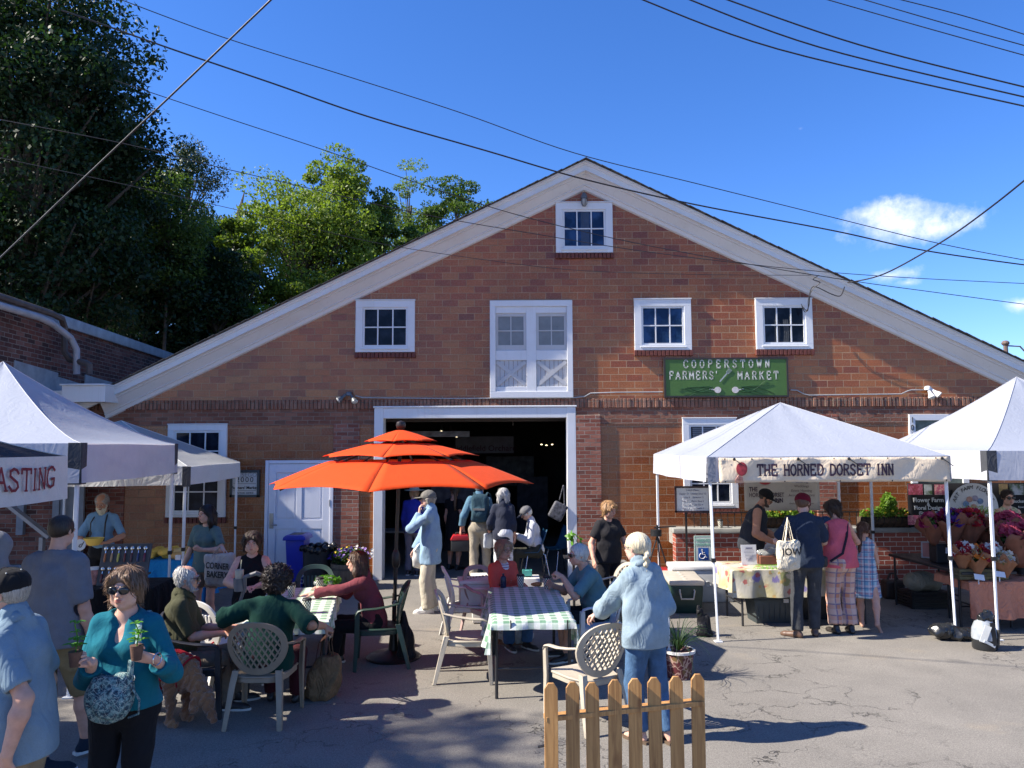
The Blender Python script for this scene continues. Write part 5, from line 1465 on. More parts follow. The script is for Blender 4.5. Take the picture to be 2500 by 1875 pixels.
# resin chairs
def _yb(x, z): return .205-.85*x*x+(z-.45)*.27
def outline(kind, inner):
 pts = []
 for i in range(48):
  a = 2*math.pi*i/48; ca, sa = math.cos(a), math.sin(a)
  if kind == 'lattice':
   w, hh, cz = (.262, .235, .665) if not inner else (.212, .186, .672)
   x = w*math.copysign(abs(ca)**.80, ca)*(1.0 if sa > 0 else 1-.22*abs(sa)); z = cz+hh*math.copysign(abs(sa)**.86, sa)
  else:
   w, hh, cz = (.245, .235, .660) if not inner else (.185, .175, .668)
   x = w*math.copysign(abs(ca)**.72, ca)*(1.0 if sa > 0 else 1-.12*abs(sa)); z = cz+hh*math.copysign(abs(sa)**.8, sa)
  pts.append((x, z))
 return pts
def inside(p, poly):
 x, y = p; c = False; n = len(poly)
 for i in range(n):
  x1, y1 = poly[i]; x2, y2 = poly[(i+1) % n]
  if (y1 > y) != (y2 > y) and x < (x2-x1)*(y-y1)/(y2-y1)+x1: c = not c
 return c
def chair(label, kind, m_, x, y, face, group='resin chairs around the tables', seat_m=None):
 t = thing('resin_chair', label, 'chair', (x, y, 0), R(face), group)
 O, I = outline(kind, False), outline(kind, True); n = len(O); th = .011
 m = MB(); vs = []
 for (x_, z_) in O: vs.append((x_, _yb(x_, z_)-th, z_));
 for (x_, z_) in I: vs.append((x_, _yb(x_, z_)-th, z_))
 for (x_, z_) in O: vs.append((x_, _yb(x_, z_)+th, z_))
 for (x_, z_) in I: vs.append((x_, _yb(x_, z_)+th, z_))
 fs = []
 for i in range(n):
  j = (i+1) % n
  fs += [(i, j, n+j, n+i), (2*n+i, 3*n+i, 3*n+j, 2*n+j), (i, 2*n+i, 2*n+j, j), (n+i, n+j, 3*n+j, 3*n+i)]
 m.add(vs, fs); m.build('back_frame', m_, t, smooth=50)
 m = MB(); Ix = [(a*1.03, .668+(b-.668)*1.03) for a, b in I]
 if kind == 'lattice':
  for sgn in (-1, 1):
   for k in range(-9, 10):
    c0 = k*.052; seg = []
    for q in range(61):
     z = .465+.41*q/60; x_ = (sgn*(z-.67)*.62+c0)
     if inside((x_, z), Ix): seg.append((x_, z))
     else:
      if len(seg) > 1:
       st = seg[::6]+[seg[-1]]
       for a, b in zip(st[:-1], st[1:]): m.bar((a[0], _yb(*a)+.0015*sgn, a[1]), (b[0], _yb(*b)+.0015*sgn, b[1]), .012, .016, up=(0, 1, 0))
      seg = []
  m.build('lattice', m_, t)
 else:
  for k in range(-3, 4):
   st = [(k*.036+(z-.5)*k*.045, z) for z in (.49, .58, .67, .76, .85)]
   st = [q for q in st if inside(q, Ix)]
   for a, b in zip(st[:-1], st[1:]): m.bar((a[0], _yb(*a), a[1]), (b[0], _yb(*b), b[1]), .022, .012, up=(0, 1, 0))
  m.build('slats', m_, t)
 m = MB(); poly = [(-.20, -.26), (-.245, -.20), (-.235, .05), (-.19, .20), (-.10, .225), (.10, .225), (.19, .20), (.235, .05), (.245, -.20), (.20, -.26), (0, -.275)]
 m.prism(poly, lambda u, v, w: (u, v, .405+w-.012*(1-(u/.25)**2)*(1 if w > .01 else 0)), .022)
 m.prism([(a*.96, b*.96) for a, b in poly], lambda u, v, w: (u, v, .362+w), .045)
 m.build('seat', seat_m or m_, t, bevel=.008)
 for s in (-1, 1):
  m = MB()
  m.tube([(s*.235, _yb(.235, .70)+.005, .70), (s*.262, .09, .672), (s*.278, -.04, .655), (s*.282, -.17, .65), (s*.280, -.225, .635), (s*.272, -.25, .595)], [.020, .024, .027, .027, .025, .022], 8, flat=.5)
  m.build('arm', m_, t, smooth=50)
  m = MB(); rr = rotm(0, 0, 0)
  for (w_, d_, off) in ((.046, .012, (0, 0)), (.012, .046, (s*.018, .018))):
   vs = []
   for (px_, py_, pz, k) in ((s*.268, -.252, .62, 1.05), (s*.258, -.255, .38, 1.15), (s*.262, -.272, 0, .72)):
    for (a, b) in ((-.5, -.5), (.5, -.5), (.5, .5), (-.5, .5)): vs.append((px_+off[0]+a*w_*k, py_+off[1]+b*d_*k, pz))
   m.add(vs, [(0, 1, 2, 3), (8, 11, 10, 9)]+[(4*r+i, 4*r+(i+1) % 4, 4*r+4+(i+1) % 4, 4*r+4+i) for r in (0, 1) for i in range(4)])
  m.build('leg', m_, t, bevel=.003)
  m = MB()
  for (w_, d_, off) in ((.050, .012, (0, 0)), (.012, .05, (s*.020, -.018))):
   vs = []
   for (px_, py_, pz, k) in ((s*.185, .215, .47, 1.15), (s*.200, .245, .36, 1.1), (s*.232, .335, 0, .7)):
    for (a, b) in ((-.5, -.5), (.5, -.5), (.5, .5), (-.5, .5)): vs.append((px_+off[0]+a*w_*k, py_+off[1]+b*d_*k, pz))
   m.add(vs, [(0, 1, 2, 3), (8, 11, 10, 9)]+[(4*r+i, 4*r+(i+1) % 4, 4*r+4+(i+1) % 4, 4*r+4+i) for r in (0, 1) for i in range(4)])
  m.build('leg', m_, t, bevel=.003)
 return t
M_res_beige = mat('weathered beige resin', (.42, .37, .29), .5, .18, 5, .12, 60)
M_res_dkbeige = mat('tan beige resin', (.29, .215, .145), .5, .18, 5, .12, 60)
M_res_white = mat('sun bleached white resin', (.62, .60, .56), .5, .12, 5, .1, 60)
M_res_green = mat('dark green resin', (.018, .045, .036), .45, .3, 5)
M_res_pink = mat('faded mauve resin', (.36, .25, .23), .55, .2, 5)
M_res_black = mat('black resin', (.02, .02, .024), .5, .2, 5)
c1 = G(637, 1730)
chair('tan lattice back resin chair holding the curly haired person in the green shirt', 'lattice', M_res_dkbeige, (643-1250)/FPX*7.05+.06, 7.05, 180)
chair('empty beige lattice back chair held by the braided woman in denim, behind the picket fence', 'lattice', M_res_beige, W(1432, 1600, 6.92).x, 6.92, 211)
chair('pale slatted resin armchair seen from the side at the left of the checked table', 'slat', M_res_beige, W(1140, 1500, 8.3).x, 8.22, 92)
chair('faded mauve resin chair behind the woman in the coral jacket', 'slat', M_res_pink, W(1215, 1430, 9.5).x-.1, 9.65, 38)
chair('white slat back resin chair of the man in the blue green tee', 'slat', M_res_white, W(1450, 1450, 8.9).x, 8.75, -78)
chair('beige resin chair with a lattice back standing behind the white slatted one on the right', 'lattice', M_res_beige, W(1492, 1430, 9.9).x, 9.9, -65)
chair('dark green lattice resin chair under the woman in the maroon jacket', 'lattice', M_res_green, W(925, 1500, 8.75).x+.02, 8.72, -82)
chair('dark green resin chair pushed up to the far end of the left table', 'slat', M_res_green, W(762, 1400, 9.7).x, 9.7, 5)
chair('black resin chair under the white haired man in olive', 'slat', M_res_black, W(490, 1500, 7.25).x, 7.25, 96)
chair('white resin chair showing its arm between the olive shirt and the green shirt', 'slat', M_res_white, W(545, 1500, 7.85).x, 7.95, 140)
# white low table with a cooler lid and a chair beside it
wt = chair('empty white resin chair turned sideways behind the checked table, a white box on it', 'slat', M_res_white, W(1142, 1480, 9.9).x, 9.85, 100)
bx = thing('storage_box', 'white plastic lidded box resting on the empty white chair', 'box', (W(1165, 1480, 9.9).x-.0, 9.85, .43), R(8))
m = MB(); m.box((0, 0, .13), (.44, .32, .26)); m.build('body', M_res_white, bx, bevel=.02)
m = MB(); m.box((0, 0, .285), (.48, .36, .05)); m.build('lid', M_res_white, bx, bevel=.018)
bx = thing('storage_box', 'pale lidded box with a yellow tub on it, behind the coral jacket', 'box', (W(1195, 1400, 10.8).x, 10.8, 0), R(4))
m = MB(); m.box((0, 0, .29), (.48, .34, .56)); m.build('body', M_res_white, bx, bevel=.02)
m = MB(); m.box((0, 0, .60), (.52, .38, .05)); m.build('lid', M_res_white, bx, bevel=.018)
m = MB(); m.lathe([(.0, 0), (.05, 0), (.07, .06), (.0, .06)], 14); tag(m.build('tub', mat('yellow plastic', (.6, .42, .08), .5), None, loc=(0, 0, 0)), 'small yellow tub on the pale lidded box', 'tub').location = (W(1195, 1400, 10.8).x+.08, 10.75, .626)
# tables with checked cloths
def gingham(name, g=(.16, .30, .19), w=(.72, .74, .70), p=.075):
 t = NT(name); sp = t.n('SeparateXYZ'); t.l(t.co('UV'), sp.inputs[0])
 a = t.math('GREATER_THAN', t.math('FRACT', t.math('DIVIDE', sp.outputs[0], p)), .5); b = t.math('GREATER_THAN', t.math('FRACT', t.math('DIVIDE', sp.outputs[1], p)), .5)
 c = t.ramp(t.math('MULTIPLY', t.math('ADD', a, b), .5), [(0, w), (.5, tuple((x+y*1.1)/2 for x, y in zip(g, w))), (1, g)])
 t.col(t.mix(1, c, t.rng(t.noise(8, 4), .3, .7, .9, 1.08), 'MULTIPLY')); t.set(rough=.5, spec=.35)
 t.bump(t.noise(12, 4, dist=.5), .25, .02)
 return t.m
def draped(name, label, cx, cy, rot, sx, sy, top, over, m_, seed=0, group=None, cat='tablecloth', corner=.0, res=.035, wave=.02):
 """over = (left, right, front, back) hang"""
 o = thing(name, label, cat, (cx, cy, 0), rot, group)
 l, r, f, b = over
 W_, H_ = sx+l+r, sy+f+b; nu, nv = int(W_/res), int(H_/res)
 m = MB(); rs = random.Random(seed); ph = [rs.uniform(0, 6) for _ in range(6)]
 def fn(u, v):
  s = -sx/2-l+W_*u; t = -sy/2-f+H_*v
  ox = max(0, abs(s)-sx/2); oy = max(0, abs(t)-sy/2)
  x = max(-sx/2, min(sx/2, s)); y = max(-sy/2, min(sy/2, t))
  fall = math.hypot(ox, oy) if (ox and oy) else ox+oy
  z = top+.003-fall
  out = .012+wave*fall/.3
  if ox and oy:
   x += math.copysign(.012+.5*ox*(oy/(ox+oy+1e-6))*.35, s); y += math.copysign(.012+.25*oy*(ox/(ox+oy+1e-6)), t); z += .12*min(ox, oy)
  elif ox: x += math.copysign(out+wave*(fall/.3)*math.sin(t*15+ph[0])+.006*math.sin(t*34+ph[1])*(fall > 0), s)
  elif oy: y += math.copysign(out+wave*(fall/.3)*math.sin(s*15+ph[2])+.006*math.sin(s*31+ph[3])*(fall > 0), t)
  else: z += .0015*math.sin(s*9+ph[4])*math.sin(t*7+ph[5])
  return (x, y, max(z, .01))
 m.grid(fn, nu, nv, lambda u, v: (W_*u, H_*v))
 o2 = m.build('cloth', m_, o, smooth=60)
 o2.name = 'fabric'
 return o
def ftable(label, cx, cy, rot, sx, sy, top=.735, m_=None, leg_in=.12, group=None, legm=None):
 t = thing('folding_table', label, 'table', (cx, cy, 0), rot, group)
 m = MB(); m.box((0, 0, top-.02), (sx, sy, .038)); m.build('tabletop', m_ or mat('pale plastic tabletop', (.5, .5, .48), .5), t, bevel=.008)
 lm = legm or mat('dark grey steel leg', (.04, .04, .042), .45, metal=.4)
 for a in (-1, 1):
  for b in (-1, 1):
   m = MB(); m.tube([(a*(sx/2-.03 if sx < sy else sx/2-leg_in), b*(sy/2-leg_in if sx < sy else sy/2-.04), top-.04), (a*(sx/2-.03 if sx < sy else sx/2-leg_in), b*(sy/2-leg_in if sx < sy else sy/2-.04), 0)], .016, 10)
   m.build('leg', lm, t, smooth=40)
  m = MB()
  if sx < sy: m.tube([(-sx/2+.03, a*(sy/2-leg_in), .28), (sx/2-.03, a*(sy/2-leg_in), .28)], .011, 8)
  else: m.tube([(a*(sx/2-leg_in), -sy/2+.04, .28), (a*(sx/2-leg_in), sy/2-.04, .28)], .011, 8)
  m.build('crossbar', lm, t)
 return t
T1 = (-2.31, 8.35, R(9.5)); T2 = (.155, 8.33, R(2.5))
ftable('folding table under the checked cloth at the left, between the seated people', T1[0], T1[1], T1[2], .76, 1.8, group='folding tables under checked cloths')
draped('tablecloth', 'green and white checked cloth on the left table, brightly lit, with three cups', T1[0], T1[1], T1[2], .78, 1.82, .74, (.16, .18, .12, .1), gingham('green gingham', (.20, .34, .22), (.62, .64, .60), .115), 3)
ftable('folding table with dark steel legs under the checked cloth by the picket fence', T2[0], T2[1], T2[2], .76, 1.8, group='folding tables under checked cloths')
draped('tablecloth', 'green and white checked cloth on the right table, half shaded by the umbrella', T2[0], T2[1], T2[2], .78, 1.82, .74, (.30, .30, .07, .08), gingham('green gingham', (.15, .28, .18), (.60, .62, .59), .115), 5, wave=.05)
cl = MB()
for px_ in (1247, 1385):
 q = W(px_, 1505, 7.43); cl.box((q.x, 7.395, .715), (.012, .02, .09))
tag(cl.build('cloth_clip', M_black, None, loc=(W(1316, 1505, 7.43).x, 7.4, .72)), 'two slim clips pinching the checked cloth to the near table edge', 'clip')
def cup(label, x, y, z, k=1.0, group='checkered coffee cups'):
 t = thing('coffee_cup', label, 'cup', (x, y, z), rnd.uniform(0, 3), group)
 m = MB(); n = 20; R_ = 7; vs = []
 for i in range(R_+1):
  r = (.029+.012*i/R_)*k
  for q in range(n): vs.append((r*math.cos(6.2832*q/n), r*math.sin(6.2832*q/n), .112*k*i/R_))
 for i in range(R_):
  for q in range(n):
   m.cur = (i+q) % 2 if True else 0
   m.add([vs[i*n+q], vs[i*n+(q+1) % n], vs[(i+1)*n+(q+1) % n], vs[(i+1)*n+q]], [(0, 1, 2, 3)])
 m.build('cup_body', [mat('cream paper', (.62, .60, .50), .6, .04), mat('black paper', (.02, .02, .018), .6, .04)], t)
 m = MB(); m.lathe([(.043*k, 0), (.044*k, .008), (.040*k, .012), (.037*k, .022), (.0, .020)], n, (0, 0, .110*k)); m.build('lid', M_blackmatte, t, smooth=40)
 return t
def tpt(T, px, py, z=.745):
 return G(px, py, z)
for (px_, py_, lb) in ((780, 1440, 'black lidded checkered cup at the far end of the left table, by the greens'), (711, 1456, 'checkered cup half hidden behind the curly hair'), (749, 1496, 'checkered cup on the near edge of the left table'), (1271, 1432, 'checkered cup in front of the woman in the coral jacket'), (1335, 1437, 'checkered cup on the right table toward the man in the blue green tee')):
 q = G(px_, py_, .745); cup(lb, q.x, q.y, .745, 1.12)
q = G(1229, 1434, .745); m = MB(); m.lathe([(0, 0), (.034, 0), (.036, .02), (.036, .10), (.030, .125), (.014, .135), (.014, .16), (0, .16)], 16); o = m.build('bottle', mat('navy metal bottle', (.010, .014, .045), .3, metal=.3), None, smooth=40); o.location = (q.x, q.y, .745); tag(o, 'navy drink bottle at the far left corner of the right table', 'bottle')
q = G(1308, 1430, .745); S = Sdf(); S.ell((0, 0, .012), (.06, .04, .02)); S.ell((.04, .01, .015), (.035, .03, .018)); sdf_thing('pastry', 'golden brown pastry on paper on the far edge of the right table', 'pastry', S, mat('baked crust', (.42, .17, .05), .7, .4, 40), .006, (q.x, q.y, .748), curls(.006, 120))
q = G(1288, 1405, .75); m = MB()
for a, b, c_, d_ in ((-.06, 0, .012, .12), (.06, 0, .012, .12)): m.box((a, b, .035), (c_, d_, .07))
for a, b, c_, d_ in ((0, -.06, .12, .012), (0, .06, .12, .012)): m.box((a, b, .035), (c_, d_, .07))
m.box((0, 0, .004), (.12, .12, .008)); m.ell((0, 0, .05), (.05, .05, .02), 8)
o = m.build('berry_basket', mat('turquoise pulp', (.06, .30, .26), .8), None); tag(o, 'little turquoise berry basket on the ledge behind the right table', 'basket'); o.location = (W(1287, 1400, 10.9).x, 10.9, .60)
m = MB(); m.box((0, 0, .29), (.34, .34, .58)); o = m.build('side_stand', M_res_white, None, bevel=.01); o.location = (W(1287, 1400, 10.9).x, 10.9, 0); tag(o, 'small pale stand carrying the turquoise berry basket', 'stand')
# bunch of greens on the left table
def leaves(m, c, r, n, sz, seed=0, up=.3):
 rs = random.Random(seed)
 for i in range(n):
  while True:
   p = Vector((rs.uniform(-1, 1), rs.uniform(-1, 1), rs.uniform(-1, 1)))
   if p.length < 1: break
  p = Vector((c[0]+p.x*r[0], c[1]+p.y*r[1], c[2]+p.z*r[2]))
  a = Vector((rs.uniform(-1, 1), rs.uniform(-1, 1), rs.uniform(-1, 1)+up)).normalized(); b = a.cross(Vector((rs.uniform(-1, 1), rs.uniform(-1, 1), rs.uniform(-1, 1)))).normalized()
  s = sz*rs.uniform(.6, 1.3)
  m.add([p-a*s*.5, p+b*s*.28, p+a*s*.5, p-b*s*.28], [(0, 1, 2, 3)])
 return m
def leafmat(name, c, thin=.35, var=.35):
 key = ('leaf', name)
 if key in _mc: return _mc[key]
 t = NT(name); n = t.noise(1.6, 4, .6); n2 = t.noise(14, 2)
 cc = t.mix(1, c, t.rng(n, .3, .7, 1-var, 1+var), 'MULTIPLY'); cc = t.mix(t.rng(n2, .45, .75, 0, .45), cc, (c[0]*2.0, c[1]*1.45, c[2]*.9))
 t.col(cc); t.set(rough=.5, spec=.3)
 tr = t.n('BsdfTranslucent'); t.l(t.mix(1, cc, (1.5, 1.6, .55), 'MULTIPLY'), tr.inputs[0]); mx = t.n('MixShader'); mx.inputs[0].default_value = thin
 t.l(t.b.outputs[0], mx.inputs[1]); t.l(tr.outputs[0], mx.inputs[2]); t.l(mx.outputs[0], t.out.inputs[0])
 _mc[key] = t.m; return t.m
M_leaf = leafmat('fresh green leaf', (.10, .26, .035))
q = G(800, 1428, .75)
gr = thing('salad_greens', 'bag of leafy salad greens lying at the far right corner of the left table', 'greens', (q.x, q.y, .745))
m = leaves(MB(), (0, 0, .06), (.16, .10, .055), 420, .05, 4); m.build('leaf_bunch', M_leaf, gr)
S = Sdf(); S.ell((-.06, -.03, .03), (.10, .06, .03)); S.ell((.04, -.05, .045), (.03, .03, .055)); v, f_ = S.mesh(.008, folds(.02, 20, 4)); nmesh('plastic_bag', v, f_, mat('crumpled clear plastic', (.5, .53, .52), .15, 0, trans=.6), gr)
# picket fence in front
fy0, fy1 = 4.90, 5.08
fa, fb_ = W(1332, 1700, fy0), W(1714, 1700, fy1)
fn_ = thing('picket_fence', 'short natural wood picket fence panel in the foreground with eight pointed pickets', 'fence', (fa.x, fa.y, 0))
def wood(name, c, sc=1.0):
 t = NT(name); g = t.noise(1, 5, .6, vec=t.map((40, 40, 2.2)), dist=1.2); k = t.noise(1, 2, .4, vec=t.map((11, 11, 3.5)))
 cc = t.mix(t.rng(g, .35, .65, 0, 1), c, (c[0]*.62, c[1]*.56, c[2]*.5)); cc = t.mix(t.rng(k, .66, .74, 0, .8), cc, (c[0]*.35, c[1]*.25, c[2]*.2))
 rd = t.n('ObjectInfo'); cc = t.mix(1, cc, t.rng(rd.outputs['Random'], 0, 1, .82, 1.12), 'MULTIPLY')
 t.col(cc); t.set(rough=.6); t.bump(g, .35, .003); return t.m
M_wood = wood('honey coloured pine', (.47, .25, .085))
tilt = [.0, .006, -.004, .01, .004, -.008, .0, .006]
for i in range(8):
 u = (i+.0)/7; px_ = 1332+13+u*(1714-1332-26)
 p = Vector((W(px_, 1700, fy0+(fy1-fy0)*u).x, fy0+(fy1-fy0)*u, 0))
 zt = W(px_, 1666-19*u+(4 if i in (2,) else 0)-(3 if i == 7 else 0), p.y).z; w = .084; hw = w/2
 poly = [(-hw, .03), (hw, .03), (hw, zt-.036), (hw*.42, zt), (-hw*.42, zt), (-hw, zt-.036)]
 m = MB(); m.prism(poly, lambda a, b, c_, p=p, i=i: (p.x+a+tilt[i]*b, p.y-.020+c_, b), .020); pk = m.build('picket', M_wood, fn_, True, bevel=.002); m = MB(); m.ell((p.x+tilt[i]*.7-.014, p.y-.021, W(1500, 1735, 5.0).z), (.0045, .002, .0045), 8); m.ell((p.x+tilt[i]*.7+.016, p.y-.021, W(1500, 1735, 5.0).z-.02), (.0045, .002, .0045), 8); m.build('nail_heads', M_black, pk, False).parent = pk
ang = math.atan2(fb_.y-fa.y, fb_.x-fa.x)
for z in (W(1500, 1735, 5.0).z, .18):
 m = MB(); m.bar((fa.x-.005, fy0+.016, z-.012), (fb_.x+.0, fy1+.016, z+.022 if z > .3 else z), .028, .080, up=(0, 1, 0)); m.build('rail', M_wood, fn_, True, bevel=.002)
m = MB(); m.tube([(fa.x-.05, fy0, .55), (fa.x, fy0, .56)], .008, 6); m.build('hinge', M_black, fn_, True)
m = MB(); m.bar((W(1408, 1840, 5.1).x, 5.1, .42), (W(1422, 1875, 5.05).x, 5.25, .02), .03, .03); m.build('brace', M_black, fn_, True)
# things on the facade
def wallbox(px0, py0, px1, py1, Y): a, b = W(px0, py0, Y), W(px1, py1, Y); return a.x, b.x, b.z, a.z
x0, x1, z0, z1 = wallbox(1620, 874, 1926, 969, WALLY-.07)
sg = thing('market_sign', 'green market signboard with white letters and two garlic bulbs above the ledge', 'sign', ((x0+x1)/2, WALLY-.07, z0))
w_, h_ = x1-x0, z1-z0; yf = WALLY-.07
m = MB(); m.bb(x0+.02, x1-.02, yf, yf+.06, z0+.02, z1-.02); m.build('board', mat('painted green board', (.055, .13, .022), .55, .12, 4), sg, True)
m = MB(); m.bb(x0, x1, yf-.012, yf+.062, z1-.03, z1); m.bb(x0, x1, yf-.012, yf+.062, z0, z0+.03); m.bb(x0, x0+.03, yf-.012, yf+.062, z0+.03, z1-.03); m.bb(x1-.03, x1, yf-.012, yf+.062, z0+.03, z1-.03)
m.build('frame', mat('dark brown frame', (.025, .02, .018), .6), sg, True)
M_wl = mat('cream white lettering', (.66, .64, .55), .6, .04)
sx_ = 2.305/307.0
def sgp(px_, py_): a = W(px_, py_, yf); return a.x, a.z
for (tx, pxa, pxb, pyb, hh_) in (('COOPERSTOWN', 1669, 1882, 898, .142), ("FARMERS'", 1634, 1752, 926, .142), ('MARKET', 1801, 1902, 926, .142)):
 a = sgp(pxa, pyb); b = sgp(pxb, pyb); n = len(tx)-(.75 if "'" in tx else .3)
 m = MB(); slab(m, tx, a[0], a[1], hh_, (b[0]-a[0])/hh_/n/.78, lambda x, z: (x, yf-.004, z), w=.16, serif=.14, narrow=.78); m.build('lettering', M_wl, sg, True)
m = MB();
f0, f1 = sgp(1757, 932), sgp(1776, 910)
m.bar((f0[0], yf-.008, f0[1]), (f1[0], yf-.008, f1[1]), .022, .004, up=(0, 1, 0)); d_ = Vector((f1[0]-f0[0], f1[1]-f0[1])).normalized(); n_ = Vector((-d_.y, d_.x))
m.bar((f1[0]-n_.x*.028, yf-.008, f1[1]-n_.y*.028), (f1[0]+n_.x*.028, yf-.008, f1[1]+n_.y*.028), .02, .004, up=(0, 1, 0))
for k in (-.028, -.009, .009, .028): m.bar((f1[0]+n_.x*k, yf-.008, f1[1]+n_.y*k), (f1[0]+n_.x*k+d_.x*.09, yf-.008, f1[1]+n_.y*k+d_.y*.09), .007, .004, up=(0, 1, 0))
m.build('fork_emblem', mat('grey silver paint', (.30, .34, .34), .5), sg, True)
for sgn, px_ in ((-1, 1752), (1, 1795)):
 c_ = sgp(px_, 952); m = MB(); poly = [(math.cos(a)*.062*(1 if abs(math.sin(a)) < .9 else .9), math.sin(a)*.058) for a in [i*math.pi/9 for i in range(18)]]
 poly = [(u+(.09*sgn*0), v) for u, v in poly]; m.prism(poly, lambda u, v, w: (c_[0]+u, yf-.006+w*0-w, c_[1]+v), .006)
 m.bar((c_[0]+sgn*.05, yf-.009, c_[1]), (c_[0]+sgn*.15, yf-.009, c_[1]+.02), .020, .004, up=(0, 1, 0)); m.build('garlic_emblem', mat('garlic paint', (.55, .50, .46), .6, .3, 20), sg, True)
rs = random.Random(3)
for sgn, px_ in ((-1, 1738), (1, 1808)):
 m = MB()
 c_ = sgp(px_, 950)
 for k in range(6):
  pts = []; ang = rs.uniform(-.3, .6)*1
  for i in range(9):
   t_ = i/8; pts.append((c_[0]+sgn*t_*(.62-.04*k), yf-.006-.0006*k, c_[1]+math.sin(t_*3+k)*.05+t_*t_*ang*.35-.02*k*t_))
  m.tube(pts, [.009*(1-.6*i/8) for i in range(9)], 4)
 m.build('stem_emblem', mat('dark leaf green paint', (.015, .06, .02), .6), sg, True)
# conduit along the ledge, kinked over the signboard's ends
def cpt(px_, py_, off=.03): p = W(px_, py_, WALLY-off); return (p.x, p.y, p.z)
m = MB(); m.tube([cpt(868, 966), cpt(885, 971), cpt(1100, 973), cpt(1400, 971), cpt(1428, 968), cpt(1442, 960), cpt(1500, 958), cpt(1618, 957)], .012, 8)
tag(m.build('conduit', M_conduit, None, smooth=50, loc=cpt(1200, 972)), 'thin grey conduit running along the ledge from the left floodlight to the green sign', 'conduit')
m = MB(); m.tube([cpt(1930, 952), cpt(1946, 953), cpt(1962, 962), cpt(1976, 965), cpt(2200, 962), cpt(2215, 955), cpt(2225, 952), cpt(2256, 952)], .012, 8)
tag(m.build('conduit', M_conduit, None, smooth=50, loc=cpt(2100, 963)), 'thin grey conduit running from the green sign to the right floodlight', 'conduit')
def flood(label, px_, py_, s1, s2, m_):
 c_ = W(px_, py_, WALLY-.08); t = thing('floodlight', label, 'floodlight', tuple(c_), 0, 'twin floodlights above the ledge')
 m = MB(); m.lathe([(0, -.03), (.055, -.03), (.055, .02), (.04, .04), (0, .045)], 14); m.tube([(0, .08, 0), (0, 0, 0)], .03, 10); m.build('junction_box', m_, t, smooth=50)
 for i, (ax, az) in enumerate((s1, s2)):
  m = MB(); d_ = Vector((ax, -.5, az)).normalized(); p0 = Vector((ax*.05, 0, 0)); p = [p0+d_*q for q in (0, .05, .11, .16, .20)]
  m.tube(p, [.022, .026, .032, .056, .060], 12); h = m.build('lamp_head', m_, t, smooth=50)
  m = MB(); m.tube([p0+d_*.201, p0+d_*.208, p0+d_*.216], [.056, .05, .02], 12); m.build('lens', mat('frosted lamp glass', (.5, .5, .48), .3), h, smooth=60)
flood('twin floodlight with grey heads at the left above the orange umbrella', 852, 962, (-.8, -.7), (.6, -.9), mat('grey cast metal', (.12, .13, .14), .5, metal=.4))
flood('twin floodlight with white heads on the right above the glazed door', 2265, 948, (.1, -1), (.75, -.8), M_white)
c_ = W(1426, 486, WALLY-.1); t = thing('gable_lamp', 'ribbed glass lamp over the top window under the gable peak', 'lamp', tuple(c_))
m = MB(); m.lathe([(0, .12), (.03, .12), (.055, .07), (.062, .03), (.062, .01), (0, .01)], 14); m.tube([(0, .1, .09), (0, 0, .09)], .02, 8); m.build('cap', mat('grey cast metal', (.12, .13, .14), .5, metal=.4), t, smooth=40)
m = MB(); m.lathe([(0, -.13), (.03, -.125), (.045, -.09), (.048, .0), (0, .0)], 12); m.build('glass', mat('ribbed lamp glass', (.3, .29, .27), .2), t, smooth=50)
m = MB();
for i in range(5): a = i*1.2566; m.tube([(.058*math.cos(a), .058*math.sin(a), .01), (.056*math.cos(a), .056*math.sin(a), -.09), (.02*math.cos(a), .02*math.sin(a), -.14)], .005, 5)
m.build('guard', mat('grey cast metal', (.12, .13, .14), .5, metal=.4), t)
# framed entrance sign
x0, x1, z0, z1 = wallbox(562, 1148, 632, 1214, WALLY-.06); yf = WALLY-.05
sg = thing('entrance_sign', 'small framed entrance sign on the wall left of the white door', 'sign', ((x0+x1)/2, yf, z0))
m = MB(); m.bb(x0+.03, x1-.03, yf, yf+.03, z0+.03, z1-.03); m.build('panel', mat('pale printed panel', (.50, .52, .50), .5, .05), sg, True)
m = MB()
for q in ((x0, x1, z1-.045, z1), (x0, x1, z0, z0+.045), (x0, x0+.04, z0, z1), (x1-.04, x1, z0, z1)): m.bb(q[0], q[1], yf-.015-.001*(q[2] == z0), yf+.04, q[2], q[3])
m.build('frame', mat('blue grey frame', (.035, .05, .055), .5), sg, True)
cx = 0; hh_ = z1-z0
for tx, sz, zz, mt_, sp in (('OTSEGO', .105, .82, mat('grey print', (.22, .24, .24), .6), 1.1), ('2000', .135, .64, M_black, 1.25), ("Farmers' Market", .072, .35, M_black, 1), ('ENTER HERE', .052, .15, M_black, 1.15)):
 text(tx, sz, mt_, sg, (cx, -.004, hh_*zz), depth=.001, spacing=sp, offset=.0015 if tx[0] == 'F' else 0)
m = MB(); m.bb(x0+.06, x1-.06, yf-.003, yf, z0+hh_*.50, z0+hh_*.51); m.bb(x0+.06, x1-.06, yf-.003, yf, z0+hh_*.24, z0+hh_*.25); m.build('rule', M_black, sg, True)
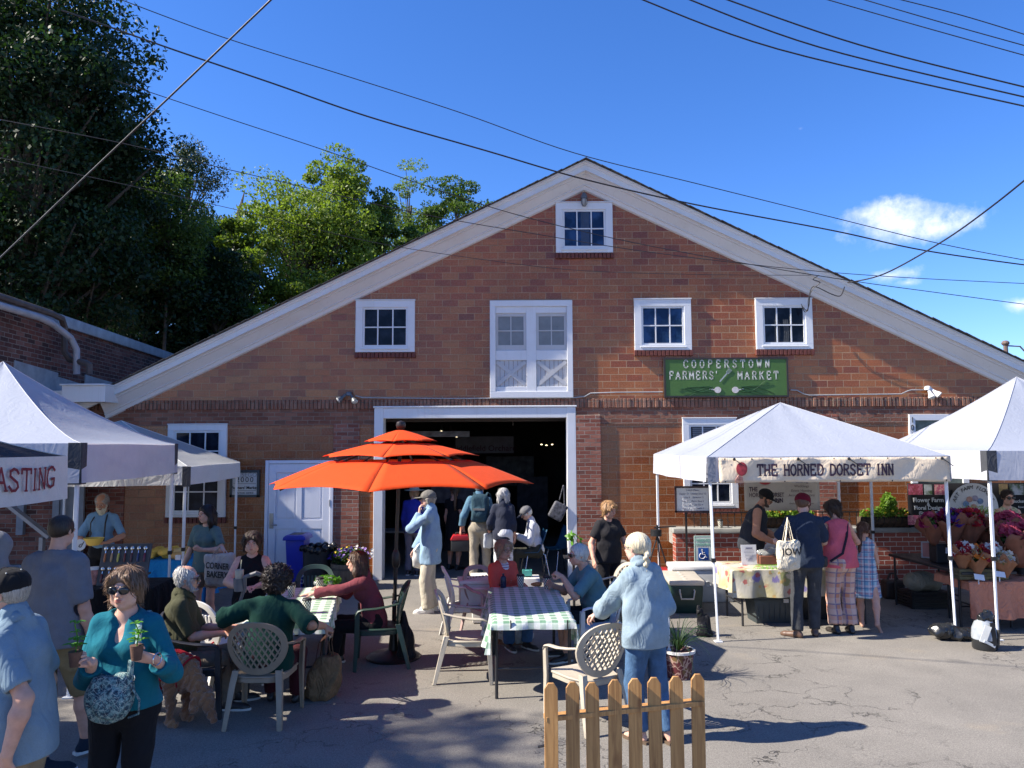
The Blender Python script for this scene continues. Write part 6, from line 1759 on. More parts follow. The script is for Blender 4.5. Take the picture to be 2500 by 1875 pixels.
# bins and flower barrel by the side door
Y = 13.5; x0, x1, z0, z1 = wallbox(705, 1316, 748, 1400, Y)
t = thing('recycling_bin', 'slim bright blue recycling bin with a slotted lid in front of the white door', 'bin', ((x0+x1)/2, Y, 0))
M_blue = mat('bright blue plastic', (.010, .022, .33), .4, .12)
hz = z1; m = MB(); vs = []
for z, k in ((0, .78), (hz, 1)): vs += [(-.16*k, -.20*k, z), (.16*k, -.20*k, z), (.16*k, .20*k, z), (-.16*k, .20*k, z)]
m.add(vs, [(0, 3, 2, 1), (4, 5, 6, 7)]+[(i, (i+1) % 4, 4+(i+1) % 4, 4+i) for i in range(4)]); m.build('body', M_blue, t, bevel=.015)
m = MB(); m.prism([(-.20, 0), (.20, 0), (.19, .05), (.14, .09), (-.14, .09), (-.19, .05)], lambda u, v, w: (u, -.24+w, hz+v), .48); l = m.build('lid', M_blue, t, bevel=.012)
m = MB(); m.box((0, 0, hz+.091), (.2, .30, .008)); m.build('slot', M_black, l)
Y = 13.45; x0, x1, z0, z1 = wallbox(740, 1334, 812, 1408, Y)
t = thing('trash_can', 'black trash can with a bag folded over its rim, right of the blue bin', 'bin', ((x0+x1)/2, Y, 0))
m = MB(); m.lathe([(0, 0), (.22, 0), (.27, z1-.04), (.285, z1-.03), (.285, z1)], 24, cap=False); m.build('body', M_blackmatte, t, smooth=40)
S = Sdf()
for i in range(14): a = i*.449; S.ell((.27*math.cos(a), .27*math.sin(a), z1-.03+rnd.uniform(-.02, .03)), (.05, .05, .055), None, .03)
v, f_ = S.mesh(.014, folds(.02, 30, 7)); nmesh('bin_bag', v, f_, mat('black bin bag', (.010, .010, .011), .3, .1, 6, .5, 30), t)
for k, tx in enumerate('GO'): text(tx, .10, mat('white sticker', (.5, .5, .5), .5), t, (-.20, -.262, .24-.11*k), depth=.002)
Y = 13.35; x0, x1, z0, z1 = wallbox(812, 1352, 892, 1402, Y); cx_ = (x0+x1)/2
t = thing('barrel_planter', 'half barrel planter crowded with purple and yellow pansies by the garage jamb', 'planter', (cx_, Y, 0))
m = MB(); m.lathe([(0, 0), (.22, 0), (.30, .20), (.31, .42), (.28, .42), (0, .38)], 26); m.build('barrel', wood('weathered barrel oak', (.20, .15, .10)), t, smooth=30)
m = MB()
for z in (.08, .34): m.lathe([(.24+.18*z, z-.018), (.245+.18*z, z-.018), (.252+.18*z, z+.018), (.24+.18*z, z+.018)], 26, cap=False)
m.build('hoop', mat('rusty hoop', (.09, .07, .055), .7), t)
m = leaves(MB(), (0, 0, .52), (.34, .30, .15), 1400, .055, 9); m.build('foliage', leafmat('dark planter leaf', (.03, .075, .018)), t)
def blooms(c, r, n, sz, m_, parent, seed, nm='blossoms', petals=5, flat=.35, up=.6):
 m = MB(); rs = random.Random(seed)
 for i in range(n):
  th = rs.uniform(0, 6.283); ph = math.acos(rs.uniform(-.15, 1)); q = rs.uniform(.8, 1.05)
  p = Vector((c[0]+r[0]*q*math.sin(ph)*math.cos(th), c[1]+r[1]*q*math.sin(ph)*math.sin(th), c[2]+r[2]*q*math.cos(ph)))
  nrm = Vector((rs.uniform(-.6, .6), rs.uniform(-1.1, .1), rs.uniform(.2, 1))).normalized(); a = nrm.orthogonal().normalized(); b = nrm.cross(a); s = sz*rs.uniform(.75, 1.2)
  for k in range(petals):
   t_ = 6.283*k/petals; e = a*math.cos(t_)+b*math.sin(t_); e2 = a*math.cos(t_+.6)+b*math.sin(t_+.6); e3 = a*math.cos(t_-.6)+b*math.sin(t_-.6)
   m.add([p, p+e3*s*.38+nrm*s*flat*.3, p+e*s*.52+nrm*s*flat*.5, p+e2*s*.38+nrm*s*flat*.3], [(0, 1, 2, 3)])
 return m.build(nm, m_, parent)
def petal(name, c):
 key = ('petal', name)
 if key in _mc: return _mc[key]
 t = NT(name); t.col(t.mix(1, c, t.rng(t.noise(25, 3), .3, .7, .7, 1.25), 'MULTIPLY')); t.set(rough=.6, spec=.25)
 tr = t.n('BsdfTranslucent'); tr.inputs[0].default_value = tuple(c)+(1,); mx = t.n('MixShader'); mx.inputs[0].default_value = .3
 t.l(t.b.outputs[0], mx.inputs[1]); t.l(tr.outputs[0], mx.inputs[2]); t.l(mx.outputs[0], t.out.inputs[0]); _mc[key] = t.m; return t.m
PT = dict(purple=petal('deep purple petal', (.06, .02, .20)), yellow=petal('yellow petal', (.72, .50, .03)), white=petal('white petal', (.72, .70, .66)), magenta=petal('magenta petal', (.27, .012, .075)), crimson=petal('crimson petal', (.30, .012, .02)), orange=petal('orange petal', (.75, .20, .02)), pink=petal('pink petal', (.45, .08, .15)), lilac=petal('lilac petal', (.30, .18, .48)), cream=petal('cream petal', (.66, .55, .32)))
for i, (cn, n_) in enumerate((('purple', 60), ('yellow', 26), ('white', 26), ('lilac', 26))):
 off = {'purple': (-.08, 0), 'yellow': (-.04, .06), 'white': (.16, .0), 'lilac': (.1, -.03)}[cn]
 blooms((off[0], off[1]-.02, .52), (.28, .28, .18), n_, .055, PT[cn], t, 30+i, 'blossoms')
# hanging bag & wires inside the garage; lamps glowing within
M_glow = D.materials.new('lit lamp'); M_glow.use_nodes = True; b_ = M_glow.node_tree.nodes['Principled BSDF']; b_.inputs['Emission Color'].default_value = (1, .82, .5, 1); b_.inputs['Emission Strength'].default_value = 2.2
for i, (px_, py_, Y, sc, lb) in enumerate(((1352, 1026, 15.3, 1.0, 'lit warm spot lamp under the garage ceiling at the upper right'), (1078, 1055, 17, .8, 'left lamp of the bright pair above the orange umbrella tip'), (1100, 1058, 17, .8, 'right lamp of the bright pair above the orange umbrella tip'), (1115, 1067, 18, .6, 'small lamp just right of the bright pair'), (1322, 1086, 20, .6, 'left lamp of the far right trio deep in the hall'), (1334, 1088, 20, .6, 'middle lamp of the far right trio deep in the hall'), (1348, 1086, 20, .6, 'right lamp of the far right trio deep in the hall'))):
 p = W(px_, py_, Y); t = thing('spot_lamp', lb, 'lamp', tuple(p), 0, 'lamps inside the hall')
 m = MB(); m.tube([(0, .02, .22*sc), (0, .01, .10*sc), (0, -.02*sc, .03*sc)], [.01, .035*sc, .06*sc], 10, cap=False); m.build('shade', M_blackmatte, t)
 m = MB(); m.ell((0, -.03*sc, .015*sc), (.045*sc, .03*sc, .022*sc), 8); m.build('bulb', M_glow, t)
t = thing('orchard_banner', 'dim pale banner of an orchard hanging inside the dark garage', 'banner', tuple(W(1180, 1095, 19)))
a = W(1112, 1066, 19); b = W(1254, 1106, 19)
m = MB(); m.grid(lambda u, v: (a.x+(b.x-a.x)*u-t.location.x, .02*math.sin(u*9), b.z+(a.z-b.z)*v-t.location.z), 20, 2); m.build('sheet', mat('grey banner cloth', (.17, .17, .19), .9), t)
o = text('Middlefield Orchard', .20, mat('maroon print', (.07, .02, .03), .8), t, (0, -.05, .0), depth=.001)
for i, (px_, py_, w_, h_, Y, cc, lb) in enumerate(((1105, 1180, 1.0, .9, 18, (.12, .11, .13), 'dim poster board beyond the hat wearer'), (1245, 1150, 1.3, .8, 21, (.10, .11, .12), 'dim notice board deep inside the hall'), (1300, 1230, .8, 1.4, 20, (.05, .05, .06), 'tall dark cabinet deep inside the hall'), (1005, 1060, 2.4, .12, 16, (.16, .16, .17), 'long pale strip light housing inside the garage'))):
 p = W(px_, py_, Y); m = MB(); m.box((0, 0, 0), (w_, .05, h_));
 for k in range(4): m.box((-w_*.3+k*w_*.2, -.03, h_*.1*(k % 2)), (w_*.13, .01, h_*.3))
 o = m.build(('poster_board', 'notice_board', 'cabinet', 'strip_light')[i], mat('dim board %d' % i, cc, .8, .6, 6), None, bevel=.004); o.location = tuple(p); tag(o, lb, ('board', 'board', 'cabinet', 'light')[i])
Y = 14.05; p = W(1362, 1248, Y); S = Sdf(); S.rbox((0, 0, 0), (.135, .035, .16), .04, np.array(rotm(0, .5, 0))); S.cone((.03, 0, .2), (.10, 0, .46), .012, .012, .005); S.cone((.12, 0, .12), (.11, 0, .46), .012, .012, .005)
sdf_thing('hanging_bag', 'black and white patterned bag hanging inside the right door jamb', 'bag', S, mat('black white pattern', (.075, .075, .085), .8, .95, 22), .013, tuple(p))
# blue shell chair, empty, behind the seated man; the man's own chair
def shell_chair(label, x, y, face, z=0):
 t = thing('shell_chair', label, 'chair', (x, y, z), R(face), 'blue shell chairs in the garage mouth')
 m_ = mat('petrol blue shell', (.012, .07, .13), .45)
 m = MB(); m.grid(lambda u, v: ((u-.5)*.44*(1-.15*v*v), -.22+.44*v if v < .5 else -.22+.44*.5+.18*(v-.5)/.5+.02, .46+.02*math.cos(u*6.28)+(0 if v < .5 else ((v-.5)*2)**1.3*.40)), 10, 14); m.build('shell', m_, t, smooth=60, thick=.012)
 for sx in (-1, 1):
  for sy in (-1, 1):
   m = MB(); m.tube([(sx*.12, sy*.10, .45), (sx*.17, sy*.16, .43), (sx*.22, sy*.24, 0)], .011, 8); m.build('leg', mat('chromed tube', (.6, .6, .6), .15, metal=1), t, smooth=50)
 return t
shell_chair('petrol blue shell chair under the man in the white shirt, in the garage mouth', W(1305, 1350, 14.25).x, 14.25, -80)
shell_chair('empty petrol blue shell chair behind the seated man in the garage mouth', W(1368, 1350, 14.75).x, 14.75, -60)
# small dark folding table with goods behind the hat wearer
ftable('dark folding table with a cloth inside the garage at the left', W(960, 1300, 15.6).x, 15.6, 0, 1.5, .6, m_=mat('dim cloth top', (.16, .16, .16), .8))
# terrace wall with railing, right
TY = 13.05; CAPZ = W(1900, 1289, TY).z
tw = thing('terrace_wall', 'low red brick terrace wall with a stone cap behind the right hand stalls', 'wall', (6, TY, 0))
xl = W(1650, 1330, TY).x
M_redb = tile_mat('clean red brick', .21, .0765, [(0, (.22, .045, .028)), (.5, (.32, .075, .045)), (1, (.26, .06, .04))], (.52, .46, .40), .012, .75, .3, .008, stain=.15)
m = MB(); m.bb(xl, 12.5, TY, TY+.25, 0, CAPZ-.075); m.build('brickwork', M_redb, tw, True)
m = MB(); m.bb(xl-.04, 12.5, TY-.045, TY+.32, CAPZ-.075, CAPZ); m.build('cap', mat('grey bluestone cap', (.26, .26, .24), .8, .25, 3, .3, 40), tw, True, bevel=.01)
m = MB(); m.bb(xl-.02, 12.5, TY-.12, TY-.001, 0, .05); m.build('footing', mat('grey concrete', (.24, .23, .21), .9, .25, 8, .4, 50), tw, True, bevel=.01)
m = MB(); m.bb(xl+.1, 12.5, TY+.25, WALLY-.001, CAPZ-.35, CAPZ-.08); m.build('terrace_floor', mat('grey concrete', (.24, .23, .21), .9, .25, 8, .4, 50), tw, True)
rl = thing('iron_railing', 'black wrought iron railing with twisted bars standing on the terrace wall', 'railing', (6, TY+.15, CAPZ))
rz = W(1900, 1249, TY+.15).z
m = MB(); m.bb(xl+.3, 12.4, TY+.14, TY+.165, rz-.02, rz); m.build('top_rail', M_black, rl, True)
x = xl+.35; m = MB(); i = 0
while x < 9.5:
 m.tube([(x, TY+.152, CAPZ), (x, TY+.152, rz-.02)], .007, 6);
 if i % 2: m.tube([(x-.03, TY+.152, rz-.12), (x+.03, TY+.15, rz-.18)], .006, 5)
 x += .115; i += 1
ba = m.build('bars', M_black, rl, True)
# flower boxes with coco liners hooked to the railing
def fbox(label, px0, px1, seed, tall=False):
 Y = TY+.02; a, b = W(px0, 1280, Y).x, W(px1, 1280, Y).x; zt = W(1900, 1262, Y).z; L = b-a
 t = thing('flower_box', label, 'planter', ((a+b)/2, Y, CAPZ), 0, 'flower boxes along the iron railing')
 m = MB(); prof = [(0, 0), (-.04, .005), (-.13, .08), (-.15, zt-CAPZ), (0, zt-CAPZ)]
 m.prism(prof, lambda u, v, w: (-L/2+w, u+.0, v), L); m.build('coco_liner', mat('shaggy brown coco liner', (.085, .055, .035), .95, .5, 25, 1, 60, .02), t)
 m = MB(); k = int(L/.09)
 for i in range(k+1):
  x = -L/2+L*i/k; m.tube([(x, -.158, zt-CAPZ), (x-.015, -.14, .07), (x-.03, -.04, -.004)], .006, 5)
 m.tube([(-L/2, -.158, zt-CAPZ), (L/2, -.158, zt-CAPZ)], .008, 6); m.build('basket_frame', M_black, t)
 m = leaves(MB(), (0, -.08, zt-CAPZ+.06), (L/2, .12, .11), int(L*900), .06, seed)
 if tall: leaves(m, (.05, -.08, zt-CAPZ+.2), (.12, .1, .18), 260, .11, seed+1)
 m.build('foliage', leafmat('lime planter leaf', (.13, .24, .035)), t)
 for i, cn in enumerate(('orange', 'yellow', 'crimson')): blooms((0, -.09, zt-CAPZ+.07), (L*.48, .12, .12), int(L*10), .05, PT[cn], t, seed+i)
fbox('coco lined flower box of yellow and orange blooms behind the tank top man', 1850, 1985, 5)
fbox('coco lined flower box with a tall leafy plant right of the ponytail girl', 2093, 2222, 8, True)
# menu board on a stand, reserved parking sign, second banner
Y = 12.45; x0, x1, z0, z1 = wallbox(1647, 1187, 1735, 1251, Y)
t = thing('menu_board', 'white dry erase menu board in a dark frame on a black post', 'menu board', ((x0+x1)/2, Y, 0))
m = MB(); m.bb(x0+.02, x1-.02, Y, Y+.012, z0+.02, z1-.02); m.build('board', mat('white enamel board', (.62, .63, .64), .25, .03), t, True)
m = MB()
for q in ((x0, x1, z1-.028, z1), (x0, x1, z0, z0+.028), (x0, x0+.026, z0, z1), (x1-.026, x1, z0, z1)): m.bb(q[0], q[1], Y-.012-.001*(q[2] == z0), Y+.02, q[2], q[3])
m.build('frame', mat('dark plum frame', (.03, .012, .018), .5), t, True)
m = MB(); m.bb((x0+x1)/2-.12, (x0+x1)/2-.09, Y+.02, Y+.05, 0, z0+.1); m.box(((x0+x1)/2-.1, Y+.03, .01), (.4, .3, .02)); m.build('post', M_black, t, True)
M_ink = mat('blue marker ink', (.03, .04, .16), .6)
rows = ['Lunch Menu', 'Caesar 12   Chicken Salad 10', 'Turkey 9    Sandwich 11', 'Salad 8     Melon Soup 6', 'Hot Dog 5   Ice Tea 4', 'Bread  6    Lemonade 3']
for i, tx in enumerate(rows): text(tx, .036 if i else .042, M_ink, t, (0, -.004, z1-.065-.058*i), depth=.0008, shear=.25)
Y = 12.85; x0, x1, z0, z1 = wallbox(1694, 1308, 1740, 1371, Y)
z0 = z0-.03
t = thing('parking_sign', 'reserved parking sign with the blue wheelchair symbol leaning on the terrace wall', 'sign', ((x0+x1)/2, Y, z0))
m = MB(); m.bb(x0, x1, Y, Y+.006, z0, z1); m.build('panel', mat('pale sign enamel', (.56, .62, .58), .4, .04), t, True, bevel=.002)
m = MB(); g_ = .008
for q in ((x0+g_, x1-g_, z1-.018, z1-.010), (x0+g_, x1-g_, z0+.010, z0+.018), (x0+g_, x0+g_+.008, z0+.018, z1-.018), (x1-g_-.008, x1-g_, z0+.018, z1-.018)): m.bb(q[0], q[1], Y-.002, Y, q[2], q[3])
m.build('border', mat('mint green print', (.16, .42, .34), .5), t, True)
text('RESERVED', .062, mat('mint green print', (.16, .42, .34), .5), t, (0, -.003, (z1-z0)*.83), depth=.001, sx=.82, offset=.001); text('PARKING', .062, mat('mint green print', (.16, .42, .34), .5), t, (0, -.003, (z1-z0)*.68), depth=.001, sx=.9, offset=.001)
zc = z0+(z1-z0)*.34; cxs = (x0+x1)/2; m = MB(); m.bb(cxs-.085, cxs+.085, Y-.002, Y, zc-.10, zc+.10); m.build('blue_square', mat('sign blue', (.012, .09, .38), .4), t, True)
m = MB(); fy = Y-.005
m.ell((cxs-.02, fy, zc+.065), (.016, .002, .016), 10); m.tube([(cxs-.018, fy, zc+.045), (cxs-.012, fy, zc-.005), (cxs+.025, fy, zc-.008), (cxs+.042, fy, zc-.055), (cxs+.058, fy, zc-.052)], .007, 5); m.tube([(cxs-.016, fy, zc+.025), (cxs+.02, fy, zc+.022)], .006, 5)
m.tube([(cxs-.022+.045*math.cos(a), fy, zc-.03+.045*math.sin(a)) for a in [1.9+i*.42 for i in range(11)]], .006, 5)
m.build('wheelchair_symbol', mat('sign white', (.7, .7, .7), .4), t, True)
Y = 12.75; x0, x1, z0, z1 = wallbox(1816, 1168, 2002, 1246, Y)
t = thing('inn_banner', 'cream banner listing weddings and events, hung behind the stall of the tank top man', 'banner', ((x0+x1)/2, Y, z0))
m = MB(); m.grid(lambda u, v: (x0+(x1-x0)*u, Y+.015*math.sin(u*12), z0+(z1-z0)*v), 24, 4); m.build('sheet', cloth('grey cream vinyl', (.50, .45, .38), var=.04, rough=.5, bump=.15), t, True, smooth=60, thick=.003)
def tl(tx, sz, px_, py_, al='CENTER', mt_=M_plum, sx=1.0, off=0.0):
 p = W(px_, py_, Y-.03); return text(tx, sz, mt_, t, (p.x-t.location.x, -.03, p.z-t.location.z), depth=.001, align=al, sx=sx, offset=off)
tl('THE', .10, 1829, 1195, 'LEFT', sx=.75, off=.003); tl('HORNED DORSET', .10, 1829, 1209, 'LEFT', sx=.70, off=.001); tl('INN', .10, 1912, 1222, 'RIGHT', sx=.75, off=.003)
gk = mat('grey plum print', (.12, .09, .09), .6)
tl('Catering', .06, 1957, 1176, mt_=gk); tl('Weddings', .06, 1957, 1187, mt_=gk); tl('Event Hosting', .06, 1957, 1198, mt_=gk); tl('Accommodations', .06, 1957, 1209, mt_=gk); tl('thehorneddorset.com', .045, 1957, 1229, mt_=gk)
m = MB(); p = W(1868, 1176, Y-.03); m.ell(tuple(p), (.10, .006, .05), 12); m.build('radish_print', mat('radish red print', (.36, .03, .035), .6, .5, 30), t, True)
# flower farm's long black banner
Y = 12.8; x0, x1, z0, z1 = wallbox(2214, 1180, 2600, 1285, Y)
t = thing('flower_banner', 'long black flower farm banner with photo tiles and a round white crest', 'banner', (x0, Y, z0))
m = MB(); m.grid(lambda u, v: (x0+(x1-x0)*u, Y+.02*math.sin(u*14), z0+(z1-z0)*v), 30, 4); m.build('sheet', cloth('black banner vinyl', (.010, .010, .013), rough=.5, bump=.1), t, True, smooth=60, thick=.003)
def photo(nm, cols, sc=14):
 q = NT(nm); n = q.noise(sc, 5, .7); q.col(q.ramp(n, [(.30, cols[0]), (.45, cols[1]), (.55, cols[2]), (.68, cols[3])])); q.set(rough=.4); return q.m
PF = photo('photo print of flowers', [(.02, .06, .02), (.30, .03, .06), (.45, .12, .20), (.55, .45, .30)]); PF2 = photo('photo print of pink flowers', [(.03, .07, .03), (.40, .06, .14), (.55, .25, .25), (.6, .5, .4)], 18)
PL = photo('photo print of a field', [(.03, .06, .02), (.05, .09, .03), (.35, .38, .40), (.45, .5, .55)], 4); PSu = photo('photo print of a sunset', [(.03, .04, .02), (.30, .20, .05), (.6, .38, .15), (.25, .35, .5)], 3)
for (a_, b_, c_, d_, mt_) in ((2217, 1182, 2253, 1208, PF), (2256, 1183, 2276, 1208, PL), (2281, 1183, 2312, 1208, PF2), (2216, 1258, 2251, 1281, PF2), (2256, 1259, 2275, 1281, PSu), (2280, 1259, 2312, 1281, PF), (2438, 1181, 2461, 1207, PSu), (2464, 1181, 2500, 1208, PL)):
 q = wallbox(a_, b_, c_, d_, Y-.03); m = MB(); m.bb(q[0], q[1], Y-.032, Y-.03, q[2], q[3]); m.build('photo_tile', mt_, t, True)
wt_ = mat('white print', (.62, .62, .60), .6, .03)
def tf(tx, sz, px_, py_, sx=1.0, al='CENTER', off=0.0): p = W(px_, py_, Y-.03); return text(tx, sz, wt_, t, (p.x-t.location.x, -.036, p.z-t.location.z), depth=.001, sx=sx, align=al, offset=off)
tf('Flower Farm', .098, 2266, 1221, off=.002); tf('&', .08, 2266, 1231, off=.002); tf('Floral Design', .088, 2266, 1240, off=.002); tf('(Since 2013)', .062, 2266, 1252, off=.001); tf('V Buckets  •', .075, 2461, 1224, al='LEFT', off=.001); tf('flower farm', .05, 2485, 1238, al='LEFT')
c_ = W(2376, 1240, Y-.04); m = MB(); m.lathe([(0, 0), (.405, 0), (.405, .006), (0, .006)], 48); cr = m.build('crest', mat('white enamel board', (.62, .63, .64), .25, .03), t); cr.location = (c_.x-x0, -.05, c_.z-z0); cr.rotation_euler = (R(90), 0, 0)
tx = 'ART FARM FLOWERS'
for i, ch in enumerate(tx):
 if ch == ' ': continue
 a = R(158-i*8.9); r_ = .335
 o = text(ch, .088, M_black, t, (c_.x-x0+r_*math.cos(a), -.062, c_.z-z0+r_*math.sin(a)), rot=(R(90), -(a-R(90)), 0), depth=.001, shear=.2)
for i in range(9):
 a = i*.7; rr = .14 if i else 0; m = MB(); m.ell((c_.x+rr*math.cos(a), c_.y-.022-.002*i, c_.z+.02+rr*math.sin(a)), (.055, .003, .05), 9); m.build('flower_print', mat('faded flower print %d' % (i % 3), ((.5, .28, .22), (.16, .26, .42), (.36, .32, .40))[i % 3], .7, .4, 25), t, True)
# the inn's stall
def floral():
 t = NT('floral printed cloth'); uv = t.co('UV')
 base = t.mix(t.rng(t.noise(2.2, 3, .5, vec=uv), .45, .6, 0, 1), (.44, .41, .33), (.36, .32, .17))
 def blob(sc, loc, thr, c_, b):
  v = t.n('TexVoronoi'); v.inputs['Scale'].default_value = sc; t.l(t.map(loc=loc, vec=uv), v.inputs['Vector'])
  d = t.math('ADD', v.outputs['Distance'], t.math('MULTIPLY', t.math('SUBTRACT', t.noise(sc*4, 4, .7, vec=uv), .5), .5))
  sel = t.math('GREATER_THAN', t.math('FRACT', t.math('MULTIPLY', v.outputs['Color'], 3.7)), .45)
  return t.mix(t.math('MULTIPLY', t.rng(d, thr, thr+.06, .9, 0), sel), b, c_)
 base = blob(3.4, (0, 0, 0), .30, (.24, .26, .10), base); base = blob(4.2, (3, 1, 0), .26, (.16, .13, .34), base); base = blob(7, (1, 5, 0), .24, (.36, .08, .07), base); base = blob(5.5, (7, 2, 0), .2, (.62, .55, .42), base); base = blob(9, (2, 8, 0), .18, (.42, .28, .10), base)
 sp = t.n('SeparateXYZ'); t.l(uv, sp.inputs[0])
 t.col(base); t.set(rough=.75); t.bump(t.noise(9, 4, dist=.5), .4, .02); return t.m
SX, SY, SR = 3.86, 10.78, R(2.5)
ftable('folding table with black legs under the floral cloth, plastic bins stored beneath it', SX, SY, SR, 1.9, .72, group=None)
draped('tablecloth', 'flowery yellow bordered cloth over the stall table of the inn', SX, SY, SR, 1.92, .74, .742, (.30, .36, .36, .2), floral(), 8, wave=.03)
def bin_(label, x, y, rot, sx, sy, sz, m_, lidm=None, name='storage_bin', cat='bin', ribs=True):
 t = thing(name, label, cat, (x, y, 0), rot); vs = []
 for z, k in ((0, .88), (sz, 1)): vs += [(-sx/2*k, -sy/2*k, z), (sx/2*k, -sy/2*k, z), (sx/2*k, sy/2*k, z), (-sx/2*k, sy/2*k, z)]
 m = MB(); m.add(vs, [(0, 3, 2, 1), (4, 5, 6, 7)]+[(i, (i+1) % 4, 4+(i+1) % 4, 4+i) for i in range(4)])
 if ribs:
  for i in range(7): x_ = -sx*.4+sx*.8*i/6; m.box((x_, -sy/2*.955, sz*.5), (.012, .02, sz*.7), rotm(-.06*.5, 0, 0))
 m.build('body', m_, t, bevel=.012)
 m = MB(); m.box((0, 0, sz+.012), (sx+.03, sy+.03, .028)); m.box((0, 0, sz-.02), (sx+.015, sy+.015, .02)); m.build('lid', lidm or m_, t, bevel=.006)
 return t
M_tote = mat('dark grey green tote plastic', (.040, .052, .055), .5); M_binb = mat('black bin plastic', (.012, .013, .015), .5)
q = G(1893, 1524); bn2 = bin_('grey green storage tote under the floral table, nearest the left table leg', q.x, q.y+.22, R(4), .56, .38, .33, M_tote)
m = MB(); m.box((.15, -.20, .30), (.07, .012, .05)); m.build('label_sticker', mat('white sticker', (.5, .5, .5), .5), bn2)
q = G(2010, 1515); bin_('black storage bin under the right half of the floral table', q.x, q.y+.25, R(-3), .62, .42, .40, M_binb)
# price sheet, tray, fern
q = G(1829, 1378, .75); t = thing('price_sheet', 'white printed price sheet standing on the floral cloth', 'sign', (q.x, q.y, .748), R(4))
m = MB(); m.box((0, 0, .135), (.215, .006, .27), rotm(-.08, 0, 0)); m.box((0, .03, .004), (.2, .09, .006)); m.build('sheet', mat('white paper', (.70, .70, .72), .6, .02), t)
for i in range(9):
 m = MB(); w__ = .08+.07*rnd.random(); m.box((0, -.012, .225-.02*i), (w__, .002, .004 if i else .014)); m.build('print_line', M_ink, t)
q = G(1882, 1378, .75); t = thing('serving_box', 'brown wooden box wrapped in clear plastic on the floral table', 'box', (q.x, q.y+.1, .748), R(2))
m = MB(); m.box((0, 0, .06), (.32, .24, .12)); m.build('box_body', mat('reddish brown wood', (.16, .06, .035), .5, .3, 12), t, bevel=.008)
S = Sdf(); S.ell((-.05, 0, .14), (.10, .09, .04)); S.ell((.06, .01, .15), (.09, .09, .05)); v, f_ = S.mesh(.012, folds(.03, 20, 8)); nmesh('plastic_wrap', v, f_, mat('crumpled clear plastic', (.5, .53, .52), .15, 0, trans=.6), t)
q = G(2000, 1372, .75); t = thing('display_case', 'dark box with pale cards and a clear cover between the two shoppers', 'box', (q.x, q.y+.15, .748), R(2))
m = MB(); m.box((0, 0, .07), (.34, .26, .14)); m.build('box_body', mat('dark walnut', (.03, .022, .018), .5), t, bevel=.006)
m = MB(); m.box((0, .02, .22), (.30, .2, .15)); m.build('cover', mat('grey clear plastic', (.3, .33, .34), .2), t, bevel=.01)
q = G(1880, 1386, .75); t = thing('fern_fronds', 'bright green fern fronds laid on the front edge of the floral table', 'fern', (q.x, q.y, .75))
m = MB()
for i in range(9):
 a = -1.0+i*.25; pts = [Vector((.02*i-.08+math.sin(a)*r*.22, -math.cos(a)*r*.16+.05, .03+.05*r-.11*r*r)) for r in [k/10 for k in range(11)]]
 for j in range(1, 11):
  d_ = (pts[j]-pts[j-1]).normalized(); s_ = d_.cross(Vector((0, 0, 1)))
  for sg_ in (-1, 1): m.add([pts[j], pts[j]+s_*sg_*.035*(1.1-j/11)+d_*.008, pts[j]+s_*sg_*.04*(1.1-j/11)+d_*.02, pts[j]+d_*.014], [(0, 1, 2, 3)])
m.build('frond', leafmat('bright fern', (.16, .38, .05)), t)
# coolers
q = G(1684, 1500); t = thing('cooler', 'large dark green cooler with a beige lid and beige handle', 'cooler', (q.x, q.y+.45, 0), R(-4))
m = MB(); vs = []
for z, k in ((0, .90), (.40, 1)): vs += [(-.235*k, -.45*k, z), (.235*k, -.45*k, z), (.235*k, .45*k, z), (-.235*k, .45*k, z)]
m.add(vs, [(0, 3, 2, 1), (4, 5, 6, 7)]+[(i, (i+1) % 4, 4+(i+1) % 4, 4+i) for i in range(4)]); m.build('body', mat('dark green cooler plastic', (.010, .032, .024), .4), t, bevel=.03)
M_cbeige = mat('beige cooler plastic', (.44, .40, .34), .5, .08)
m = MB(); m.box((0, 0, .435), (.50, .93, .07)); l = m.build('lid', M_cbeige, t, bevel=.022)
m = MB();
for y_ in (-.3, -.1, .1, .3): m.lathe([(0, 0), (.035, 0), (.03, .006), (0, .006)], 12, (0, y_, .47))
m.build('lid_disc', M_cbeige, l)
m = MB(); m.tube([(-.10, -.452, .34), (-.105, -.475, .33), (-.085, -.49, .22), (.085, -.49, .22), (.105, -.475, .33), (.10, -.452, .34)], .013, 8); m.build('handle', M_cbeige, t, smooth=50)
a, b = W(1632, 1372, 12.3), W(1796, 1460, 11.9); t = thing('cooler', 'long white cooler with raised lettering behind the green one', 'cooler', ((a.x+b.x)/2, 12.2, 0), R(-1))
L_ = b.x-a.x; m = MB(); m.box((0, 0, .24), (L_, .45, .48)); m.build('body', mat('white cooler plastic', (.52, .52, .51), .45, .08), t, bevel=.03)
m = MB(); m.box((0, 0, .515), (L_+.03, .48, .07)); m.build('lid', mat('white cooler lid', (.66, .66, .64), .45, .08), t, bevel=.02)
text('IGLOO', .13, mat('white cooler plastic', (.52, .52, .51), .45, .08), t, (.02, -.23, .27), depth=.012, spacing=1.2)
a = W(1562, 1372, 12.6); t = thing('sled_bin', 'red rimmed green bin with pale letters behind the braided woman', 'bin', (W(1615, 1372, 12.5).x, 12.5, 0))
m = MB(); m.box((0, 0, .2), (.62, .4, .36)); m.build('body', mat('green crate', (.03, .12, .05), .6), t, bevel=.02); m = MB(); m.box((0, 0, .40), (.68, .46, .04)); m.build('lid', mat('red lid', (.42, .015, .02), .45), t, bevel=.012)
text('MNT.', .13, mat('white print', (.62, .62, .60), .6, .03), t, (.0, -.203, .26), depth=.002)
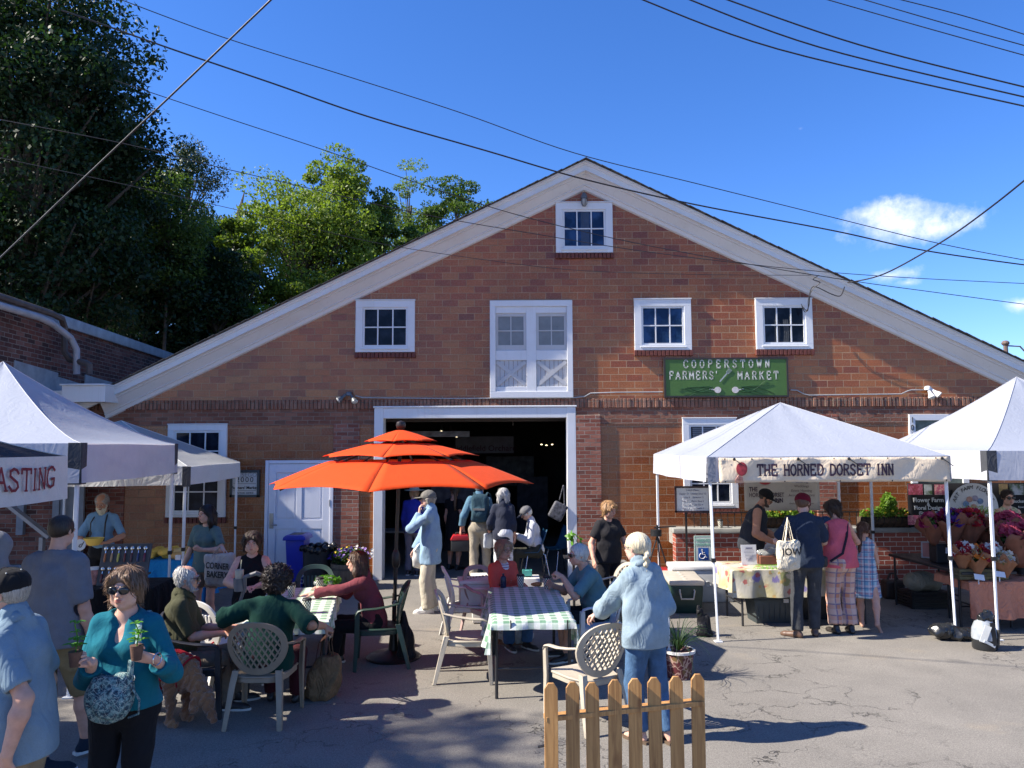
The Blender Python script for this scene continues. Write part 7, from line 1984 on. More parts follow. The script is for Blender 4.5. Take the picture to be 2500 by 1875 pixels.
# a black light stand and fan beside the tent's back leg
a = W(1606, 1300, 12.4); t = thing('tripod_stand', 'black folding tripod stand beside the back left leg of the middle canopy', 'stand', (a.x, 12.45, 0))
for dx, dy in ((-.28, .1), (.30, .05), (.02, -.25)): m = MB(); m.tube([(0, 0, .95), (dx, dy, 0)], .013, 6); m.build('leg', M_black, t)
m = MB(); m.tube([(0, 0, .9), (0, 0, 1.12)], .018, 8); m.tube([(-.05, 0, 1.08), (.30, 0, 1.10)], .012, 6); m.lathe([(0, -.05), (.09, -.05), (.09, .05), (0, .05)], 14, (-.02, 0, 1.0)); m.build('head', M_black, t, smooth=40)
# weights on the tent legs
q = G(1724, 1556); S = Sdf(); S.cone((-.02, 0, .05), (-.05, 0, .30), .065, .03); S.cone((.03, .0, .05), (.02, 0, .22), .055, .05); S.ell((0, 0, .04), (.10, .06, .04)); S.cone((-.05, 0, .30), (-.075, 0, .37), .03, .012)
sdf_thing('sandbag', 'black zipped sandbag strapped to the left front leg of the banner canopy', 'sandbag', S, M_nylon, .010, (q.x, q.y+.06, 0), folds(.02, 16, 6))
q = G(2345, 1565); S = Sdf(); S.ell((.10, 0, .06), (.20, .10, .065)); S.ell((-.16, .02, .10), (.15, .09, .07), None, .05); S.cone((-.04, 0, .10), (-.08, .02, .12), .05, .06); S.cone((-.20, .02, .12), (-.32, .02, .13), .05, .02)
sdf_thing('trash_bag', 'black plastic bag weighing down the right front leg of the banner canopy', 'bag', S, mat('shiny black plastic film', (.014, .015, .016), .22, .1, 6, .7, 26), .010, (q.x-.02, q.y+.05, 0), folds(.04, 18, 9))
q = G(2422, 1590); t = thing('water_jug', 'clear water jug taped in black and white, weighting the flower canopy leg', 'jug', (q.x-.02, q.y+.1, 0))
m = MB(); m.lathe([(0, 0), (.125, 0), (.135, .02), (.135, .12), (.0, .12)], 20); m.build('water', mat('dark water', (.02, .022, .024), .1), t, smooth=40)
m = MB(); m.lathe([(.134, .12), (.137, .16), (.128, .24), (.10, .31), (.05, .34), (.035, .38), (.0, .38)], 20, cap=False); m.build('bottle', mat('grey clear jug', (.30, .33, .36), .15, .3, 9), t, smooth=40)
m = MB(); m.box((.03, -.132, .20), (.05, .012, .26), rotm(0, -.1, 0)); m.box((.10, -.10, .14), (.04, .02, .2), rotm(0, .2, .6)); m.build('black_tape', M_black, t)
m = MB(); m.box((-.06, -.125, .20), (.07, .014, .20), rotm(0, .35, -.3)); m.box((-.02, -.13, .09), (.14, .012, .03), rotm(0, .5, 0)); m.build('white_tape', mat('white duct tape', (.5, .52, .52), .4), t)
S = Sdf(); S.ell((0, 0, .36), (.07, .06, .05)); S.ell((.06, 0, .39), (.05, .05, .06)); v, f_ = S.mesh(.009, folds(.03, 26, 1)); nmesh('plastic_wrap', v, f_, mat('shiny black plastic film', (.014, .015, .016), .22, .1, 6, .7, 26), t)
# flower stall
ftable('black plastic folding table running back beside the flower stall', 6.12, 11.0, R(3.5), .74, 1.75, .74, m_=mat('black plastic tabletop', (.018, .019, .021), .45), legm=M_black)
ftable('low folding table under the salmon pink cloth', 7.0, 10.5, R(1), 2.2, .75, .62, legm=M_black)
draped('tablecloth', 'salmon pink cloth over the low flower table at the right edge', 7.0, 10.5, R(1), 2.24, .77, .625, (.12, .1, .47, .1), cloth('salmon cotton', (.56, .22, .13), var=.06, bump=.9), 11, wave=.035, cat='tablecloth')
def bucketm(m, c, r, h): m.lathe([(0, 0), (r*.8, 0), (r, h), (r*.93, h), (0, h-.02)], 18, c)
KR = mat('brown kraft paper', (.19, .068, .038), .75, .25, 8, .3, 20); KR2 = mat('tan kraft paper', (.26, .11, .05), .75, .2, 8, .3, 20)
def bouquet(label, x, y, z, s, cols, paper, seed, tilt=0.0, n=42, group='bouquets on the flower stall'):
 t = thing('bouquet', label, 'bouquet', (x, y, z), rnd.uniform(-.4, .4), group)
 if paper is not None:
  rs = random.Random(seed); ph = [rs.uniform(0, 6) for _ in range(3)]
  def fn(u, v):
   a = u*6.283+ph[0]; r = (.03+.135*v+.02*math.sin(a*5+ph[1])*v)*s; zz = (.02+.27*v+(.05*math.sin(a*3+ph[2])+.035*math.sin(a*7))*v*v)*s
   return (r*math.cos(a)+tilt*v*.1, r*math.sin(a)*.9-.02*v, zz)
  m = MB(); m.grid(fn, 34, 6); m.build('paper_wrap', paper, t, smooth=70, thick=.002)
 m = leaves(MB(), (tilt*.1, -.02, .26*s), (.12*s, .11*s, .09*s), 150, .06*s, seed); m.build('foliage', leafmat('bouquet leaf', (.07, .15, .045)), t)
 for i, cn in enumerate(cols): blooms((tilt*.1+.02*(i-1), -.03, .24*s), (.12*s, .11*s, .13*s), n, .075*s, PT[cn], t, seed+i*7, petals=7, flat=.5)
 return t
SP = [ (2282, 1330, 10.9, ['magenta', 'pink'], KR, .95, 'magenta peonies in brown paper left of the canopy leg'),
 (2325, 1335, 10.8, ['magenta', 'purple'], KR, 1.1, 'dark purple peonies in brown paper right of the canopy leg'),
 (2368, 1335, 10.8, ['magenta', 'crimson'], KR, 1.1, 'deep pink peonies wrapped in brown paper below the green grasses'),
 (2412, 1340, 10.9, ['white', 'cream'], KR, 1.0, 'white blooms in brown paper right of the inner canopy pole'),
 (2455, 1350, 10.7, ['magenta', 'pink'], KR, 1.15, 'tall magenta and lilac blooms under the woman in sunglasses'),
 (2490, 1385, 10.35, ['pink', 'magenta'], KR, 1.2, 'pink ranunculus bouquet at the right edge of the flower stall'),
 (2350, 1390, 10.2, ['crimson', 'white'], KR2, .75, 'red and white flowers at the left end of the wooden flower box row'),
 (2385, 1405, 10.15, ['orange', 'cream', 'crimson'], KR2, .80, 'orange and white flowers in the middle of the wooden box row'),
 (2420, 1395, 10.25, ['crimson', 'white'], KR2, .8, 'scarlet flowers in orange paper right of the inner pole'),
 (2455, 1408, 10.15, ['cream', 'white'], KR2, .72, 'pale cream anemones at the right end of the box row')]
for i, (px_, py_, Y, cols, pp_, s_, lb) in enumerate(SP):
 p = W(px_, py_+6, Y); bouquet(lb, p.x, p.y, p.z, s_*1.34, cols, pp_, 50+i*13, tilt=rnd.uniform(-.5, .5))
for i, (px_, Y, lb) in enumerate(((2322, 10.95, 'black bucket under the purple peonies'), (2375, 10.95, 'black bucket under the deep pink peonies'), (2440, 10.95, 'black bucket under the magenta and lilac blooms'), (2495, 10.5, 'black bucket at the right edge holding pink ranunculus'))):
 p = W(px_, 1340, Y); z0_ = .655; t = thing('flower_bucket', lb, 'bucket', (p.x, Y, z0_), 0, 'flower buckets')
 m = MB(); bucketm(m, (0, 0, 0), .135, .34); m.build('bucket_body', M_binb, t, smooth=40)
ftable('narrow table at the back of the flower stall carrying the black buckets', 7.1, 11.05, 0, 2.0, .35, .65, m_=M_binb, legm=M_black)
for i, (px_, py_, w__, lb) in enumerate(((2348, 1415, .16, 'mossy wooden flower box, left one on the pink cloth'), (2385, 1420, .24, 'mossy wooden flower box, middle one on the pink cloth'), (2430, 1418, .26, 'mossy wooden flower box, right one on the pink cloth'))):
 p = W(px_, 1400, 10.2); t = thing('wooden_box', lb, 'box', (p.x, 10.2, .63), R(rnd.uniform(-6, 6)), 'flower boxes on the pink cloth')
 m = MB();
 for z_ in (.02, .065, .11): m.box((0, 0, z_+.012), (w__, .15, .042))
 m.build('box_body', mat('mossy bark wood', (.10, .085, .04), .9, .5, 14, .6, 40), t, bevel=.003)
for i, (px_, py_, Y, lb) in enumerate(((2391, 1409, 10.05, 'white price card in front of the middle flower box'), (2442, 1402, 10.05, 'white price card in front of the right flower box'), (2415, 1341, 10.6, 'white price card among the wrapped bouquets'))):
 p = W(px_, py_, Y); m = MB(); m.box((0, 0, 0), (.13, .004, .075), rotm(-.5, .15, 0)); m.box((0, .02, -.05), (.01, .01, .09)); o = m.build('price_card', mat('white paper', (.70, .70, .72), .6, .02), None); o.location = tuple(p); tag(o, lb, 'card', 'price cards')
p = W(2385, 1290, 11.2); t = thing('ornamental_grass', 'big feathery bunch of green grasses in a black bucket before the round crest', 'plant', (p.x, p.y, p.z-.25))
m = MB(); bucketm(m, (0, 0, -.1), .13, .34); m.build('bucket_body', M_binb, t, smooth=40)
m = MB(); rs = random.Random(4)
for i in range(420):
 a = rs.uniform(0, 6.283); l_ = rs.uniform(.25, .52); sp_ = rs.uniform(.2, 1.15)
 p0 = Vector((rs.uniform(-.07, .07), rs.uniform(-.07, .07), .2)); d_ = Vector((math.cos(a)*sp_*1.2, math.sin(a)*sp_*.7, 1)).normalized()
 p1 = p0+d_*l_*.6; p2 = p0+d_*l_+Vector((math.cos(a)*.10, math.sin(a)*.05, -.06)); w_ = Vector((-math.sin(a), math.cos(a), .3))*.0035
 m.add([p0-w_, p0+w_, p1+w_, p1-w_], [(0, 1, 2, 3)]); m.add([p1-w_, p1+w_, p2], [(0, 1, 2)])
m.build('blades', leafmat('grass blade', (.10, .20, .06)), t)
leaves(mm_ := MB(), (0, 0, .42), (.40, .22, .16), 900, .028, 6); mm_.build('seed_heads', leafmat('grass seed', (.20, .32, .11)), t)
p = W(2470, 1300, 11.3); t = thing('flower_bucket', 'white bucket of dark red and yellow flowers before the woman in sunglasses', 'bucket', (p.x, p.y, p.z-.12))
m = MB(); bucketm(m, (0, 0, -.05), .17, .22); m.build('bucket_body', mat('white enamel board', (.62, .63, .64), .25, .03), t, smooth=40)
leaves(mm_ := MB(), (0, 0, .24), (.26, .16, .1), 300, .05, 16); mm_.build('foliage', M_leaf, t)
blooms((0, 0, .22), (.28, .15, .17), 46, .065, petal('dark red petal', (.14, .012, .025)), t, 77, petals=7, flat=.6); blooms((-.05, 0, .22), (.24, .15, .15), 16, .055, PT['yellow'], t, 78, petals=7)
p = W(2300, 1348, 10.95); t = thing('chalk_box', 'small black display box with a white tag left of the canopy leg', 'box', (p.x, p.y, .745)); m = MB(); m.box((0, 0, .13), (.26, .2, .26)); m.build('box_body', M_binb, t, bevel=.006); m = MB(); m.box((.03, -.102, .17), (.07, .004, .08), rotm(0, .1, 0)); m.build('tag', mat('white paper', (.70, .70, .72), .6, .02), t)
p = W(2270, 1348, 11.3); t = thing('picture_easel', 'small framed card leaning on the black table', 'easel', (p.x, p.y, .745), R(-30)); m = MB(); m.box((0, 0, .12), (.22, .012, .24), rotm(-.3, 0, 0)); m.build('frame', mat('pale grey frame', (.3, .3, .3), .4), t, bevel=.003); m = MB(); m.box((0, -.009, .12), (.18, .008, .20), rotm(-.3, 0, 0)); m.build('card', mat('pinkish card', (.34, .14, .12), .6), t)
q = G(2275, 1486); t = thing('crate', 'black ventilated plastic crate under the black table', 'crate', (q.x, q.y+.2, 0), R(3))
m = MB()
for k in range(5): m.box((0, 0, .03+.045*k), (.62, .42, .028))
for sx in (-1, 1):
 for sy in (-1, 1): m.box((sx*.29, sy*.19, .12), (.04, .04, .24))
m.box((0, 0, .12), (.57, .37, .22)); m.build('crate_body', M_binb, t)
S = Sdf(); S.ell((-.02, 0, .12), (.22, .17, .13)); S.ell((.15, .02, .09), (.12, .13, .10)); sdf_thing('canvas_sack', 'slumped beige canvas sack lying on the black crate', 'sack', S, cloth('beige canvas', (.30, .27, .20), bump=.8), .013, (q.x-.03, q.y+.18, .24), folds(.04, 13, 12))
q = G(2205, 1470); S = Sdf(); S.rbox((0, 0, .14), (.15, .1, .14), .04); S.cone((-.08, 0, .28), (-.04, 0, .38), .012, .012, .005); S.cone((.08, 0, .28), (.04, 0, .38), .012, .012, .005); S.cone((-.04, 0, .38), (.04, 0, .38), .012, .012, .005)
sdf_thing('handbag', 'dark brown handbag with looped handles under the black table', 'handbag', S, mat('dark leather', (.035, .022, .018), .5, .3), .011, (q.x, q.y+.3, 0), folds(.01, 10, 3))
# left hand stalls
q0 = W(298, 1415, 8.9); SXc = W(290, 1400, 9.0).x
t0_ = ftable('folding table hidden under black cloth beneath the scoop display', SXc-.15, 9.25, R(4), 1.1, .7, .80, legm=M_black)
draped('tablecloth', 'black cloth hanging to the ground under the scoop display', SXc-.15, 9.25, R(4), 1.12, .72, .805, (.7, .7, .78, .5), cloth('black cloth', (.008, .008, .009), bump=.3), 21, wave=.02)
t = thing('scoop_display', 'slanted grey board with rows of shiny ice cream scoops with coloured wooden handles', 'display', (SXc, 9.02, .815), R(3))
tl_ = -.30; m = MB(); m.box((0, .12, .22), (.56, .03, .48), rotm(tl_, 0, 0)); m.box((0, .16, .10), (.5, .2, .02)); m.build('board', mat('dark grey felt board', (.085, .085, .09), .9, .15), t)
M_chrome = mat('polished steel', (.62, .62, .62), .12, metal=1)
hc = [(.42, .13, .03), (.45, .28, .14), (.55, .45, .08), (.13, .02, .015), (.10, .03, .03), (.03, .05, .14), (.14, .015, .04)]
k = 0
for rw in (0, 1):
 for i in range(7):
  if rw == 1 and i > 4: continue
  x = -.225+.075*i; z = .40-rw*.235; f = lambda u, w, v: Vector((x+u, .12, .22))+rotm(tl_, 0, 0) @ Vector((0, -.018-w, z-.22+v))
  lb = ['orange', 'tan', 'yellow', 'dark red', 'maroon', 'navy', 'wine red'][(i+rw*3) % 7]; s_ = thing('ice_cream_scoop', '%s handled ice cream scoop, number %s from the left of the %s row on the grey board' % (lb, ('one', 'two', 'three', 'four', 'five', 'six', 'seven')[i], 'upper' if rw == 0 else 'lower'), 'scoop', tuple(Matrix.Translation(t.location) @ Matrix.Rotation(R(3), 4, 'Z') @ f(0, 0, 0)), R(3), 'ice cream scoops on the display board')
  s_['label'] = '%s handled scoop, %s from left in the %s row' % (lb, ('first', 'second', 'third', 'fourth', 'fifth', 'sixth', 'last')[i], 'upper' if rw == 0 else 'lower')
  g_ = lambda w, v: rotm(tl_, 0, 0) @ Vector((0, -w, v))
  m = MB(); m.ell(g_(.012, 0), (.026, .018, .028), 12); m.tube([g_(.01, -.02), g_(.01, -.055)], .007, 8); m.build('bowl', M_chrome, s_, smooth=60)
  m = MB(); m.tube([g_(.010, -.052), g_(.012, -.08), g_(.012, -.13), g_(.010, -.155)], [.008, .0125, .013, .007], 10); m.build('handle', mat('turned wood %d' % ((i+rw*3) % 7), hc[(i+rw*3) % 7], .3), s_, smooth=60)
m = MB(); m.box((.16, -.10, .07), (.15, .012, .11), rotm(tl_, 0, 0)); o = m.build('price_plate', M_black, t)
text('Ice Cream\nScoops\n$37', .026, mat('white print', (.62, .62, .60), .6, .03), t, (.16, -.115, .075), rot=(R(90)+tl_, 0, 0), depth=.001)
q = W(232, 1345, 9.1); t = thing('candy_jar', 'white capped jar with a colourful label beside the scoop board', 'jar', (q.x, 9.1, .815)); m = MB(); m.lathe([(0, 0), (.055, 0), (.055, .15), (.045, .17), (0, .17)], 16); m.build('jar_body', mat('orange and violet label', (.42, .16, .12), .4, .8, 18), t, smooth=40); m = MB(); m.lathe([(0, .17), (.055, .17), (.055, .2), (0, .2)], 16); m.build('lid', M_white, t, smooth=40)
q = W(196, 1330, 8.6); t = thing('round_sign', 'white round tag sign with a scrawled letter behind the grey tee', 'sign', (q.x, 8.6, q.z)); m = MB(); m.lathe([(0, 0), (.062, 0), (.062, .01), (0, .01)], 24); o = m.build('disc', mat('white enamel board', (.62, .63, .64), .25, .03), t); o.rotation_euler = (R(90), 0, 0); m = MB(); m.tube([(.0, .02, 0), (.01, .05, -q.z+.82)], .008, 6); m.build('post', M_black, t); text('d', .09, M_black, t, (0, -.013, 0), depth=.001, shear=.5)
TBX, TBY = -5.15, 11.85
ftable('folding table under the bright blue cloth of the bread stall', TBX, TBY, R(5), 1.15, .72)
draped('tablecloth', 'bright sky blue cloth on the bread stall table, hanging almost to the ground', TBX, TBY, R(5), 1.17, .74, .742, (.1, .5, .66, .1), cloth('sky blue cloth', (.015, .20, .46), var=.08, bump=.6), 23, wave=.05)
rs = random.Random(8)
for i in range(15):
 px_ = 368+6.2*i+rs.uniform(-3, 3); c_ = ((.72, .46, .07), (.62, .36, .12), (.70, .50, .22))[i % 3 if i > 6 else 0]
 S = Sdf(); S.ell((0, 0, .045), (.075, .06, .05)); S.ell((.03, .01, .06), (.04, .04, .035))
 y_ = TBY-.25+.09*(i % 5); x_ = W(px_, 1350, y_).x
 sdf_thing('bread_roll', '%s roll, %s along the blue cloth' % (('yellow', 'golden', 'pale')[i % 3 if i > 6 else 0], ('first', 'second', 'third', 'fourth', 'fifth', 'sixth', 'seventh', 'eighth', 'ninth', 'tenth', 'eleventh', 'twelfth', 'thirteenth', 'fourteenth', 'last')[i]), 'bread', S, mat('golden crust %d' % (i % 3 if i > 6 else 0), c_, .55, .25, 14), .012, (x_, y_, .745+(.05 if i % 2 else 0)), folds(.012, 15, i), group='rolls on the blue cloth')
m = MB(); m.box((0, 0, .035), (.07, .05, .07)); o = m.build('candle_card', mat('white paper', (.70, .70, .72), .6, .02), None); o.location = (W(434, 1352, 11.5).x, 11.52, .745); tag(o, 'small white card at the front right of the blue cloth', 'card')
q = W(22, 1330, 8.4); t = thing('black_cart', 'black wire basket cart in the shade behind the grey hoodie', 'cart', (q.x, 8.4, 0)); m = MB()
for i in range(9): m.tube([(-.25+.06*i, -.15, .5), (-.27+.066*i, -.17, 1.12)], .007, 5)
for z_ in (.5, .8, 1.12): m.tube([(-.28, -.17, z_), (.28, -.17, z_), (.28, .2, z_), (-.28, .2, z_), (-.28, -.17, z_)], .011, 6)
m.build('basket', M_black, t); m = MB(); m.tube([(-.25, 0, .5), (-.25, 0, .02)], .014, 6); m.tube([(.25, 0, .5), (.25, 0, .02)], .014, 6); m.build('leg', M_black, t)
# potted spider plant
q = G(1648, 1662); t = thing('potted_plant', 'spiky green plant in a maroon pot with swirling pale flowers behind the fence', 'potted plant', (q.x+.07, q.y+.12, 0))
tq = NT('maroon swirl patterned fabric'); vv = tq.n('TexVoronoi', feature='DISTANCE_TO_EDGE'); vv.inputs['Scale'].default_value = 11; nv_ = tq.n('TexNoise'); nv_.inputs['Scale'].default_value = 7; nv_.inputs['Detail'].default_value = 2; tq.l(tq.co(), nv_.inputs['Vector']); ad = tq.n('VectorMath', operation='ADD'); sc_ = tq.n('VectorMath', operation='SCALE'); sc_.inputs['Scale'].default_value = .22; tq.l(nv_.outputs[1], sc_.inputs[0]); tq.l(tq.co(), ad.inputs[0]); tq.l(sc_.outputs[0], ad.inputs[1]); tq.l(ad.outputs[0], vv.inputs['Vector'])
tq.col(tq.mix(tq.rng(vv.outputs['Distance'], .03, .07, .8, 0), tq.mix(tq.rng(tq.noise(9, 3), .55, .62, 0, .8), (.09, .014, .018), (.16, .10, .03)), (.42, .28, .22))); tq.set(rough=.8)
m = MB(); m.lathe([(0, 0), (.12, 0), (.155, .28), (.14, .28), (0, .25)], 24); m.build('pot', tq.m, t, smooth=40)
m = MB(); m.lathe([(.155, .255), (.17, .26), (.17, .285), (.145, .285)], 24, cap=False); m.build('rim', M_res_white, t, smooth=40)
m = MB(); rs = random.Random(12)
for i in range(85):
 a = rs.uniform(0, 6.283); l_ = rs.uniform(.35, .75); o_ = rs.uniform(.3, 1.3); prev = None
 for k in range(7):
  u = k/6; r_ = l_*o_*u*.75; z_ = .27+l_*(u*1.0-u*u*o_*.95); p_ = Vector((math.cos(a)*r_, math.sin(a)*r_, z_)); w_ = Vector((-math.sin(a), math.cos(a), .2))*.006*(1-u*.85)
  if prev: m.add([prev[0]-prev[1], prev[0]+prev[1], p_+w_, p_-w_], [(0, 1, 2, 3)])
  prev = (p_, w_)
m.build('blades', leafmat('dark blade leaf', (.025, .06, .025)), t)
m = MB(); m.tube([(-.10, 0, .25), (-.10, .0, .62)], .012, 8); m.ell((-.10, 0, .27), (.022, .022, .03)); m.build('support_pole', M_white, t)
# seedling pot behind the black tee woman
q = W(1400, 1320, 11.6); t = thing('seedling', 'leafy seedling in a small pot held up beside the right garage jamb', 'plant', (q.x, 11.6, q.z-.16))
m = MB(); m.lathe([(0, -.08), (.04, -.08), (.055, .04), (0, .04)], 14); m.build('pot', mat('grey green pot', (.14, .18, .13), .7), t, smooth=40); leaves(mm_ := MB(), (0, 0, .16), (.13, .10, .12), 26, .12, 31, up=.8); mm_.build('foliage', M_leaf, t)
m = MB(); m.box((0, 0, -.08), (.3, .3, .02)); m.tube([(0, 0, -.09), (0, 0, -q.z+.16)], .02, 6); m.build('plant_stand', M_black, t)
c_ = W(1757, 1287, TY+.1); cup('checkered cup left standing on the stone cap under the menu board', c_.x, TY+.05, CAPZ, 1.1)
# golden retriever
def dog(label, x, y, face):
 S = Sdf(); E = lambda c, r, k=.06: S.ell(c, r, None, k)
 E((0, -.17, .44), (.125, .19, .155)); E((0, .06, .44), (.115, .22, .135)); E((0, .26, .43), (.115, .15, .135)); E((0, -.26, .42), (.10, .12, .15))
 S.cone((0, -.30, .50), (0, -.46, .33), .10, .075, .06); E((0, -.52, .25), (.078, .10, .078), .04); S.cone((0, -.56, .21), (0, -.63, .10), .045, .034, .03); E((0, -.64, .085), (.024, .024, .02), .01)
 for s in (-1, 1):
  S.cone((s*.075, -.49, .31), (s*.095, -.50, .19), .026, .036, .02)
  S.cone((s*.085, -.21, .36), (s*.085, -.23, .20), .058, .040, .04); S.cone((s*.085, -.23, .20), (s*.085, -.215, .05), .036, .028, .02); S.cone((s*.085, -.215, .035), (s*.085, -.275, .028), .034, .030, .015)
  S.cone((s*.085, .30, .38), (s*.09, .25, .24), .085, .052, .05); S.cone((s*.09, .25, .24), (s*.09, .37, .15), .048, .032, .03); S.cone((s*.09, .37, .15), (s*.09, .33, .04), .030, .027, .02); S.cone((s*.09, .33, .035), (s*.09, .27, .028), .034, .030, .015)
 S.cone((0, .38, .48), (0, .52, .36), .04, .06, .04); S.cone((0, .52, .36), (0, .60, .16), .065, .03, .04)
 def fur(X, Y, Z):
  return .006*np.sin(X*150+Y*60+2*np.sin(Z*30))*np.sin(Z*70+Y*35+np.sin(X*40))+.006*np.sin(Y*95+Z*55+1.5*np.sin(X*50))-.012*np.clip((.36-Z)/.2, 0, 1)*(np.sin(Z*24)*0+1)*((np.abs(Y-.05) < .22))
 v, f_ = S.mesh(.0085, fur)
 tt = NT('golden fur'); n = tt.noise(1, 5, .7, vec=tt.map((60, 14, 22)), dist=1.5); b_ = tt.noise(5, 3)
 tt.col(tt.mix(tt.rng(b_, .35, .65, 0, 1), tt.mix(n, (.18, .06, .018), (.46, .20, .065)), tt.mix(n, (.12, .04, .012), (.34, .125, .04)))); tt.set(rough=.75, sheen=.4); tt.bump(n, 1.0, .012)
 o = nmesh('dog', v, f_, tt.m, None); o.location = (x, y, 0); o.rotation_euler = (0, 0, R(face)); tag(o, label, 'dog')
 rd = cloth('red webbing', (.35, .012, .02))
 m = MB(); ring = lambda yy, zc, rx, rz, tl_: [(rx*math.cos(a), yy+tl_*math.sin(a), zc+rz*math.sin(a)) for a in [i*6.283/24 for i in range(25)]]
 m.tube(ring(-.10, .44, .138, .160, .0), .014, 6, flat=.6); m.tube(ring(-.33, .44, .118, .14, -.05), .014, 6, flat=.6); m.tube([(0, -.36, .585), (0, -.22, .615), (0, -.10, .608)], .02, 6); m.tube([(.13, -.33, .42), (.14, -.10, .40)], .013, 6); m.tube([(-.13, -.33, .42), (-.14, -.10, .40)], .013, 6)
 m.build('harness', rd, o, smooth=50)
 m = MB(); m.tube([(0, -.16, .625), (.03, -.1, .66), (0, -.05, .64)], .006, 6); m.build('harness_ring', M_chrome, o)
 return o
dog('golden retriever in a red harness sniffing the ground beside the seated olive shirt man', W(452, 1650, 7.0).x-.22, 7.0, 66)
m = MB(); a = (W(455, 1570, 7.0).x-.22, 6.95, .64); m.tube([a, (a[0]-.25, 6.9, .35), (a[0]-.45, 6.95, .1), (a[0]-.5, 7.3, .02), (a[0]+.2, 7.7, .5)], .008, 6)
tag(m.build('dog_leash', cloth('red webbing', (.35, .012, .02)), None, smooth=50, loc=a), 'thin red leash looping from the back of the golden dog', 'leash')
# stroller tray with a tumbler beside the black tank top
q = W(600, 1440, 8.15); t = thing('stroller', 'grey stroller handlebar and cup holder in front of the black tank top woman', 'stroller', (q.x, 8.15, 0), R(-10)); hz_ = W(600, 1418, 8.15).z
M_str = mat('mid grey rubber', (.10, .10, .11), .6);
m = MB(); m.tube([(.18, .0, hz_+.06), (.14, -.05, hz_+.09), (.02, -.06, hz_+.05), (.0, -.02, hz_-.06), (-.12, .05, hz_-.32), (-.22, .1, .1)], [.022, .024, .024, .02, .014, .014], 8); m.build('handlebar', M_str, t, smooth=50)
m = MB(); m.lathe([(0, 0), (.05, 0), (.06, .13), (.05, .13), (0, .12)], 16, (-.06, -.03, hz_-.10)); m.build('cup_holder', M_str, t, smooth=40)
for s_ in (-1, 1): m = MB(); m.tube([(-.22+s_*.0, .1+s_*.22, .10), (-.22, .1+s_*.25, .10)], .10, 18); m.build('wheel', M_black, t, smooth=40)
m = MB(); m.tube([(-.22, -.12, .1), (-.22, .32, .1)], .012, 6); m.build('axle', M_str, t)
tb = thing('tumbler', 'beige tumbler with a straw standing in the stroller cup holder', 'tumbler', (q.x-.06, 8.12, hz_-.07), 0)
m = MB(); m.lathe([(0, 0), (.034, 0), (.045, .17), (.042, .19), (0, .19)], 16); m.build('cup_body', mat('sand coloured tumbler', (.36, .33, .26), .45), tb, smooth=40); m = MB(); m.tube([(.01, 0, .18), (.02, 0, .29)], .005, 6); m.build('straw', mat('sand straw', (.4, .38, .28), .4), tb)
# the people in the photograph
K = lambda n, c, **k: cloth(n, c, **k)
SK = (.55, .31, .22); SKD = (.42, .22, .14); SKP = (.60, .37, .28)
blk = K('black jersey', (.010, .010, .012)); khaki = K('khaki twill', (.27, .20, .12)); jean = K('blue denim', (.055, .12, .24), var=.3); dkjean = K('charcoal denim', (.045, .047, .052), var=.35)
shb = mat('dark shoe leather', (.025, .02, .018), .4); shw = mat('white shoe leather', (.62, .62, .60), .5, .08); solew = mat('white rubber sole', (.55, .54, .50), .6, .08)
def w2l(off, face):
 v = Matrix.Rotation(-R(face), 3, 'Z') @ Vector(off); return tuple(v)
def plaid(nm, base, cols, sc, zsc=None):
 t = NT(nm); sp = t.n('SeparateXYZ'); t.l(t.co(), sp.inputs[0]); c = base
 for i, (c_, f, w, a) in enumerate(cols):
  for ax in (0, 2):
   s_ = t.math('FRACT', t.math('ADD', t.math('MULTIPLY', sp.outputs[ax], sc*f), .13*i)); m_ = t.math('MULTIPLY', t.math('LESS_THAN', s_, w), a); c = t.mix(m_, c, c_)
 t.col(c); t.set(rough=.9); t.bump(t.noise(12, 4, dist=.5), .3, .02); return t.m
def stripes(nm, a, b, sc):
 t = NT(nm); sp = t.n('SeparateXYZ'); t.l(t.co(), sp.inputs[0]); t.col(t.mix(t.math('LESS_THAN', t.math('FRACT', t.math('MULTIPLY', sp.outputs[2], sc)), .3), a, b)); t.set(rough=.9); return t.m
def trou(m_, **k): return dict(mat=m_, **k)
# --- foreground left
p1, k1 = person('man in a light blue polo and black cap at the bottom left, hand in pocket', 84, 4.15, 1.79, -84, SK, ('short', (.30, .27, .23)), dict(mat=K('pale blue knit', (.17, .24, .295)), sleeve=.70, hem=.13, neck='collar', loose=.04, flare=.03, name='polo_shirt', cuff=.022),
 trou(khaki, loose=.03), ('shoe', shb), dict(handL=(.255, .06, .90), elbowL=(.1, 1, .1), hdirL=(-.3, -.6, -.8), curlL=.3, belly=.03, w=1.04, limb=1.08, neckw=1.12, head=(0, 12, 0), handR=(-.25, -.05, .86), lean=9), hat=('cap', K('black cap cotton', (.012, .012, .013)), 1, mat('pale eyelet', (.5, .5, .45), .5)), seed=2)
p2, k2 = person('smiling woman in a teal v-neck top and sunglasses carrying two seedlings', 325, 4.66, 1.71, 2, SKP, ('bobshort', (.17, .105, .065)), dict(mat=K('teal jersey', (.006, .115, .16)), sleeve=1.62, hem=.01, neck='v', loose=.02, flare=.02, cuff=.006, name='teal_top'),
 trou(blk), ('shoe', shb), dict(handL=(.27, -.26, 1.22), elbowL=(.2, .8, -.8), hdirL=(-.9, -.35, .32), palmL=(-.35, .75, .5), curlL=.75, thumbL=.8, handR=(-.04, -.31, 1.22), elbowR=(-.5, .8, -.6), hdirR=(-.45, -.8, .3), palmR=(.7, -.2, .7), curlR=.75, thumbR=.8, belly=.05, w=1.10, face=1.05, head=(2, 3, 0), lean=2), glasses='sun', fem=True, seed=5)
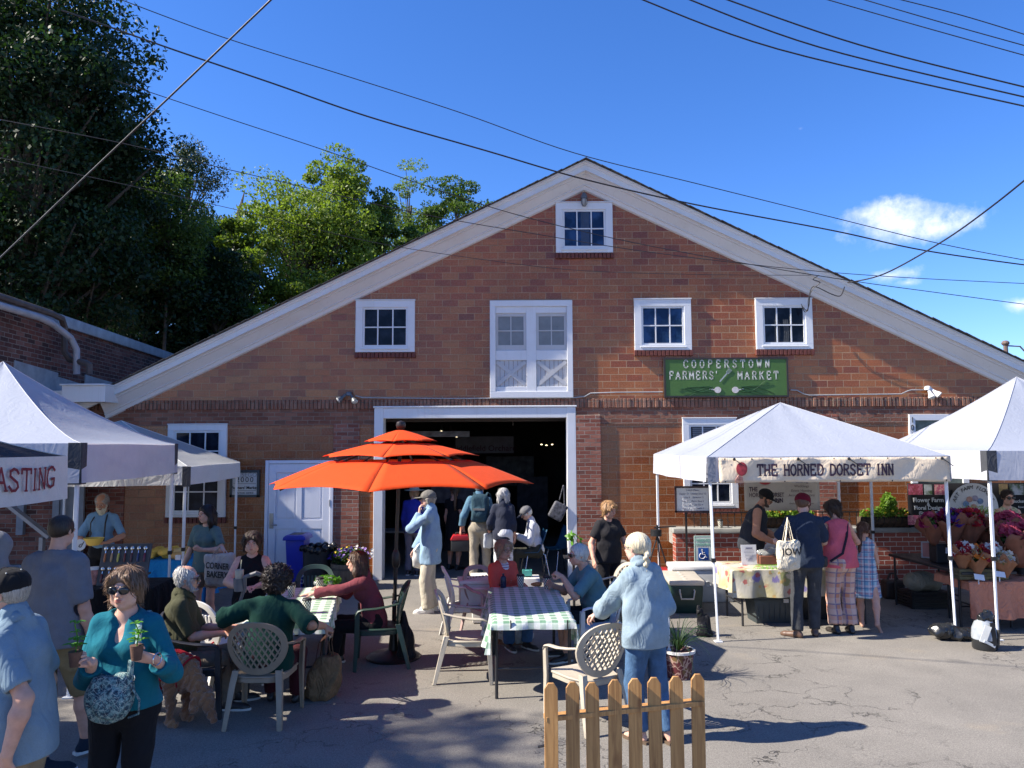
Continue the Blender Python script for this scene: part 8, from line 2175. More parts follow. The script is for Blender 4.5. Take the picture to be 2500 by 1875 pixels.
p3, k3 = person('tall young man in a grey tee and khaki shorts seen from behind', 150, 5.95, 1.92, 176, SK, ('buzz', (.030, .020, .014)), dict(mat=K('slate grey cotton', (.155, .155, .175)), sleeve=.74, hem=.09, loose=.04, flare=.03, cuff=.026, name='t_shirt', fold=.03),
 trou(K('olive khaki', (.22, .16, .08)), len=.98, loose=.03, name='shorts', flare=.02), ('shoe', K('navy canvas', (.015, .022, .035)), solew), dict(head=(-4, 12, 0), handL=(.27, -.06, .92), handR=(-.29, -.04, .92), toeL=(-1, -.25, 0), toeR=(-.6, -1, 0), footL=(.02, .03, .085), footR=(-.12, -.28, .085), w=1.02), seed=3)
person('person in a grey hoodie with the hood up at the left edge', 2, 6.7, 1.66, -155, SK, None, dict(mat=K('heather grey fleece', (.24, .24, .25)), sleeve=1.95, hem=.15, loose=.035, name='hoodie'), trou(blk), ('shoe', shb), dict(lean=12, head=(-10, 18, 0)), hat=('hood', K('heather grey fleece', (.24, .24, .25))), seed=6)
p5, k5 = person('white bearded man in a blue shirt and suspenders holding a yellow bowl', 258, 11.3, 1.75, 6, SKD, ('fringe', (.30, .28, .26)), dict(mat=K('sky blue shirting', (.15, .27, .40)), sleeve=.85, hem=0, neck='crew', loose=.02), trou(blk), ('shoe', shb), dict(handL=(.16, -.27, 1.05), handR=(-.10, -.29, 1.05), elbowL=(.8, .5, -.3), elbowR=(-.8, .5, -.3), hdirL=(-.7, -.5, .1), hdirR=(.7, -.5, .1), palmL=(-.5, .3, .8), palmR=(.5, .3, .8), curlL=.6, curlR=.6, head=(0, 26, 0), w=1.08, belly=.04), beard=((.50, .46, .34), .045), seed=9)
m = MB()
for s in (1, -1): m.tube([k5['neck']+V3(s*.07, .02, .035), k5['chest']+V3(s*.10, -.152, .05), k5['waist']+V3(s*.095, -.185, -.02), k5['P']+V3(s*.09, -.165, .05)], .011, 6, flat=.4)
m.build('suspenders', M_black, p5)
p6, k6 = person('long haired young woman in a sage tee with a tote on her bent arm', 512, 10.2, 1.66, -14, SKP, ('long', (.022, .014, .012)), dict(mat=K('sage cotton', (.095, .15, .15)), sleeve=.70, hem=.10, loose=.024, flare=.01, name='t_shirt', cuff=.02), trou(K('tan shorts', (.22, .16, .12)), len=.55, name='shorts', loose=.02), ('sandal', shb), dict(handL=(.08, -.22, 1.09), elbowL=(1, .3, -.5), hdirL=(-.6, -.5, .3), palmL=(-.2, .9, .2), curlL=.95, thumbL=.9, handR=(-.30, -.10, .80), head=(-18, 6, 0)), fem=True, seed=11)
p7, k7 = person('dark haired woman in a black tank top sitting beyond the stroller', 622, 9.3, 1.68, 10, SKP, ('bobshort', (.055, .038, .028)), dict(mat=blk, kind='tank', neck='tank', sleeve=0, hem=.05, loose=.014, name='tank_top'), trou(blk), ('shoe', shb), dict(sit=True, pelvis=(0, 0, .61), w=1.22, limb=1.25, footL=(.15, -.42, .08), footR=(-.15, -.42, .08), handL=(.10, -.33, .80), handR=(-.06, -.36, .80), elbowL=(1, .3, -.3), elbowR=(-1, .3, -.3), hdirL=(-.8, -.4, 0), hdirR=(.8, -.4, 0), palmL=(0, 0, -1), palmR=(0, 0, -1), head=(2, 8, 0), hh=.24, face=1.08), fem=True, seed=13)
# --- left table
p8, k8 = person('white haired man in an olive shirt and sunglasses seated in profile', 452, 7.3, 1.74, 100, SK, ('fringe', (.46, .45, .43)), dict(mat=K('olive shirting', (.055, .055, .030)), sleeve=.85, hem=.08, neck='collar', loose=.024), trou(K('taupe twill', (.16, .13, .10))), ('shoe', shb, solew), dict(sit=True, pelvis=(0, .02, .50), lean=6, w=1.12, belly=.07, footL=(.12, -.50, .08), footR=(-.12, -.46, .08), handR=(-.12, -.40, .69), handL=(.1, -.40, .70), elbowR=(-.3, .9, -.7), palmR=(0, 0, -1), palmL=(0, 0, -1), curlR=.4, head=(6, 4, 0)), beard=((.30, .28, .26), -.03), glasses='sun', seed=15)
p9, k9 = person('curly haired person in a dark green tee seated with back to the camera', 668, 7.12, 1.70, 176, SKD, ('curly', (.022, .014, .011)), dict(mat=K('bottle green cotton', (.006, .036, .026)), sleeve=.95, hem=.06, loose=.04, cuff=.03, name='t_shirt', fold=.03), trou(K('maroon cotton', (.06, .012, .015))), ('shoe', shb), dict(sit=True, pelvis=(0, .04, .50), w=1.22, sh=1.1, lean=12, limb=1.2, side=-3, footL=(.13, -.40, .08), footR=(-.13, -.36, .08), handL=(.43, -.14, .70), handR=(-.47, -.10, .765), elbowL=(1, .6, -.1), elbowR=(-.9, .7, -.4), hdirR=(-.7, -.3, -.5), palmR=(.2, -.2, -1), curlR=1.0, thumbR=.9, palmL=(0, 0, -1), head=(-4, 8, 0)), seed=17)
p10, k10 = person('long haired woman in a maroon jacket reaching across the left table', 905, 8.72, 1.66, -84, SKP, ('verylong', (.075, .040, .025)), dict(mat=K('maroon corduroy', (.15, .038, .048)), sleeve=1.9, hem=.08, neck='collar', loose=.024, name='jacket'), trou(blk), ('shoe', shb, solew), dict(sit=True, pelvis=(0, .06, .50), lean=20, footL=(.12, -.38, .08), footR=(-.12, -.34, .08), handL=(.10, -.58, .80), handR=(-.16, -.50, .80), elbowL=(.5, .3, -1), elbowR=(-.5, .3, -1), hdirL=(-.1, -1, -.06), palmL=(0, 0, -1), curlL=.10, thumbL=.1, palmR=(0, 0, -1), curlR=.3, head=(-4, 6, 0)), fem=True, seed=19)
# --- right table
p17, k17 = person('woman in a coral jacket over a striped shirt at the right table', 1226, 9.62, 1.64, 32, SK, ('bobshort', (.33, .23, .15)), dict(mat=K('coral fleece', (.56, .085, .06)), sleeve=1.92, hem=.06, neck='scoop', loose=.030, name='jacket', open=(stripes('burgundy striped cotton', (.60, .58, .58), (.24, .05, .12), 34), .055)), trou(jean), ('shoe', shb, solew), dict(sit=True, pelvis=(0, .02, .48), lean=4, footL=(.10, -.38, .08), footR=(-.10, -.30, .08), handL=(.10, -.32, .70), handR=(-.12, -.34, .70), head=(6, 2, 0), w=1.05), glasses='clear', fem=True, seed=21)
p18, k18 = person('white haired man in a blue green tee, elbow on the right table', 1445, 9.02, 1.76, -72, SK, ('combed', (.60, .57, .52)), dict(mat=K('blue green cotton', (.095, .185, .205)), sleeve=.80, hem=.06, loose=.028, cuff=.02, name='t_shirt'), trou(K('black shorts', (.015, .015, .016)), len=.9, name='shorts', loose=.03), ('shoe', shb, solew), dict(sit=True, pelvis=(0, .05, .50), lean=24, w=1.12, belly=.04, footL=(.12, -.40, .08), footR=(-.12, -.34, .08), handL=(.10, -.43, .93), elbowL=(.4, -.2, -1), hdirL=(-.3, -.8, .45), palmL=(-.3, .2, -.8), curlL=1.0, thumbL=.8, handR=(-.14, -.46, .80), elbowR=(-.6, 0, -1), head=(-2, 2, 0), limb=1.1), glasses='sun', seed=23)
p19, k19 = person('woman with short wavy hair in a black tee standing by the right brick pier', 1481, 10.9, 1.63, 26, SK, ('bobshort', (.34, .19, .085)), dict(mat=K('washed black cotton', (.020, .019, .021)), sleeve=.55, hem=.10, neck='scoop', loose=.022, name='t_shirt'), trou(blk), ('shoe', shb), dict(head=(14, 16, 0), w=1.12, belly=.03, limb=1.15, handL=(.30, -.22, .80), handR=(-.29, -.08, .84)), fem=True, seed=25)
off = lambda dx, dy, z, f: tuple(w2l((dx, dy, 0), f)[:2])+(z,)
F20 = -146
p20, k20 = person('woman with a pale braid in denim shirt and jeans holding the chair back', 1570, 6.45, 1.68, F20, SKP, ('braid', (.56, .49, .34)), dict(mat=K('faded chambray', (.23, .30, .345), var=.2), sleeve=1.78, hem=.13, neck='collar', loose=.045, flare=.03, name='denim_shirt', fold=.034, cuff=.014), trou(K('mid blue denim', (.06, .12, .215), var=.3), loose=.02, name='jeans', len=1.9), ('sandal', mat('brown footbed', (.10, .065, .04), .7)), dict(handL=off(-.36, .30, .965, F20), elbowL=(.2, .6, -1), hdirL=off(-.6, .5, -.45, F20), palmL=(0, 0, -1), curlL=.45, thumbL=.5, handR=(-.22, -.16, .90), elbowR=(-.15, 1, -.3), lean=9, head=(10, 6, 0), w=1.05, footL=(.05, -.03, .08), footR=(-.12, .10, .08), hh=.235), glasses='clear', fem=True, seed=27)
# --- in the garage mouth
p11, k11 = person('man in an oversized light denim shirt and cap, hand at his mouth', 1052, 11.4, 1.77, -90, SKP, ('bobshort', (.26, .23, .19)), dict(mat=K('light blue chambray', (.23, .34, .45)), sleeve=1.92, hem=.24, neck='collar', loose=.045, flare=.04, name='denim_shirt', fold=.034), trou(K('cream cotton', (.44, .40, .32)), loose=.035, flare=.03), ('shoe', shw, solew), dict(handL=(.09, -.155, 1.425), elbowL=(.5, -.6, -1), hdirL=(-.25, .05, 1), palmL=(-.3, 1, .1), curlL=.5, handR=(-.20, -.24, .87), lean=3, head=(0, 4, 0), footL=(.09, -.02, .08), footR=(-.09, .04, .08)), hat=('cap', K('faded grey cap', (.16, .15, .13))), glasses='sun', seed=29)
person('woman in a wide pale hat and violet blue jacket inside the garage', 1010, 14.6, 1.66, 165, SK, ('bobshort', (.25, .16, .09)), dict(mat=K('violet blue fleece', (.022, .028, .24)), sleeve=1.9, hem=.1, loose=.03, name='jacket'), trou(K('grey violet cotton', (.13, .12, .15))), ('shoe', shb, solew), dict(head=(50, 0, 0)), hat=('sun', K('straw cloth', (.36, .34, .28))), fem=True, seed=31)
person('woman in a black low back dress deep inside the garage', 1108, 15.2, 1.64, 150, SK, ('pony', (.12, .07, .04)), dict(mat=blk, kind='dress', neck='tank', sleeve=.4, hem=.52, name='dress'), None, ('shoe', shb), dict(head=(60, 10, 0)), fem=True, seed=33)
p14, k14 = person('man in a blue shirt and khakis wearing a blue backpack, seen from behind', 1170, 14.0, 1.80, 173, SK, ('short', (.25, .22, .2)), dict(mat=K('steel blue shirting', (.085, .17, .24)), sleeve=1.92, hem=0, neck='collar', loose=.024), trou(K('stone twill', (.30, .26, .20)), loose=.03, belt=blk), ('shoe', shb), dict(head=(0, 10, 0), handL=(.34, -.05, .90), footR=(-.12, -.1, .08)), seed=35)
p15, k15 = person('grey haired woman in a navy shirt and white trousers seen from behind', 1228, 13.7, 1.66, 176, SK, ('bob', (.42, .41, .40)), dict(mat=K('ink navy shirting', (.028, .032, .050)), sleeve=1.5, hem=.14, neck='collar', loose=.024), trou(K('white cotton', (.60, .60, .62)), flare=.02), ('shoe', shw), dict(handL=(.27, -.14, .86), head=(0, 4, 0), limb=1.05), fem=True, seed=37)
p16, k16 = person('old man in a white shirt and grey cap seated on the blue chair', 1305, 14.25, 1.74, -82, SKP, ('combed', (.58, .56, .54)), dict(mat=K('white shirting', (.52, .54, .60)), sleeve=1.9, hem=0, neck='collar', loose=.028), trou(K('dark olive twill', (.045, .045, .035))), ('shoe', shb), dict(sit=True, pelvis=(0, .03, .52), lean=16, belly=.04, footL=(.12, -.42, .08), footR=(-.12, -.50, .08), handL=(.06, -.34, .76), handR=(-.06, -.36, .76), elbowL=(.5, .8, -.6), head=(0, 34, 0)), hat=('cap', K('grey wool cap', (.13, .13, .14))), seed=39)
# --- at the inn's stall
p21, k21 = person('big man in a charcoal tank top and black cap bending over the stall', 1826, 11.65, 1.80, 66, SKD, ('buzz', (.03, .022, .018)), dict(mat=K('charcoal jersey', (.028, .031, .038)), kind='tank', neck='tank', sleeve=0, hem=.10, loose=.022, name='tank_top'), trou(jean), ('shoe', shb), dict(lean=20, w=1.25, belly=.07, limb=1.32, head=(0, 30, 0), handR=(-.16, -.33, .98), elbowR=(-.4, .6, -1), handL=(.16, -.40, 1.0), palmR=(0, 0, -1)), hat=('cap', K('black cap cotton', (.012, .012, .013))), glasses='clear', beard=((.06, .04, .03), -.02), seed=41)
person('white haired person in a pale shirt crouching behind the floral table', 1872, 12.0, 1.68, 100, SK, ('short', (.50, .38, .26)), dict(mat=K('pale grey cotton', (.42, .43, .46)), sleeve=.9, hem=.08, loose=.03), trou(jean), ('shoe', shb), dict(sit=True, pelvis=(0, .05, .56), lean=42, w=1.1, footL=(.12, -.38, .08), footR=(-.12, -.38, .08), handL=(.12, -.55, .55), handR=(-.12, -.55, .55), head=(0, 50, 0)), seed=43)
person('vendor in a dark blue cap seated between the two shoppers at the back', 2006, 12.15, 1.66, 10, SK, ('short', (.06, .04, .03)), dict(mat=K('lilac cotton', (.22, .18, .36)), sleeve=.8, hem=.05, loose=.02), trou(jean), ('shoe', shb), dict(sit=True, pelvis=(0, 0, .50), footL=(.12, -.38, .08), footR=(-.12, -.38, .08), head=(0, 20, 0), handL=(.15, -.3, .75), handR=(-.15, -.3, .75)), hat=('cap', K('navy cap cotton', (.02, .05, .13))), seed=44)
p23, k23 = person('man in a navy tee and maroon cap with a canvas tote on his shoulder', 1958, 9.85, 1.80, 174, SKP, ('short', (.10, .05, .03)), dict(mat=K('navy cotton', (.022, .032, .055)), sleeve=.74, hem=.09, loose=.026, cuff=.02, name='t_shirt', fold=.03), trou(dkjean, loose=.012), ('shoe', mat('brown shoe leather', (.10, .055, .035), .5)), dict(head=(-28, 22, 0), w=1.08, handL=(.16, -.30, 1.12), handR=(-.12, -.34, 1.06), elbowL=(1, .4, -.6), elbowR=(-1, .4, -.6), footL=(.15, .06, .08), footR=(-.09, -.04, .08), toeL=(.9, -.6, 0), limb=1.12), hat=('cap', K('maroon cap cotton', (.13, .008, .02))), beard=((.14, .06, .03), .0), seed=45)
PPL = plaid('orange and blue madras', (.44, .19, .11), [((.55, .12, .05), 1, .3, .45), ((.62, .55, .48), 1.0, .5, .35), ((.05, .07, .20), 1, .12, .7), ((.40, .30, .28), 2, .2, .4)], 7.5)
p24, k24 = person('woman in a sleeveless pink top and plaid trousers seen from behind', 2042, 10.0, 1.70, 184, SK, ('bobshort', (.035, .020, .014)), dict(mat=K('rose pink crepe', (.56, .105, .14)), kind='tank', neck='crew', sleeve=0, hem=.07, loose=.026, flare=.03, name='sleeveless_top', fold=.034), trou(PPL, loose=.03, len=1.78, flare=.03), ('shoe', shb), dict(side=4, head=(18, 20, 8), w=1.08, handL=(.14, -.32, 1.08), handR=(-.14, -.32, 1.08), elbowL=(1, .4, -.5), elbowR=(-1, .4, -.5), lean=6), fem=True, seed=47)
p25, k25 = person('barefoot girl with a ponytail in a blue plaid sundress', 2097, 10.3, 1.37, 150, SK, ('pony', (.09, .04, .025)), dict(mat=plaid('blue and coral madras', (.17, .32, .42), [((.45, .14, .16), 1, .3, .5), ((.55, .58, .60), 1.3, .3, .5), ((.03, .09, .22), 1, .14, .7)], 11), kind='dress', neck='tank', sleeve=0, hem=.42, flare=.05, name='sundress'), None, ('bare',), dict(lean=10, head=(10, 18, 0), hh=.205, handL=(.10, -.28, .88), handR=(-.10, -.28, .88), footL=(.05, .0, .06), footR=(-.16, .26, .10), kneeR=(-.6, -.7, .1), toeR=(-.4, -.5, -.8)), fem=True, seed=49)
p26, k26 = person('dark haired woman in sunglasses and a flowered top behind the flower stall', 2450, 12.0, 1.70, -2, SKP, ('pony', (.030, .018, .014)), dict(mat=mat('small flowered cotton', (.42, .42, .26), .8, .8, 30), kind='tank', neck='tank', sleeve=0, hem=.05, name='camisole'), trou(blk), ('shoe', shb), dict(head=(-4, 4, 0), handL=(.2, -.2, 1.0), handR=(-.2, -.2, 1.0), w=1.08), glasses='sun', fem=True, seed=51)
# what they carry
def attach_pt(body, v): return wpt(body, v)
def seedling(label, pos, seed, tall):
 t = thing('seedling', label, 'plant', tuple(pos), 0, None)
 m = MB(); m.lathe([(0, -.045), (.026, -.045), (.036, .035), (.033, .035), (0, .028)], 18); m.build('peat_pot', mat('damp peat pot', (.11, .055, .035), .9, .3, 30, .5, 90), t, smooth=50)
 m = MB(); m.tube([(0, 0, .03), (.01, 0, .10), (-.005, -.01, .03+tall)], .0035, 6); m.build('stem', M_leaf, t)
 rs = random.Random(seed); m = MB()
 for z_, n, r_ in ((.06, 6, .055), (.09, 5, .05), (.03+tall*.7, 4, .03), (.03+tall, 5, .038)):
  for i in range(n):
   a = i*6.283/n+z_*9+rs.uniform(-.3, .3); L = r_*rs.uniform(.8, 1.25); w_ = L*.34; c_, s_ = math.cos(a), math.sin(a); b0 = Vector((0, 0, z_)); up_ = rs.uniform(.1, .5)
   P_ = lambda u, v, z: b0+Vector((c_*u-s_*v, s_*u+c_*v, z))
   m.add([P_(.005, 0, 0), P_(L*.45, w_, L*up_), P_(L*.85, w_*.55, L*up_*.8), P_(L, 0, L*up_*.5), P_(L*.85, -w_*.55, L*up_*.8), P_(L*.45, -w_, L*up_), P_(L*.5, 0, L*up_-.006)], [(0, 1, 6), (1, 2, 6), (2, 3, 6), (3, 4, 6), (4, 5, 6), (5, 0, 6)])
 m.build('leaves', leafmat('basil leaf', (.085, .25, .03)), t, smooth=70)
 return t
hL = attach_pt(p2, k2['handL']); hR = attach_pt(p2, k2['handR'])
seedling('taller leggy seedling in the teal woman\'s right hand, at the left', hR+Vector((-.0, -.03, .025)), 3, .15)
seedling('bushier seedling in the teal woman\'s left hand, before her chest', hL+Vector((.01, -.03, .030)), 8, .12)
def paisley():
 t = NT('teal paisley quilting'); v = t.n('TexVoronoi', feature='DISTANCE_TO_EDGE'); v.inputs['Scale'].default_value = 34; nv = t.n('TexNoise'); nv.inputs['Scale'].default_value = 22; t.l(t.co(), nv.inputs[0]); sc = t.n('VectorMath', operation='SCALE'); sc.inputs['Scale'].default_value = .05; t.l(nv.outputs[1], sc.inputs[0]); ad = t.n('VectorMath', operation='ADD'); t.l(t.co(), ad.inputs[0]); t.l(sc.outputs[0], ad.inputs[1]); t.l(ad.outputs[0], v.inputs['Vector'])
 n = t.noise(42, 4, .7); c = t.ramp(n, [(.38, (.010, .018, .038)), (.5, (.03, .09, .12)), (.6, (.20, .34, .32)), (.7, (.03, .05, .10))]); c = t.mix(t.rng(v.outputs['Distance'], .01, .05, .85, 0), c, (.36, .42, .38)); t.col(c); t.set(rough=.8); t.bump(n, .4, .01); return t.m
M_pais = paisley()
q = W(265, 1700, 4.42); bg = thing('shoulder_bag', 'dark teal paisley quilted shoulder bag at the teal woman\'s hip', 'bag', (q.x, q.y, q.z), R(8))
S = Sdf(); S.ell((0, 0, -.015), (.128, .06, .120), None, .03); S.rbox((.02, 0, .045), (.098, .045, .07), .04, None, .03); S.ell((.0, 0, .155), (.085, .03, .05), None, .03, True); S.ell((.02, -.06, -.02), (.075, .03, .075), None, .01)
v, f_ = S.mesh(.006, folds(.022, 16, 4)); nmesh('bag_body', v, f_, M_pais, bg)
sh_ = attach_pt(p2, k2['sh'][1]+V3(-.03, .0, .065)); inv_ = inv_of(bg)
pts = [inv_ @ Vector(x_) for x_ in (sh_+Vector((.0, .10, -.03)), sh_+Vector((0, .03, .008)), sh_+Vector((-.01, -.07, -.03)), Vector((q.x+.16, q.y-.01, 1.22)), Vector((q.x+.135, q.y-.03, q.z+.20)), Vector((q.x+.12, q.y-.01, q.z+.10)))]
m = MB(); m.tube(pts, .017, 8, flat=.3); m.build('strap', M_pais, bg, smooth=60)
m = MB(); m.tube([Vector((.125, -.02, .10))+Vector((math.cos(a)*.016, 0, math.sin(a)*.02)) for a in [i*.7 for i in range(10)]], .0035, 6); m.build('strap_ring', M_chrome, bg)
m = MB(); m.tube([(.12, -.02, .06), (.17, -.02, -.02), (.165, -.01, -.10), (.11, .0, -.12)], .012, 6, flat=.4); m.build('loose_strap', M_pais, bg, smooth=60)
w_ = attach_pt(p2, k2['wr'][1]); m = MB(); m.tube([w_+Vector((.02+.03*math.cos(a)*.3, .033*math.cos(a), .033*math.sin(a))) for a in [i*.45 for i in range(15)]], .0035, 6); o = m.build('wrist_watch', M_chrome, None, loc=tuple(w_), smooth=60); tag(o, 'silver watch on the teal woman\'s left wrist', 'watch')
def tote(label, pos, rotz, w, h, dpt, m_, words, hand_z, inkm=M_black, sx=.8, sz=.1, strap_x=.09, name='tote_bag', strapm=None, tilt=0):
 t = thing(name, label, 'bag', tuple(pos), rotz)
 S = Sdf(); S.ell((0, 0, h*.42), (w*.50, dpt*.62, h*.46), None, .03); S.rbox((0, 0, h/2), (w/2*.94, dpt*.36, h/2*.96), dpt*.30, np.array(rotm(0, tilt, 0)), .02); S.ell((0, 0, h+.02), (w*.36, dpt*.30, .05), None, .01, True)
 v, f_ = S.mesh(.009, folds(.018, 13, int(w*100))); nmesh('bag_body', v, f_, m_, t)
 for s in (-1, 1): m = MB(); m.tube([(-strap_x, s*dpt*.3, h-.03), (-strap_x*.35, s*dpt*.2, h+(hand_z-h)*.6), (0, 0, hand_z), (strap_x*.35, s*dpt*.2, h+(hand_z-h)*.6), (strap_x, s*dpt*.3, h-.03)], .013, 6, flat=.3); m.build('handle', strapm or m_, t, smooth=60)
 for i, wd in enumerate(words): text(wd, sz, inkm, t, (.01, -dpt*.62-.016, h*.62-i*sz*1.0), rot=(R(90), -tilt, 0), depth=.001, sx=sx, offset=.003)
 return t
M_canvas = K('natural canvas', (.46, .40, .36), bump=.7); M_cream2 = K('cream canvas', (.60, .54, .42), bump=.7)
a = attach_pt(p6, k6['handL']); q = W(534, 1430, 9.75); tote('natural canvas tote lettered in black, on the sage tee woman\'s arm', (q.x, 9.78, q.z), R(-6), .40, .40, .13, M_canvas, ['CORNER', 'BAKERY'], a.z-q.z+.04, sz=.105, sx=.72, tilt=-.06)
q = W(444, 1450, 9.9); tote('small red and white bag in the sage tee woman\'s lowered hand', (attach_pt(p6, k6['handR']).x-.02, attach_pt(p6, k6['handR']).y, .44), R(10), .24, .20, .09, mat('red white print', (.42, .25, .24), .7, .9, 12), [], .34, strap_x=.06)
a = attach_pt(p11, k11['handR']); tote('plain white plastic bag beside the chambray man', (a.x+.12, a.y-.20, .64), R(20), .19, .27, .09, mat('white plastic film', (.55, .54, .50), .5, .1), [], .34, name='plastic_bag')
a = attach_pt(p14, k14['chest']); t = thing('backpack', 'dark blue backpack on the back of the man in khakis', 'backpack', (a.x+.02, a.y-.21, a.z-.20), R(-7))
S = Sdf(); S.rbox((0, 0, .17), (.15, .085, .23), .06, None, .02); S.ell((0, -.08, .10), (.12, .05, .10), None, .02); S.ell((0, -.01, .38), (.13, .07, .05), None, .03); v, f_ = S.mesh(.014, folds(.012, 12, 3)); nmesh('bag_body', v, f_, K('slate blue nylon', (.025, .055, .075)), t)
m = MB(); m.box((0, -.135, .17), (.21, .014, .035)); m.build('zip_pocket', mat('grey trim', (.12, .12, .12), .6), t)
for s in (-1, 1): m = MB(); m.tube([(s*.09, .0, .38), (s*.12, .10, .45), (s*.15, .2, .42), (s*.16, .26, .28)], .02, 6, flat=.4); m.build('strap', K('slate blue nylon', (.025, .055, .075)), t)
a = attach_pt(p14, k14['handL']); t = thing('soft_cooler', 'red topped black lunch cooler carried by the man with the backpack', 'cooler', (a.x, a.y-.02, a.z-.33), R(5))
m = MB(); m.box((0, 0, .12), (.34, .22, .20)); m.build('body', M_blackmatte, t, bevel=.02); m = MB(); m.prism([(-.18, 0), (.18, 0), (.13, .09), (-.13, .09)], lambda u, v, w: (u, -.115+w, .22+v), .23); m.build('lid', mat('red plastic', (.38, .012, .018), .4), t, bevel=.01); m = MB(); m.tube([(-.10, 0, .28), (-.08, 0, .345), (.08, 0, .345), (.10, 0, .28)], .012, 6); m.build('handle', M_blackmatte, t)
a = attach_pt(p15, k15['handL']); tote('flat grey and black bag in the navy shirted woman\'s hand', (a.x+.03, a.y-.03, a.z-.20), R(50), .34, .26, .07, mat('grey tote cloth', (.32, .34, .37), .8), [], .21, strapm=M_black)
q = W(1926, 1392, 9.6); t23 = tote('cream canvas tote with curved dark letters on the navy tee man\'s shoulder', (q.x, 9.60, q.z), R(2), .29, .37, .13, M_cream2, ['IOW'], 1.50-q.z+.0, sz=.12, sx=.95, strap_x=.055)
m = MB(); pp = [attach_pt(p24, x_) for x_ in (k24['sh'][-1]+V3(.03, .06, .04), k24['chest']+V3(-.04, .165, 0), k24['waist']+V3(.05, .17, -.02), k24['P']+V3(.20, .12, .02))]
m.tube([Vector(x_)-pp[0] for x_ in pp], .016, 6, flat=.4); t = thing('sling_bag', 'black patterned sling bag across the pink top woman\'s back', 'bag', tuple(pp[0])); m.build('strap', K('black patterned webbing', (.03, .02, .03)), t)
S = Sdf(); S.rbox((-.08, 0, 0), (.045, .035, .07), .03); v, f_ = S.mesh(.01); o = nmesh('pouch', v, f_, M_blackmatte, t); o.location = pp[3]-pp[0]
a = attach_pt(p9, k9['handR']); q = G(786, 1712); M_tan = K('tan suede', (.20, .115, .055), var=.3, bump=.8)
t = thing('slouchy_bag', 'slouchy tan bag resting on the ground under the green shirt person\'s hand', 'bag', (q.x, q.y+.10, 0), R(10))
S = Sdf(); S.ell((0, 0, .17), (.165, .11, .17), None, .05); S.ell((.02, 0, .30), (.125, .08, .11), None, .05); S.ell((-.02, 0, .06), (.14, .11, .07), None, .03); S.ell((.02, 0, .43), (.09, .045, .05), None, .02, True); v, f_ = S.mesh(.0085, folds(.045, 10, 14)); nmesh('bag_body', v, f_, M_tan, t)
hz = (inv_of(t) @ a)
for s in (-1, 1): m = MB(); m.tube([(s*.085, -.02, .36), (s*.06, -.02, .52), hz+Vector((s*.015, 0, .0)), (s*.03, .03, .52), (s*.05, .03, .36)], .012, 6, flat=.4); m.build('handle', mat('dark brown leather', (.05, .022, .014), .45), t, smooth=60)
q = G(1255, 1580); t = thing('canvas_bag', 'white canvas bag with a tan base on the ground under the right table', 'bag', (q.x, q.y+.2, 0)); S = Sdf(); S.ell((0, 0, .10), (.22, .12, .11)); S.ell((-.05, 0, .19), (.12, .08, .07)); v, f_ = S.mesh(.011, folds(.04, 12, 3)); nmesh('bag_body', v, f_, K('white canvas', (.46, .44, .40), bump=.8), t); m = MB(); m.lathe([(0, .0), (.21, 0), (.222, .06), (0, .06)], 18, sy=.55); m.build('bag_base', mat('tan leather base', (.22, .12, .06), .6), t, smooth=40)
S = Sdf(); S.ell((0, 0, 0), (.10, .07, .05)); S.ell((.06, .02, .02), (.06, .06, .05)); sdf_thing('black_pouch', 'crumpled dark jacket lying on top of the white canvas bag', 'jacket', S, M_nylon, .009, (q.x-.03, q.y+.16, .27), folds(.04, 20, 2))
a = attach_pt(p5, k5['handL']).lerp(attach_pt(p5, k5['handR']), .5); m = MB(); m.lathe([(0, -.055), (.06, -.05), (.11, .0), (.135, .055), (.13, .055), (.10, .0), (0, -.03)], 24); o = m.build('mixing_bowl', mat('yellow plastic', (.6, .42, .08), .5), None, smooth=50); o.location = (a.x, a.y-.02, a.z+.02); tag(o, 'yellow bowl in the hands of the white bearded man', 'bowl')
